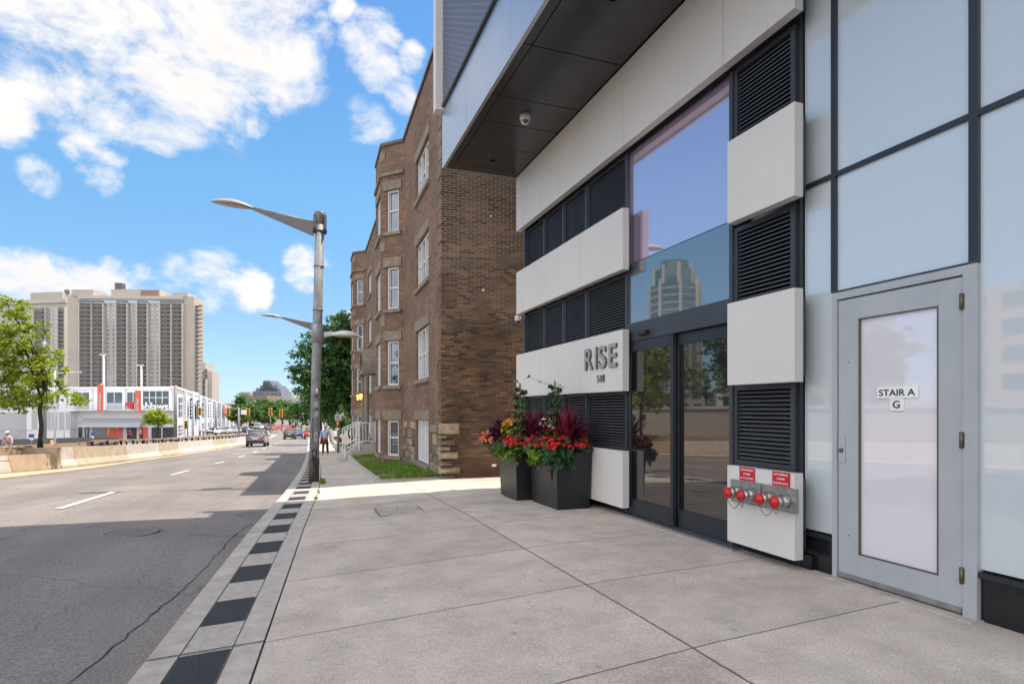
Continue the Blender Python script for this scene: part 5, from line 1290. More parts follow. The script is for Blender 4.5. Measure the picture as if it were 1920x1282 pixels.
guardrail([(-20, 31, -.45), (-16.6, 40, -.75), (-13, 49.5, -.98), (-11.5, 60, -1.3), (-10.5, 75, -1.7), (-9, 95, -2.4)], 'timber guardrail on the far side of the ramp', h=.14, post=.75)
# mesh fence on a black base
fw2 = Wall(P(-120, 766, 58).xy, P(222, 766, 68).xy)
t = thing('mesh_fence', 'chain link fence on a black base behind the ramp', 'fence', fw2.p(0, 0, -2.2))
a = 0
while a < fw2.len:
    mb = MB(); c = fw2.p(a, 0, 0); mb.tube([(c.x, c.y, -2.6), (c.x, c.y, -.85)], .035, 6); mb.build('post', M['arm'], t); a += 2.0
mb = MB(); fw2.box(mb, 0, fw2.len, -.1, .1, -2.8, -1.75); mb.build('base_barrier', M['balc'], t)
mb = MB(); fw2.box(mb, 0, fw2.len, -.02, .02, -.88, -.84)
z = -1.4
while z < -.9: fw2.box(mb, 0, fw2.len, -.004, .004, z, z + .008); z += .09
mb.build('mesh_wire', M['arm'], t)
def sign_post(u, v, t_, w_, h_, m_, lab, base=None, inset=None):
    p = P(u, v, t_); zb = g(p.y) if base is None else base; t = thing('parking_sign', lab, 'sign', (p.x, p.y, zb))
    mb = MB(); mb.tube([(p.x, p.y + .03, zb - .1), (p.x, p.y + .03, p.z)], .03, 6); mb.build('post', M['arm'], t)
    mb = MB(); mb.box(p.x - w_ / 2, p.x + w_ / 2, p.y - .02, p.y, p.z - h_ / 2, p.z + h_ / 2); b = mb.build('sign_board', m_, t)
    if inset: mb = MB(); mb.box(p.x - w_ * .4, p.x + w_ * .4, p.y - .03, p.y - .02, p.z - h_ * .48, p.z - h_ * .1); mb.build('sign_panel', inset, b)
sign_post(59, 819, 55, .42, .55, M['blue'], 'blue and white parking sign on the left behind the guardrail', inset=M['white'])
sign_post(174, 816, 60, .3, .5, M['blue'], 'small blue sign in front of the low store wing', inset=M['white'])
c = P(97, 825, 46); t = thing('bollard', 'yellow bollard behind the guardrail', 'bollard', (c.x, c.y, g(c.y)))
mb = MB(); mb.lathe((c.x, c.y, g(c.y) - .1), [(.11, 0), (.11, .95), (.08, 1.02), (.02, 1.05)], 14); mb.build('bollard_post', M['yellow'], t)
mb = MB(); mb.lathe((c.x, c.y, g(c.y) + .6), [(.112, 0), (.112, .1)], 14); mb.build('reflective_band', M['white'], t)

# ------------------------------------------------------------------ big store on the left
ST = thing('store_building', 'white two storey store with black window bands, lettering and a street side wing', 'building', P(150, 822, 105))
TB = P(-160, 766, 118).xy; TC = P(327, 766, 110).xy
SW_ = Wall(TB, TC); su = SW_.su; GZ = -4.0
zt_ = lambda v: CAMH + 110 * (766 - v) / FPX
bk = Vector((-.2, 30))
def prism(mb, pts, z0, z1):
    n_ = len(pts); V = [(p[0], p[1], z0) for p in pts] + [(p[0], p[1], z1[i] if isinstance(z1, (list, tuple)) else z1) for i, p in enumerate(pts)]
    mb.mesh(V, [tuple(range(n_))[::-1], tuple(range(n_, 2 * n_))] + [(i, (i + 1) % n_, n_ + (i + 1) % n_, n_ + i) for i in range(n_)])
mb = MB(); prism(mb, [TB, TC, Vector(TC) + bk, Vector(TB) + bk], GZ - 1, zt_(728)); mb.build('main_block', M['storew'], ST)
mb = MB(); SW_.box(mb, 0, SW_.len, -.5, .35, zt_(728), zt_(724.5)); mb.build('roof_edge', M['white'], ST)
for (a, b, v0, v1, nx_, nz_) in ((-60, -10, 735, 755, 4, 1), (0, 50, 735, 755, 4, 1), (60, 110, 735, 755, 4, 1), (142, 167, 735, 755, 2, 1), (201, 229, 735, 755, 2, 1), (239, 262, 735, 755, 2, 1), (269, 317, 733, 757, 4, 2)):
    s0, s1 = su(a), su(b); z0, z1 = zt_(v1), zt_(v0)
    mb = MB(); SW_.box(mb, s0, s1, 0, .06, z0, z1); wo_ = mb.build('window', M['storewin'], ST)
    mb = MB()
    for i in range(1, nx_): q_ = s0 + (s1 - s0) * i / nx_; SW_.box(mb, q_ - .05, q_ + .05, .06, .12, z0, z1)
    for i in range(1, nz_): q_ = z0 + (z1 - z0) * i / nz_; SW_.box(mb, s0, s1, .062, .118, q_ - .05, q_ + .05)
    mb.build('window_bars', M['white'], wo_)
    if b < 265: mb = MB(); SW_.box(mb, s0, s1, .0, .08, zt_(768), z0 - .05); mb.build('grey_panel', M['storeg'], ST)
mb = MB(); SW_.box(mb, su(256), su(318), 0, .05, zt_(775), zt_(757.4)); mb.build('sign_band', M['plastic'], ST)
for u_ in (134, 137, 172, 196, 234, 266, 321):
    mb = MB(); SW_.box(mb, su(u_) - .25, su(u_) + .25, 0, .3, GZ, zt_(729)); mb.build('pilaster', M['storew'], ST)
sg_ = thing('store_sign', 'large white letters with a red emblem on the store front', 'sign', SW_.p(su(285), .3, zt_(762)))
text('lettering', 'Loblaws', SW_.p(su(287), .35, zt_(761.5)), SW_.d, (0, 0, 1), 14.5 * 110 / FPX, su(318) - su(256), M['white'], sg_, ext=.25, bold=.02)
mb = MB(); c = SW_.p(su(245), .3, 0); 
pts = [(238, 755), (246, 753), (252, 755), (252, 768), (247, 766), (240, 761)]
A = [SW_.p(su(a), .2, zt_(b)) for a, b in pts]; B = [SW_.p(su(a), .4, zt_(b)) for a, b in pts]; n_ = len(pts)
mb.mesh(A + B, [tuple(range(n_))[::-1], tuple(range(n_, 2 * n_))] + [(i, (i + 1) % n_, n_ + (i + 1) % n_, n_ + i) for i in range(n_)]); mb.build('red_emblem', M['red'], sg_)
# low front wing with awning and openings
LA = P(50, 766, 98).xy; LB_ = P(322, 766, 98).xy; LW = Wall(LA, LB_); ls = LW.su; zl = lambda v: CAMH + 98 * (766 - v) / FPX
mb = MB(); LW.box(mb, ls(50), ls(131), -12, 0, GZ - 1, zl(770)); prism(mb, [LW.p(ls(131), -1.4, 0), LW.p(ls(322), -1.4, 0), LW.p(ls(322), -1.4, 0) + Vector((-2.4, 11, 0)), LW.p(ls(131), -1.4, 0) + Vector((-2.4, 11, 0))], GZ - 1, zl(768)); mb.build('low_wing', M['storew'], ST)
mb = MB(); LW.box(mb, ls(-200), ls(50), -12, -.8, GZ - 1, zl(772)); mb.build('low_wing_grey', M['storeg'], ST)
mb = MB(); LW.box(mb, ls(50) - .2, ls(322), -1.5, .15, zl(769.5), zl(767.5)); mb.build('wing_parapet', M['white'], ST)
for u_ in (58, 72, 84, 96, 109, 122):
    mb = MB(); LW.box(mb, ls(u_) + .15, ls(u_ + 11.5), 0, .05, zl(804), zl(773)); mb.build('grey_panel', M['storeg'], ST)
mb = MB()      # sloping glazed awning
a0, a1 = ls(147), ls(262)
mb.mesh([LW.p(a0, -1.4, zl(784)), LW.p(a1, -1.4, zl(784)), LW.p(a1, .2, zl(799)), LW.p(a0, .2, zl(799)), LW.p(a0, -1.4, zl(786)), LW.p(a1, -1.4, zl(786)), LW.p(a1, .2, zl(801)), LW.p(a0, .2, zl(801))], [(0, 1, 2, 3)[::-1], (4, 5, 6, 7), (3, 2, 6, 7)[::-1], (0, 3, 7, 4), (1, 2, 6, 5)])
mb.build('awning', M['storeg'], ST)
for (a, b, m_) in ((136, 143, 'storewin'), (148, 156, 'storewin'), (163, 187, 'twin'), (188, 205, 'orange'), (206, 220, 'salmon'), (228, 233, 'storewin'), (234, 239, 'storewin'), (240, 246, 'storewin'), (253, 268, 'salmon'), (275, 293, 'storewin'), (296, 306, 'storewin'), (307, 317, 'storewin')):
    mb = MB(); LW.box(mb, ls(a), ls(b), -1.4, -1.3, GZ, zl(801)); mb.build('shop_window', M[m_], ST)
# receding street side
WA = Vector(P(327, 766, 110).xy); WB = Vector(P(438, 766, 235).xy); WW = Wall(WA, WB, (1, -.4, 0)); ws = WW.su; L_ = WW.len
topz = lambda a: 5.2 + (1.35 - 5.2) * a / L_; botz = lambda a: -4.0 + (-5.4 + 4.0) * a / L_
mb = MB(); prism(mb, [WA, WB, WB + Vector((-25, 0)), WA + Vector((-25, 32))], -8, [topz(0), topz(L_), topz(L_), topz(32)]); mb.build('side_wing', M['storew'], ST)
mb = MB(); WW.box(mb, 0, L_, -1, .4, (topz(0), topz(L_)), (topz(0) + .35, topz(L_) + .35)); mb.build('roof_edge', M['white'], ST)
us = [333, 343, 357, 371, 383, 393, 402, 411, 419, 427, 434]
for i, (a, b) in enumerate(zip(us[:-1], us[1:])):
    s0, s1 = ws(a + 1.2), ws(b - 1.6); H = topz(s0) - botz(s0)
    for (f0, f1) in ((.03, .25), (.42, .84)):
        mb = MB(); WW.box(mb, s0, s1, 0, .08, botz(s0) + H * f0, botz(s0) + H * f1); wo_ = mb.build('window', M['storewin'], ST)
        mb = MB(); q_ = (s0 + s1) / 2; WW.box(mb, q_ - .15, q_ + .15, .08, .14, botz(s0) + H * f0, botz(s0) + H * f1)
        for r_ in (.33, .66): zz = botz(s0) + H * (f0 + (f1 - f0) * r_); WW.box(mb, s0, s1, .082, .138, zz - .07, zz + .07)
        mb.build('window_bars', M['white'], wo_)
    mb = MB(); WW.box(mb, ws(b - 1.4), ws(b + .9), 0, .7, botz(s0) - 1, (topz(s0), topz(s1))); mb.build('pilaster', M['storew'], ST)
for (a, m_, f0, f1) in ((348, 'plastic', .38, .86), (362, 'plastic', .38, .86), (385, 'white', .38, .9), (415, 'salmon', .6, .85), (430, 'blue', .5, .8)):
    s0 = ws(a); H = topz(s0) - botz(s0); t = thing('wall_banner', {'348': 'dark vertical banner nearest the corner of the store wing', '362': 'second dark vertical banner on the store wing', '385': 'white vertical banner with black marks on the store wing', '415': 'red banner high on the store wing', '430': 'dark blue banner near the far end of the store wing'}[str(a)], 'banner', WW.p(s0, 1, 0))
    mb = MB(); WW.box(mb, s0, ws(a + 4.5), .75, .85, botz(s0) + H * f0, botz(s0) + H * f1); b_ = mb.build('banner_cloth', M[m_], t)
    if m_ in ('plastic', 'white'):
        for r_ in range(5):
            mb = MB(); zz = botz(s0) + H * (f0 + (f1 - f0) * (.12 + r_ * .17)); WW.box(mb, ws(a + 1.2), ws(a + 3.3), .85, .9, zz, zz + H * .035); mb.build('mark', M['white'] if m_ == 'plastic' else M['black'], b_)
# banners on masts over the low wing
for (u_, va, vb, mu, mv) in ((193, 721, 771, 179, 664), (263, 732, 772, 251, 684)):
    c = LW.p(ls(u_), .4, 0); w_ = 5.6 * 98 / FPX; lab = 'left' if u_ < 200 else 'right'
    t = thing('hanging_banner', lab + ' red banner with white vertical words above the low store wing', 'banner', (c.x, c.y, zl(vb)))
    mb = MB(); LW.box(mb, ls(u_) - w_, ls(u_) + w_, .55, .62, zl(vb), zl(va)); b_ = mb.build('banner_cloth', M['salmon'], t)
    text('lettering', 'JOE FRESH', LW.p(ls(u_), .66, (zl(va) + zl(vb)) / 2 - .6), (0, 0, 1), -LW.d, w_ * .8, abs(zl(va) - zl(vb)) * .62, M['white'], b_, ext=.02, bold=.02)
    mb = MB(); mb.tube([(c.x, c.y, zl(vb) - .4), (c.x, c.y, zl(va) + .1)], .08, 6); mb.build('mast', M['white'], t)
    c = LW.p(ls(mu), -2, 0); t = thing('light_mast', lab + ' tall white light mast rising behind the store banners', 'light mast', (c.x, c.y, zl(768)))
    mb = MB(); mb.tube([(c.x, c.y, GZ), (c.x, c.y, zl(mv))], [.2, .12], 8); mb.build('pole', M['white'], t)
    mb = MB(); LW.box(mb, ls(mu - 8), ls(mu + 4), -2.1, -1.9, zl(mv), zl(mv - 2.2)); mb.build('lamp_bar', M['lumw'], t)

# ------------------------------------------------------------------ apartment towers far behind
def tower(name, label, A, B, ztop, zbot, depth, cols, rows, pitch, z0r, extras, side=None, matn='beige'):
    W = Wall(A, B); t = thing(name, label, 'apartment tower', W.p(W.len / 2, 0, zbot))
    mb = MB(); W.box(mb, 0, W.len, -depth, 0, zbot, ztop); mb.build('tower_body', M[matn], t)
    nb = 0; rest = MB()
    for (kind, a, b) in cols:
        s0, s1 = W.su(a), W.su(b)
        if kind == 'b':
            mb = MB(); W.box(mb, s0, s1, .02, .12, z0r, z0r + rows * pitch); mb.build('balcony_recess', M['balcr'], t)
        for r_ in range(rows):
            z = z0r + r_ * pitch
            if kind == 'b':
                tgt = MB() if nb < 100 and r_ >= rows - 20 else rest
                W.box(tgt, s0 + .15, s1 - .15, .12, 1.5, z, z + .18, 1); W.box(tgt, s0 + .2, s1 - .2, 1.4, 1.5, z + .18, z + .95, 0)
                W.box(tgt, s0 + (s1 - s0) * .55, s0 + (s1 - s0) * .8, .12, .2, z + .3, z + pitch - .3, 0)
                if tgt is not rest: tgt.build('balcony', [M['balc'], M['beige2']], t); nb += 1
            else:
                w_ = (s1 - s0)
                for f in (.08, .62):
                    W.box(rest, s0 + w_ * f, s0 + w_ * (f + .3), 0, .06, z + .7, z + pitch - .55, 2)
        if kind == 'b':
            for e in (s0, s1): 
                mb = MB(); W.box(mb, e - .35, e + .35, 0, 1.7, zbot, ztop - 4); mb.build('pier', M['beige2'], t)
    tag(rest.build('facade_grid', [M['balc'], M['beige2'], M['twin']], t), kind='stuff')
    for (a, b, va, vb, n0, n1, m_) in extras:
        mb = MB(); W.box(mb, W.su(a), W.su(b), n0, n1, W.zv(0, vb), W.zv(0, va)); mb.build('roof_block', M[m_], t)
    return W, t
TA, TBp = P(127, 766, 350).xy, P(364, 766, 352).xy; zz = lambda v, t_: CAMH + t_ * (766 - v) / FPX
cols = [('b', 151, 174), ('b', 174.5, 196), ('w', 197, 219), ('b', 220, 241), ('w', 242, 258), ('b', 259, 279), ('w', 281, 301), ('b', 302, 323), ('b', 324, 344)]
W, t = tower('apartment_tower', 'wide beige apartment tower with dark balcony columns behind the store', TA, TBp, zz(555, 350), -8, 11, cols, 24, 2.5, zz(751, 350), [(135, 176, 543, 555, -12, .5, 'beige'), (150, 344, 555, 561, 0, 1.7, 'beige2'), (202, 294, 540, 555, -14, -3, 'beige'), (262, 294, 543, 554, -3, -1, 'brownb'), (207, 220, 527, 541, -8, -4, 'balc'), (325, 352, 548, 555, -10, .4, 'beige')])
mb = MB(); W.box(mb, W.su(151), W.su(344), .05, .8, zz(569, 350), zz(562, 350)); mb.build('penthouse_glass', M['twin'], t)
for r_ in range(23):
    mb = MB(); z = zz(748, 350) + r_ * 2.5; W.box(mb, W.len, W.len + 2.6, -5, -.8, z, z + .2); W.box(mb, W.len + 2.5, W.len + 2.6, -5, -.8, z + .2, z + 1.1); mb.build('side_balcony', M['brownb'], t)
cols = [('w', 28, 45), ('b', 67, 89), ('w', 91, 110), ('b', 112, 125), ('w', 5, 22)]
W, t = tower('apartment_tower', 'left beige apartment tower partly hidden behind the roadside tree', P(-60, 766, 385).xy, P(126, 766, 372).xy, zz(567, 378), -8, 20, cols, 22, 2.6, zz(748, 378), [(58, 118, 554, 567, -12, .3, 'beige'), (0, 126, 567, 574, 0, 1, 'beige2'), (115, 120, 549, 556, -4, -2, 'balc')])
cols = [('b', 381, 389)]
W, t = tower('apartment_tower', 'lower beige block just right of the wide apartment tower', P(376, 766, 300).xy, P(398, 766, 300).xy, zz(697, 300), -6, 7, cols, 7, 2.7, zz(762, 300), [(376, 385, 680, 695, -8, 0, 'beige')])
W3 = Wall(P(650, 766, 200).xy, P(700, 766, 200).xy); t = thing('white_tower', 'white gridded high rise peeking between the maple and the brick house', 'tower', W3.p(0, 0, 0))
mb = MB(); W3.box(mb, 0, W3.len, -15, 0, -5, zz(583, 200)); W3.box(mb, W3.su(654), W3.su(672), -10, -2, zz(583, 200), zz(575, 200)); mb.build('tower_body', M['storew'], t)
for r_ in range(6):
    for c_ in range(9):
        s0 = 1 + c_ * .95; mb = MB(); z = zz(587, 200) - 1.0 - r_ * 1.3; W3.box(mb, s0 - .6, s0 + .05, 0, .05, z, z + .85); mb.build('window', M['twin'], t)
# distant buildings at the end of the street
def far_block(u0, u1, v0, t_, m_, label, tiers=(), name='distant_building', win=6, wm='twin'):
    W = Wall(P(u0, 766, t_).xy, P(u1, 766, t_).xy); t = thing(name, label, 'building', W.p(0, 0, -6)); top = zz(v0, t_)
    mb = MB(); W.box(mb, 0, W.len, -20, 0, -12, top); mb.build('body', M[m_], t)
    for (a, b, v) in tiers: mb = MB(); W.box(mb, W.su(a), W.su(b), -18, -1.5, top, zz(v, t_)); mb.build('upper_tier', M[m_], t)
    n_ = 0; z = top - 3.2
    while n_ < win:
        mb = MB()
        k_ = 0
        while k_ < W.len - 1.5: W.box(mb, k_ + .4, k_ + 2.2, 0, .08, z, z + 1.6); k_ += 3
        mb.build('window_row', M[wm], t); z -= 3.3; n_ += 1
far_block(474, 527, 733, 420, 'greyb', 'grey stepped apartment block at the end of the street', ((478, 524, 727), (486, 519, 722), (491, 509, 717), (492, 505, 713)), win=5)
far_block(455, 500, 741, 330, 'brownb', 'low brown brick block in front of the grey stepped block', (), win=3)
far_block(449, 468, 735, 430, 'beige2', 'small pale pink block at the left end of the street view', (), win=2)
far_block(527, 575, 745, 560, 'beige2', 'pale distant block at the far end of the road', ((530, 550, 741),), win=3)
far_block(415, 447, 757, 260, 'brownb', 'dark low building behind the store wing', (), win=1)

# ------------------------------------------------------------------ trees
def tree(name, label, base, top, r0, r1, blobs, ncl, per, leaf, lm, kind='oval', cr=.5, seed=1, nl=8, cat='tree', group=None, trunks=1, spread=.5):
    base = Vector(base); t = thing(name, label, cat, base, group)
    mb = MB()
    for i in range(trunks): limbs(mb, base + Vector((i * spread, i * spread * .6, 0)), Vector(top) + Vector((i * spread * 1.6, i * .3, 0)), r0, r1, blobs, nl, seed + i)
    mb.build('trunk', M['bark'], t)
    mb = crown_mesh(blobs, ncl, per, leaf, kind, cr, seed=seed); mb.build('crown', lm, t)
    return t
def Bl(lst, t_): return [(P(u, v, t_ + (d[0] if d else 0)), (r * t_ / FPX, r * t_ / FPX, r * t_ / FPX * .85)) for (u, v, r, *d) in lst]
base = P(75, 845, 23.6)
tree('roadside_tree', 'bright green young tree growing from the tan planter wall', base, P(84, 700, 23.6), .085, .055,
     Bl([(15, 600, 46), (50, 640, 42), (-30, 640, 60), (20, 680, 52), (75, 665, 34), (70, 715, 42), (20, 735, 40), (105, 750, 26), (130, 742, 16), (-30, 740, 50), (8, 560, 24), (90, 690, 26, -.6), (55, 745, 34, .5), (150, 752, 10)], 23.6),
     220, 40, .13, M['leafY'], 'maple', .34, seed=3, nl=12)
tree('maple_tree', 'large dark green maple overhanging the sidewalk beyond the brick house', P(672, 838, 42), P(660, 765, 42), .22, .14,
     Bl([(640, 620, 40), (610, 655, 48), (655, 650, 45), (575, 685, 34), (625, 700, 55), (665, 690, 50), (590, 720, 38), (650, 745, 46), (600, 755, 30), (690, 730, 40), (675, 770, 28), (565, 660, 16), (640, 590, 12), (628, 600, 16), (615, 775, 18), (640, 790, 14)], 42),
     420, 46, .22, M['leafD'], 'maple', .62, seed=5, nl=14, trunks=3, spread=.7)
tree('maple_tree', 'second dark maple farther along the sidewalk, left of the nearest maple', P(604, 832, 66), P(600, 770, 66), .2, .13,
     Bl([(575, 760, 22), (560, 775, 17), (590, 740, 26), (550, 768, 12), (572, 790, 13), (600, 770, 26), (615, 750, 28), (630, 780, 22), (645, 795, 18)], 66),
     150, 40, .3, M['leafD'], 'maple', .8, seed=6, nl=8)
tree('shrub_tree', 'light green sunlit tree behind the maple trunks', P(655, 828, 75), P(655, 800, 75), .12, .08,
     Bl([(645, 785, 16), (665, 795, 18), (680, 780, 20), (640, 805, 12), (690, 800, 16)], 75), 60, 30, .3, M['leafM'], 'maple', .8, seed=7, nl=4)
tree('street_tree', 'small lime green tree in front of the store lettering', P(296, 822, 88), P(296, 795, 88), .12, .07,
     Bl([(290, 785, 16), (303, 782, 15), (280, 790, 10), (314, 789, 10), (296, 776, 10)], 88), 90, 36, .26, M['leafY'], 'maple', .6, seed=8, nl=5)
far = [(452, 752, 13, 190, 'leafD', 'narrow dark conifer left of the distant buildings'), (468, 772, 18, 180, 'leafD', 'dark green round tree behind the traffic signals'), (490, 760, 17, 230, 'leafM', 'pale green tree in front of the brown brick block'), (512, 768, 18, 210, 'leafD', 'dark tree at the middle of the far street'),
       (530, 762, 14, 250, 'leafM', 'mid green tree right of the grey stepped block'), (446, 778, 12, 170, 'leafM', 'light green tree beside the end of the store wing'), (543, 775, 12, 230, 'leafD', 'dark tree at the right edge of the far street'), (498, 782, 12, 190, 'leafM', 'small green tree below the signal arms')]
for i, (u, v, r, t_, lm, lab) in enumerate(far):
    c = P(u, v, t_); zb = g(c.y)
    bl = Bl([(u, v, r), (u - r * .5, v + r * .4, r * .7), (u + r * .5, v + r * .3, r * .75)] if i else [(u, v - 8, 5), (u, v + 2, 8), (u, v + 14, 11)], t_)
    tree('distant_tree', lab, (c.x, c.y, zb), (c.x, c.y, (zb + c.z) / 2), .3, .2, bl, 60, 26, .75, M[lm], 'oval', 1.5, seed=40 + i, nl=3, group='trees at the far end of the street')
# small trees in the far median
for i, (u, v, r, t_) in enumerate([(528, 780, 5, 160), (554, 782, 5, 150)]):
    c = P(u, v, t_); tree('distant_tree', ('left' if i == 0 else 'right') + ' of two small round street trees beyond the crossing', (c.x, c.y, g(c.y)), (c.x, c.y, c.z - .3), .12, .08, Bl([(u, v, r), (u, v - 4, r * .7)], t_), 24, 24, .35, M['leafM'], 'oval', .5, seed=60 + i, nl=2, group='trees at the far end of the street')

# ------------------------------------------------------------------ traffic signals, poles and wires
def signal(u, v, t_, pole_u, top_v, lab, arm=True):
    c = P(u, v, t_); pu = P(pole_u, v, t_); zb = g(c.y); t = thing('traffic_signal', lab, 'traffic light', (pu.x, pu.y, zb), 'traffic signals at the crossing')
    ztop = CAMH + t_ * (766 - top_v) / FPX
    mb = MB(); mb.tube([(pu.x, pu.y, zb - .2), (pu.x, pu.y, ztop)], [.13, .09], 8); mb.build('pole', M['pole'], t)
    if abs(pole_u - u) > 2: mb = MB(); mb.tube([(pu.x, pu.y, ztop - .3), ((pu.x + c.x) / 2, (pu.y + c.y) / 2, ztop - .05), (c.x, c.y + .2, ztop - .1)], [.07, .06, .04], 6); mb.build('mast_arm', M['pole'], t)
    s_ = t_ / FPX * 1.0; h_ = 7.5 * s_; w_ = 3.2 * s_
    mb = MB(); mb.box(c.x - w_, c.x + w_, c.y - .12, c.y + .12, c.z - h_, c.z + h_); hd_ = mb.build('signal_head', M['yellow'], t, bevel=.04)
    for i in range(3):
        mb = MB(); mb.lathe((c.x, c.y - .12, c.z + h_ * (.62 - .62 * i)), [(w_ * .6, 0), (w_ * .62, -.16)], 10, axis='y'); mb.build('visor', M['plastic'], hd_)
signal(374.5, 771, 105, 362, 757, 'yellow traffic signal hanging before the middle of the store wing')
signal(428, 772, 125, 447, 764, 'yellow traffic signal at the far end of the store wing')
signal(465, 773, 130, 449, 764, 'larger yellow traffic signal right of a white street name plate')
signal(507, 772, 150, 507, 765, 'yellow traffic signal on its pole before the far trees')
signal(527, 775, 155, 548, 766, 'yellow traffic signal on the right hand mast arm')
signal(349, 796, 100, 352, 780, 'small yellow pedestrian signal low beside the grey utility pole')
c = P(457, 772.5, 128); t = thing('street_name_plate', 'white street name plate between two yellow signals', 'sign', (c.x, c.y, c.z)); mb = MB(); mb.box(c.x - .55, c.x + .55, c.y - .03, c.y + .03, c.z - .5, c.z + .5); mb.build('plate', M['white'], t)
def upole(u, vt, t_, r, m_, lab, arms=()):
    c = P(u, vt, t_); zb = g(c.y); t = thing('utility_pole', lab, 'pole', (c.x, c.y, zb))
    mb = MB(); mb.tube([(c.x, c.y, zb - .3), (c.x, c.y, c.z)], [r, r * .85], 10); mb.build('pole', M[m_], t)
    for (dv, l_, lr) in arms:
        z = c.z - dv * t_ / FPX; mb = MB(); mb.tube([(c.x, c.y, z), (c.x + l_, c.y, z + lr)], .06, 6); mb.build('arm', M['lumw'], t)
        mb = MB(); mb.box(min(c.x + l_ * .75, c.x + l_), max(c.x + l_ * .75, c.x + l_), c.y - .15, c.y + .15, z + lr - .09, z + lr + .05); mb.build('lamp', M['lumw'], t)
    return t
upole(329, 722, 95, .28, 'arm', 'thick dark grey pole in front of the store corner', [(34, 2.2, .1)])
upole(405, 763, 130, .22, 'arm', 'short grey pole before the far end of the store wing')
upole(83, 640, 50, .17, 'pole', 'pale concrete light pole left of the store behind the guardrail')
upole(103, 695, 62, .1, 'lumw', 'slim white lamp pole with a long arm behind the roadside tree', [(5, 2.3, .2)])
upole(267, 800, 80, .12, 'bark', 'thin brown pole beside the right store banner')
for i, (a, b, va, vb, ta, tb, lab) in enumerate([(-60, 330, 600, 728, 70, 95, 'black overhead wire falling from the left towards the grey pole'), (100, 380, 655, 716, 90, 110, 'thin overhead wire crossing before the apartment tower'), (330, 720, 700, 560, 95, 140, 'thin overhead wire rising over the street to the right')]):
    A = P(a, va, ta); B = P(b, vb, tb); mb = MB(); pts = [A.lerp(B, k_ / 12) - Vector((0, 0, .8 * math.sin(math.pi * k_ / 12))) for k_ in range(13)]
    mb.tube(pts, .022 if i < 2 else .012, 4); tag(mb.build('overhead_wire', M['arm'], None, rel=A), lab, 'wire')
p = P(634, 782.5, 38); zb = g(p.y)
t = thing('no_parking_sign', 'white square sign with a red ring on a sticker covered post by the sidewalk', 'sign', (p.x, p.y, zb))
mb = MB(); mb.tube([(p.x, p.y + .08, zb - .1), (p.x, p.y + .08, p.z + .35)], .085, 10); mb.build('post', M['pole'], t)
mb = MB(); mb.box(p.x - .19, p.x + .19, p.y - .02, p.y, p.z - .18, p.z + .18); b_ = mb.build('sign_board', M['white'], t)
mb = MB(); pts = [(p.x + .13 * math.cos(a), p.y - .025, p.z + .13 * math.sin(a)) for a in [i * math.pi / 10 for i in range(21)]]; mb.tube(pts, .016, 5); mb.tube([(p.x - .09, p.y - .025, p.z + .09), (p.x + .09, p.y - .025, p.z - .09)], .014, 5); mb.build('red_ring', M['red'], b_)
text('lettering', 'P', (p.x, p.y - .024, p.z), (1, 0, 0), (0, 0, 1), .15, .1, M['black'], b_, ext=.003)
for (z, m_) in ((-.45, 'yellow'), (-.62, 'red'), (-.85, 'white')):
    mb = MB(); mb.lathe((p.x, p.y + .08, p.z + z), [(.088, 0), (.088, .16)], 12); mb.build('sticker_band', M[m_], t)

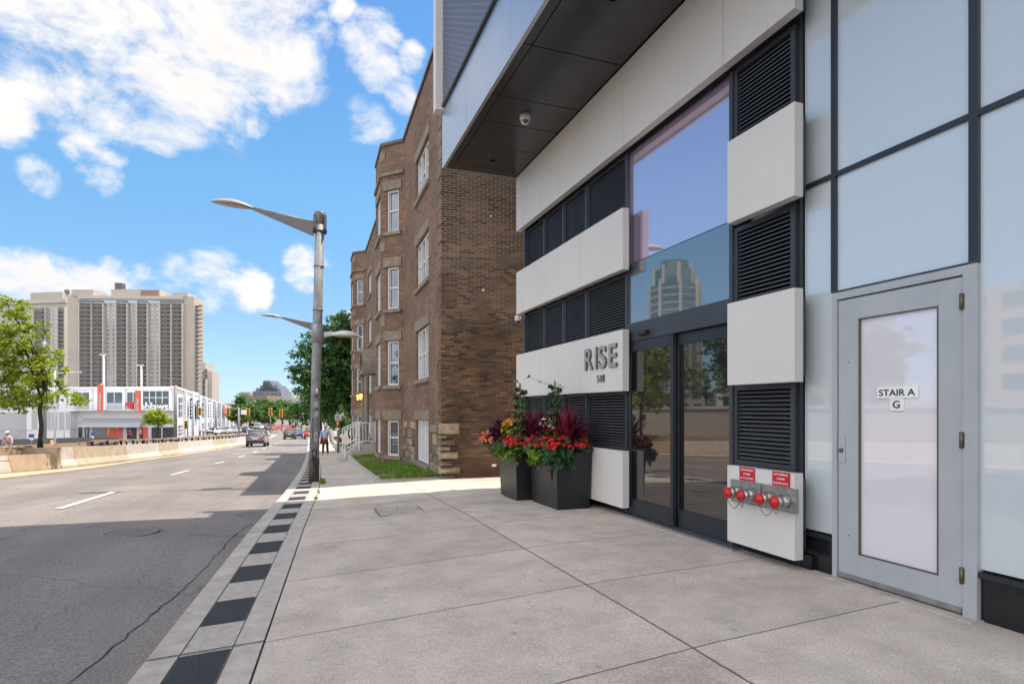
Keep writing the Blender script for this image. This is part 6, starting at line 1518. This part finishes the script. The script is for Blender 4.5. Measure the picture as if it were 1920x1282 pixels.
# ------------------------------------------------------------------ vehicles (rear towards the camera, front towards +y)
def car(label, x, y, paint, L=4.55, W_=1.85, H=1.66, heading=0, kind='suv', z=None, name='parked_car', cat='car', group=None):
    z = (roadz(x, y) + .01) if z is None else z
    t = thing(name, label, cat, (0, 0, 0), group); hw = W_ / 2
    # stations from rear to front: (y, half width, bottom, belt height)
    if kind == 'pickup': belt = [(-L / 2, .9, .45, 1.0), (-L / 2 + .08, .98, .38, 1.08), (-.2, 1, .33, 1.1), (1.3, 1, .33, 1.08), (L / 2 - .2, .93, .36, 1.0), (L / 2, .8, .5, .8)]; roof = [(-.3, .9, .0), (-.15, .88, 1), (1.0, .84, 1), (1.75, .9, .02)]
    elif kind == 'sedan': belt = [(-L / 2, .86, .45, .82), (-L / 2 + .12, .95, .32, .95), (-1, 1, .28, .98), (1, 1, .28, .95), (L / 2 - .3, .94, .3, .82), (L / 2, .78, .42, .66)]; roof = [(-L / 2 + .5, .82, .02), (-1.0, .74, .97), (.3, .74, 1), (1.3, .84, .02)]
    else: belt = [(-L / 2, .86, .5, .9), (-L / 2 + .1, .95, .36, 1.0), (-1.2, 1, .3, 1.04), (1.1, 1, .3, 1.02), (L / 2 - .3, .95, .32, .92), (L / 2, .8, .45, .74)]; roof = [(-L / 2 + .12, .88, .03), (-L / 2 + .55, .76, .95), (-1, .77, 1), (.4, .78, .98), (1.35, .86, .03)]
    mb = MB(); V = []; F = []
    for (yy, w_, zb, zt) in belt:
        w_ *= hw; V += [(-w_ * .9, yy, zb), (-w_, yy, zb + .16), (-w_, yy, zt - .2), (-w_ * .93, yy, zt), (w_ * .93, yy, zt), (w_, yy, zt - .2), (w_, yy, zb + .16), (w_ * .9, yy, zb)]
    for i in range(len(belt) - 1):
        for k_ in range(8): F.append((i * 8 + k_, i * 8 + (k_ + 1) % 8, (i + 1) * 8 + (k_ + 1) % 8, (i + 1) * 8 + k_))
    F += [tuple(range(8)), tuple(range(len(V) - 1, len(V) - 9, -1))]
    mb.mesh(V, F, 0, True); body = mb.build('body', paint, t); b = body.modifiers.new('bevel', 'BEVEL'); b.width = .04; b.segments = 2
    bz = lambda yy: float(np.interp(yy, [q_[0] for q_ in belt], [q_[3] for q_ in belt]))
    mb = MB(); V = []; F = []
    for (yy, w_, f) in roof:
        w_ *= hw; zz_ = bz(yy) + (H - bz(yy)) * f; wb = hw * .93; zb = bz(yy) - .03
        V += [(-wb, yy, zb), (-w_, yy, zz_ - .04), (-w_ * .8, yy, zz_), (w_ * .8, yy, zz_), (w_, yy, zz_ - .04), (wb, yy, zb)]
    for i in range(len(roof) - 1):
        for k_ in range(5): F.append((i * 6 + k_, i * 6 + k_ + 1, (i + 1) * 6 + k_ + 1, (i + 1) * 6 + k_))
    mb.mesh(V, F, 0, True); mb.build('cabin', M['carglass'], t)
    mb = MB(); i0, i1 = 1, len(roof) - 2
    for i in range(i0, i1):
        (ya, wa, fa), (yb, wb_, fb) = roof[i], roof[i + 1]; za = bz(ya) + (H - bz(ya)) * fa + .012; zb_ = bz(yb) + (H - bz(yb)) * fb + .012
        mb.hexa([(-hw * wa * .97, ya, za - .05), (hw * wa * .97, ya, za - .05), (hw * wb_ * .97, yb, zb_ - .05), (-hw * wb_ * .97, yb, zb_ - .05), (-hw * wa * .82, ya, za), (hw * wa * .82, ya, za), (hw * wb_ * .82, yb, zb_), (-hw * wb_ * .82, yb, zb_)])
    for sg in (-1, 1):        # pillars
        for (i, j) in ((0, 1), (len(roof) - 1, len(roof) - 2)):
            (ya, wa, fa), (yb, wb_, fb) = roof[i], roof[j]
            A = Vector((sg * hw * .92, ya, bz(ya) - .02)); B = Vector((sg * hw * wb_ * .97, yb, bz(yb) + (H - bz(yb)) * fb - .02)); mb.tube([A, B], [.07, .05], 5)
    mb.build('roof', paint, t)
    ry = -L / 2
    mb = MB(); mb.box(-hw * .9, hw * .9, ry - .05, ry + .25, .38, .66); mb.build('rear_bumper', M['plastic'], t, bevel=.04)
    mb = MB(); mb.box(-.26, .26, ry - .07 - (0 if kind != 'suv' else 0), ry + .02, .68 if kind != 'suv' else .74, .8 if kind != 'suv' else .86); mb.build('number_plate', M['plate'], t)
    for sg in (-1, 1):
        mb = MB(); a, b_ = sorted((sg * hw * .5, sg * hw * .93)); mb.box(a, b_, ry - .02, ry + .18, .86 if kind != 'pickup' else .7, .98 if kind != 'pickup' else 1.02); mb.build('tail_light', M['tail'], t, bevel=.02)
        mb = MB(); a, b_ = sorted((sg * (hw + .02), sg * (hw + .2))); mb.box(a, b_, 1.0, 1.12, 1.0, 1.16); mb.build('wing_mirror', paint, t, bevel=.03)
        mb = MB(); a, b_ = sorted((sg * hw * .55, sg * hw * .85)); mb.box(a, b_, L / 2 - .16, L / 2 - .01, .62, .74); mb.build('headlight', M['plate'], t)
        for wy_ in (-L * .3, L * .31):
            mb = MB(); mb.lathe((sg * (hw - .12), wy_, .34), [(.2, -.1), (.33, -.11), (.34, -.08), (.34, .08), (.33, .11), (.2, .1)], 22, axis='x'); wh = mb.build('wheel', M['tyre'], t)
            mb = MB(); mb.lathe((sg * (hw - .115) + sg * .1, wy_, .34), [(.2, -.01), (.2, .012), (.05, .02)], 14, axis='x'); mb.build('rim', M['rim'], wh)
    t.location = (x, y, z); t.rotation_euler = (math.atan2(g(y + 2) - g(y - 2), 4), 0, -heading)
    return t
hd = math.atan(.07)
car('grey hatchback style SUV driving away in the left lane beside the barrier', -3.75, 66.8, M['car_grey'], heading=.06, name='grey_car')
car('dark car driving away ahead of the grey SUV', -1.0, 103, M['car_dark'], H=1.6, heading=.03, name='dark_car')
car('blue car just ahead and to the right of the dark car', .2, 112, M['car_blue'], H=1.6, heading=.03, name='blue_car')
car('orange and grey pickup truck driving away in the right lane', 2.1, 105, M['car_orange'], L=5.3, H=1.8, kind='pickup', heading=.03, name='pickup_truck', cat='truck')
# large white truck farther on
x, y = 6.4, 150; z = roadz(x, y)
t = thing('box_truck', 'large white truck far up the right lane beside the lamp post', 'truck', (x, y, z))
mb = MB(); mb.box(x - 1.25, x + 1.25, y, y + 7, z + .6, z + 3.3); mb.build('cargo_box', M['white'], t, bevel=.05)
mb = MB(); mb.box(x - 1.1, x + 1.1, y - .03, y, z + 2.6, z + 3.1); mb.build('rear_panel', M['plastic'], t)
mb = MB(); mb.box(x - 1.15, x + 1.15, y + 7.1, y + 9, z + .5, z + 2.6); mb.build('cab', M['white'], t, bevel=.1)
for sg in (-1, 1):
    for yy in (1.3, 7.9): mb = MB(); mb.lathe((x + sg * 1.05, y + yy, z + .48), [(.3, -.14), (.48, -.14), (.48, .14), (.3, .14)], 16, axis='x'); mb.build('wheel', M['tyre'], t)
parked = [(402, 'white', 'sedan', 'white car nearest the grey pole in the far parking row'), (411, 'silver', 'suv', 'silver car second in the far parking row'), (420, 'white', 'suv', 'white car in the middle of the far parking row'), (430, 'silver', 'sedan', 'silver low car fourth in the far parking row'), (440, 'white', 'sedan', 'white low car fifth in the far parking row'), (449, 'dark', 'suv', 'dark car near the right end of the far parking row'), (457, 'white', 'suv', 'white car at the right end of the far parking row')]
for i, (u, c_, kd, lab) in enumerate(parked):
    p = P(u, 800, 128 + i * 3); car(lab, p.x, p.y, M['car_' + c_], kind=kd, H=1.45 if kd == 'sedan' else 1.65, heading=1.2 if i % 2 else .3, z=g(p.y) + .15, group='cars parked in the far row')
for i, (u, t_, c_, lab) in enumerate([(486, 175, 'white', 'white car crossing at the far junction'), (497, 185, 'silver', 'silver car waiting at the far junction'), (508, 165, 'orange', 'red car waiting at the far junction'), (474, 180, 'silver', 'silver car left of the white car at the far junction')]):
    p = P(u, 800, t_); car(lab, p.x, p.y, M['car_' + c_], kind='sedan' if i else 'suv', heading=.2, z=g(p.y) + .1, group='cars waiting at the far junction')
# orange works boards beyond the dark car
for i, (u, t_, w_) in enumerate([(524, 135, 1.6), (543, 140, 1.6), (551, 142, 1.2)]):
    p = P(u, 790, t_); z = g(p.y); t = thing('works_board', ('left', 'middle', 'right')[i] + ' salmon roadworks board beyond the dark car', 'barrier board', (p.x, p.y, z), 'roadworks boards in the median')
    mb = MB(); mb.box(p.x - w_ / 2, p.x + w_ / 2, p.y - .04, p.y + .04, z + .9, z + 1.7); mb.build('board', M['salmon'], t)
    for sg in (-1, 1): mb = MB(); mb.box(p.x + sg * w_ * .4 - .04, p.x + sg * w_ * .4 + .04, p.y, p.y + .08, z - .1, z + 1.7); mb.build('leg', M['pole'], t)

# ------------------------------------------------------------------ people
def skinmesh(name, nodes, edges, mt, parent, sub=1, root=0):
    me = bpy.data.meshes.new(name); me.from_pydata([n_[0] for n_ in nodes], edges, [])
    o = bpy.data.objects.new(name, me); C.objects.link(o)
    sk = o.modifiers.new('skin', 'SKIN'); sk.use_smooth_shade = True
    for i, n_ in enumerate(nodes):
        r = n_[1] if hasattr(n_[1], '__len__') else (n_[1], n_[1]); me.skin_vertices[0].data[i].radius = r; me.skin_vertices[0].data[i].use_root = (i == root)
    sb = o.modifiers.new('sub', 'SUBSURF'); sb.levels = sub; sb.render_levels = sub
    bpy.context.view_layer.update()
    m2 = bpy.data.meshes.new_from_object(o.evaluated_get(bpy.context.evaluated_depsgraph_get())); bpy.data.objects.remove(o)
    m2.materials.clear(); m2.materials.append(mt); m2.name = name
    for p_ in m2.polygons: p_.use_smooth = True
    o = bpy.data.objects.new(name, m2); C.objects.link(o); o.parent = parent; return o
def person(label, loc, facing, top, legs, hair, pose='walk', extra=None, H=1.76, cap=None, bag=None):
    """built facing -y, then turned"""
    t = thing('person', label, 'person', (0, 0, 0)); k_ = H / 1.76
    if pose == 'walk':
        hip = [(-.09, 0, .92), (.09, 0, .92)]; kn = [(-.11, -.08, .5), (.11, .02, .5)]; an = [(-.12, -.12, .09), (.12, .14, .1)]; toe = [(-.13, -.29, .04), (.13, -.02, .04)]; up = 0
    elif pose == 'stand':
        hip = [(-.09, 0, .92), (.09, 0, .92)]; kn = [(-.1, -.02, .5), (.11, -.01, .5)]; an = [(-.1, .02, .09), (.12, .02, .09)]; toe = [(-.11, -.15, .04), (.13, -.15, .04)]; up = 0
    else:
        hip = [(-.09, 0, .5), (.09, 0, .5)]; kn = [(-.11, -.42, .52), (.11, -.42, .5)]; an = [(-.11, -.42, .1), (.12, -.46, .1)]; toe = [(-.11, -.6, .05), (.12, -.64, .05)]; up = -.42
    pel = (0, 0, .96 + up); ch = (0, .01, 1.28 + up); sh_ = (0, .0, 1.42 + up); nk = (0, -.01, 1.5 + up); hd1 = (0, -.02, 1.58 + up); hd2 = (0, -.02, 1.7 + up)
    shl = [(-.19, 0, 1.42 + up), (.19, 0, 1.42 + up)]; el = [(-.26, .04, 1.14 + up), (.27, .02, 1.14 + up)]; wr = [(-.27, -.06, .9 + up), (.28, -.02, .9 + up)]; pm = [(-.27, -.08, .83 + up), (.28, -.04, .83 + up)]
    if pose == 'sit': el = [(-.26, -.02, .74), (.26, -.02, .74)]; wr = [(-.15, -.25, .64), (.15, -.25, .64)]; pm = [(-.12, -.32, .62), (.12, -.32, .62)]
    S_ = lambda p_: tuple(c_ * k_ for c_ in p_)
    nodes = [(pel, (.14, .1)), (ch, (.15, .105)), (sh_, (.11, .09)), (nk, .055), (hd1, (.075, .09)), (hd2, (.078, .095))]
    edges = [(0, 1), (1, 2), (2, 3), (3, 4), (4, 5)]
    nodes.append(((0, -.115, 1.6 + up), .014)); edges.append((4, 6))       # nose
    for i in (0, 1):
        b0 = len(nodes); nodes += [(hip[i], .085), (kn[i], .056), (an[i], .04), (toe[i], (.04, .03))]; edges += [(0, b0), (b0, b0 + 1), (b0 + 1, b0 + 2), (b0 + 2, b0 + 3)]
        b0 = len(nodes); nodes += [(shl[i], .055), (el[i], .04), (wr[i], .028), (pm[i], (.034, .02))]; edges += [(2, b0), (b0, b0 + 1), (b0 + 1, b0 + 2), (b0 + 2, b0 + 3)]
        q_ = Vector(pm[i]); dn = (q_ - Vector(wr[i])).normalized(); n0 = len(nodes)
        for j, l_ in enumerate((.07, .08, .075, .06)):
            a = q_ + Vector((0, -.027 + .018 * j, 0)) + dn * .02; b_ = a + dn * l_ * .55; c_ = a + dn * l_ + Vector((.012 * (1 if i == 0 else -1), 0, 0)); k0 = len(nodes)
            nodes += [(tuple(b_), .009), (tuple(c_), .0075)]; edges += [(b0 + 3, k0), (k0, k0 + 1)]
        th_ = q_ + Vector((0, -.04, .03)); k0 = len(nodes); nodes += [(tuple(th_), .011), (tuple(th_ + dn * .045 + Vector((0, -.015, 0))), .009)]; edges += [(b0 + 2, k0), (k0, k0 + 1)]
    nodes = [(S_(p_), r_) for p_, r_ in nodes]
    skinmesh('body', nodes, edges, M['skin'], t)
    # shirt
    n_ = [(pel[0:2] + (pel[2] + .0,), (.165, .125)), (ch, (.175, .13)), (sh_, (.13, .105)), (nk[0:2] + (nk[2] - .025,), (.07, .07))]; e_ = [(0, 1), (1, 2), (2, 3)]
    for i in (0, 1): b0 = len(n_); n_ += [(shl[i], .078), (el[i], .062), (tuple(Vector(wr[i]).lerp(Vector(el[i]), .08)), .045)]; e_ += [(2, b0), (b0, b0 + 1), (b0 + 1, b0 + 2)]
    skinmesh('shirt', [(S_(p_), r_) for p_, r_ in n_], e_, top, t)
    n_ = [((0, 0, .98 + up), (.155, .115)), ((0, 0, .9 + up), (.15, .115))]; e_ = [(0, 1)]
    for i in (0, 1): b0 = len(n_); n_ += [(hip[i], .108), (kn[i], .078), (tuple(Vector(an[i]) + Vector((0, 0, .02))), .066)]; e_ += [(1, b0), (b0, b0 + 1), (b0 + 1, b0 + 2)]
    skinmesh('trousers', [(S_(p_), r_) for p_, r_ in n_], e_, legs, t)
    for i in (0, 1): skinmesh('shoe', [(S_(an[i][:2] + (an[i][2] - .035,)), .05), (S_(toe[i]), (.045, .035))], [(0, 1)], M['black'], t)
    c_ = Vector(S_(hd2)); mb = MB(); mb.lathe((c_.x, c_.y + .015, c_.z - .03), [(.088, -.06), (.098, 0), (.095, .05), (.07, .09), (.03, .108), (.002, .11)], 16); mb.build('hair', hair, t)
    for sg in (-1, 1):
        mb = MB(); mb.lathe((c_.x + sg * .035, c_.y - .085, c_.z - .045), [(.002, -.008), (.01, -.002), (.002, .004)], 8, axis='y'); mb.build('eye', M['black'], t)
    if cap: mb = MB(); mb.lathe((c_.x, c_.y, c_.z), [(.11, -.02), (.108, .03), (.08, .08), (.01, .1)], 16); mb.lathe((c_.x, c_.y - .1, c_.z - .01), [(.09, 0), (.085, .01)], 14); mb.build('cap', cap, t)
    if extra:
        n_ = [((0, 0, .99), (.175, .14)), ((0, -.02, .84), (.17, .14)), ((.02, -.03, .66), (.13, .1))]; skinmesh('tied_jacket', [(S_(p_), r_) for p_, r_ in n_], [(0, 1), (1, 2)], extra, t)
    if bag:
        mb = MB(); mb.tube([S_((-.14, -.1, 1.42)), S_((0, -.16, 1.2)), S_((.17, -.08, .98))], .022, 5); mb.build('bag_strap', bag, t)
    t.location = loc; t.rotation_euler = (0, 0, facing); return t
p = P(610, 850, 35.6); person('man in light blue shirt, dark red jacket round his waist, walking on the sidewalk', (p.x, p.y, gx(p.x, p.y)), -.2, M['shirt'], M['trouser'], M['hairg'], 'walk', extra=M['maroon'])
p = P(629, 826, 50); person('person with white hair sitting at the edge of the raised lawn', (p.x, p.y, g(p.y) + .3), 1.2, M['whiteshirt'], M['trouser'], M['hairg'], 'sit')
p = P(14, 845, 38); person('person in a pink shirt and white cap with a shoulder bag behind the guardrail', (p.x, p.y, g(p.y) - .1), -.3, M['pinkshirt'], M['jeans'], M['haird'], 'stand', cap=M['white'], bag=M['black'], H=1.7)
for i, (u, t_, tp_, lab) in enumerate([(243, 94, 'maroon', 'person in dark red at the store entrance doors'), (263, 93, 'salmon', 'person in red by the right store banner'), (375, 120, 'pinkshirt', 'person in pink walking along the store wing'), (381, 121, 'whiteshirt', 'person in white walking beside the person in pink'), (416, 140, 'maroon', 'person in dark red at the far end of the store wing')]):
    p = P(u, 800, t_); person(lab, (p.x, p.y, g(p.y) + .02), .4 * i, M[tp_], M['trouser'], M['haird'], 'stand')

# ------------------------------------------------------------------ what stands across the road, seen only in the glass
c = Vector((-146, 220)); t = thing('skyscraper', 'tall green glass skyscraper with pale stone fins, mirrored in the entrance glass', 'skyscraper', (c.x, c.y, -6))
def octo(mb, r, z0, z1, mi=0, n_=8, off=.39):
    V = [(c.x + r * math.cos(off + 2 * math.pi * i / n_), c.y + r * math.sin(off + 2 * math.pi * i / n_), z) for z in (z0, z1) for i in range(n_)]
    mb.mesh(V, [(i, (i + 1) % n_, n_ + (i + 1) % n_, n_ + i) for i in range(n_)] + [tuple(range(n_, 2 * n_))], mi)
M['tg'] = glass('green_tower_glass', (.012, .05, .045), (.5, .65, .65), .1)
mb = MB(); octo(mb, 10.5, -6, 54); octo(mb, 8.4, 54, 61); octo(mb, 6, 61, 65); mb.build('glass_shaft', M['tg'], t)
mb = MB(); z = -4
while z < 53: octo(mb, 10.65, z, z + .9); z += 3.1
mb.build('floor_bands', M['balcr'], t)
for i in range(16):
    a = .39 + 2 * math.pi * i / 16; r = 10.8 if i % 2 == 0 else 10.2
    mb = MB(); x, y = c.x + r * math.cos(a), c.y + r * math.sin(a); d = Vector((-math.sin(a), math.cos(a), 0)) * .75; n_ = Vector((math.cos(a), math.sin(a), 0)) * .6
    h = 56 if i % 2 == 0 else 40
    mb.hexa([Vector((x, y, -6)) - d - n_, Vector((x, y, -6)) + d - n_, Vector((x, y, -6)) + d + n_, Vector((x, y, -6)) - d + n_, Vector((x, y, h)) - d * .5 - n_, Vector((x, y, h)) + d * .5 - n_, Vector((x, y, h)) + d * .5 + n_, Vector((x, y, h)) - d * .5 + n_]); mb.build('stone_fin', M['beige2'], t)
for i in range(8):
    a = .39 + 2 * math.pi * i / 8; r = 8.5; mb = MB(); x, y = c.x + r * math.cos(a), c.y + r * math.sin(a); mb.box(x - .5, x + .5, y - .5, y + .5, 52, 63); mb.build('crown_fin', M['beige2'], t)
def plain_block(name, label, x0, x1, y0, y1, z1, m_, nw=5, nh=4):
    t = thing(name, label, 'building', ((x0 + x1) / 2, (y0 + y1) / 2, -4)); mb = MB(); mb.box(x0, x1, y0, y1, -6, z1); mb.build('body', M[m_], t)
    for r_ in range(nh):
        mb = MB(); z = z1 - 2.6 - r_ * 3.2
        for k_ in range(nw): a = y0 + (y1 - y0) * (k_ + .2) / nw; mb.box(x1, x1 + .1, a, a + (y1 - y0) / nw * .6, z, z + 1.7)
        for k_ in range(nw): a = x0 + (x1 - x0) * (k_ + .2) / nw; mb.box(a, a + (x1 - x0) / nw * .6, y0 - .1, y0, z, z + 1.7)
        mb.build('window_row', M['storewin'], t)
plain_block('glass_block', 'dark blue glass block left of the skyscraper in the reflection', -178, -160, 262, 280, 42, 'tg', 8, 12)
plain_block('hotel_podium', 'pale low podium before the skyscraper in the reflection', -112, -84, 150, 170, 7, 'beige2', 6, 3)
plain_block('peach_block', 'peach coloured brick block across the road mirrored in the right glass', -88, -70, 30, 52, 16, 'peach', 5, 4)
plain_block('beige_block', 'beige block behind the trees across the road', -85, -60, 70, 84, 14, 'beige', 6, 4)
t = thing('retaining_wall', 'long grey concrete ramp wall across the road, mirrored in the doors', 'wall', (-19, 30, -1))
mb = MB(); mb.hexa([(-24, 0, -3), (-23.4, 0, -3), (-18.4, 42, -3), (-19, 42, -3), (-24, 0, 1.5), (-23.4, 0, 1.5), (-18.4, 42, 1.35), (-19, 42, 1.35)]); mb.build('wall_body', M['curb'], t)
mb = MB(); mb.hexa([(-24.1, 0, 1.5), (-23.3, 0, 1.5), (-18.3, 42, 1.35), (-19.1, 42, 1.35), (-24.1, 0, 1.7), (-23.3, 0, 1.7), (-18.3, 42, 1.55), (-19.1, 42, 1.55)]); mb.build('wall_cap', M['jersey'], t)
for i, (x, y, h, r) in enumerate([(-13.4, 25.6, 6.5, 1.6), (-26, 38, 7, 2.4), (-30, 44, 8, 3), (-25, 27, 7, 2.4), (-32, 52, 6, 3), (-29, 14, 7, 2.6)]):
    lab = ['young green tree rising from the planter wall, mirrored in the entrance doors', 'green tree behind the ramp wall, second from the road', 'tall green tree behind the ramp wall', 'green tree behind the nearer end of the ramp wall', 'broad green tree at the far end of the ramp wall', 'green tree behind the ramp wall opposite the stair door'][i]
    tree('mirrored_tree', lab, (x, y, g(y) + (-.1 if i else .3)), (x, y, h * .45), .14, .09, [((x, y, h * .7), (r, r, r * .9)), ((x + r * .7, y, h * .55), (r * .6, r * .6, r * .5)), ((x - r * .6, y + .5, h * .6), (r * .7, r * .7, r * .6)), ((x + .3, y + r * .5, h * .85), (r * .6, r * .6, r * .5))], 90, 26, .22, M['leafM'], 'maple', .55, seed=80 + i, nl=6, group='trees across the road')
for i, (x, y) in enumerate([(-33, 58), (-24, 34)]):
    t = thing('mast_light', ('farther' if i == 0 else 'nearer') + ' slim white lamp pole behind the ramp wall, mirrored in the doors', 'lamp', (x, y, -2)); mb = MB(); mb.tube([(x, y, -3), (x, y, 8.2)], [.14, .09], 8); mb.build('pole', M['white'], t)
    mb = MB(); mb.box(x - 1, x + 1, y - .12, y + .12, 8.2, 8.34); mb.build('lamp_head', M['lumw'], t)
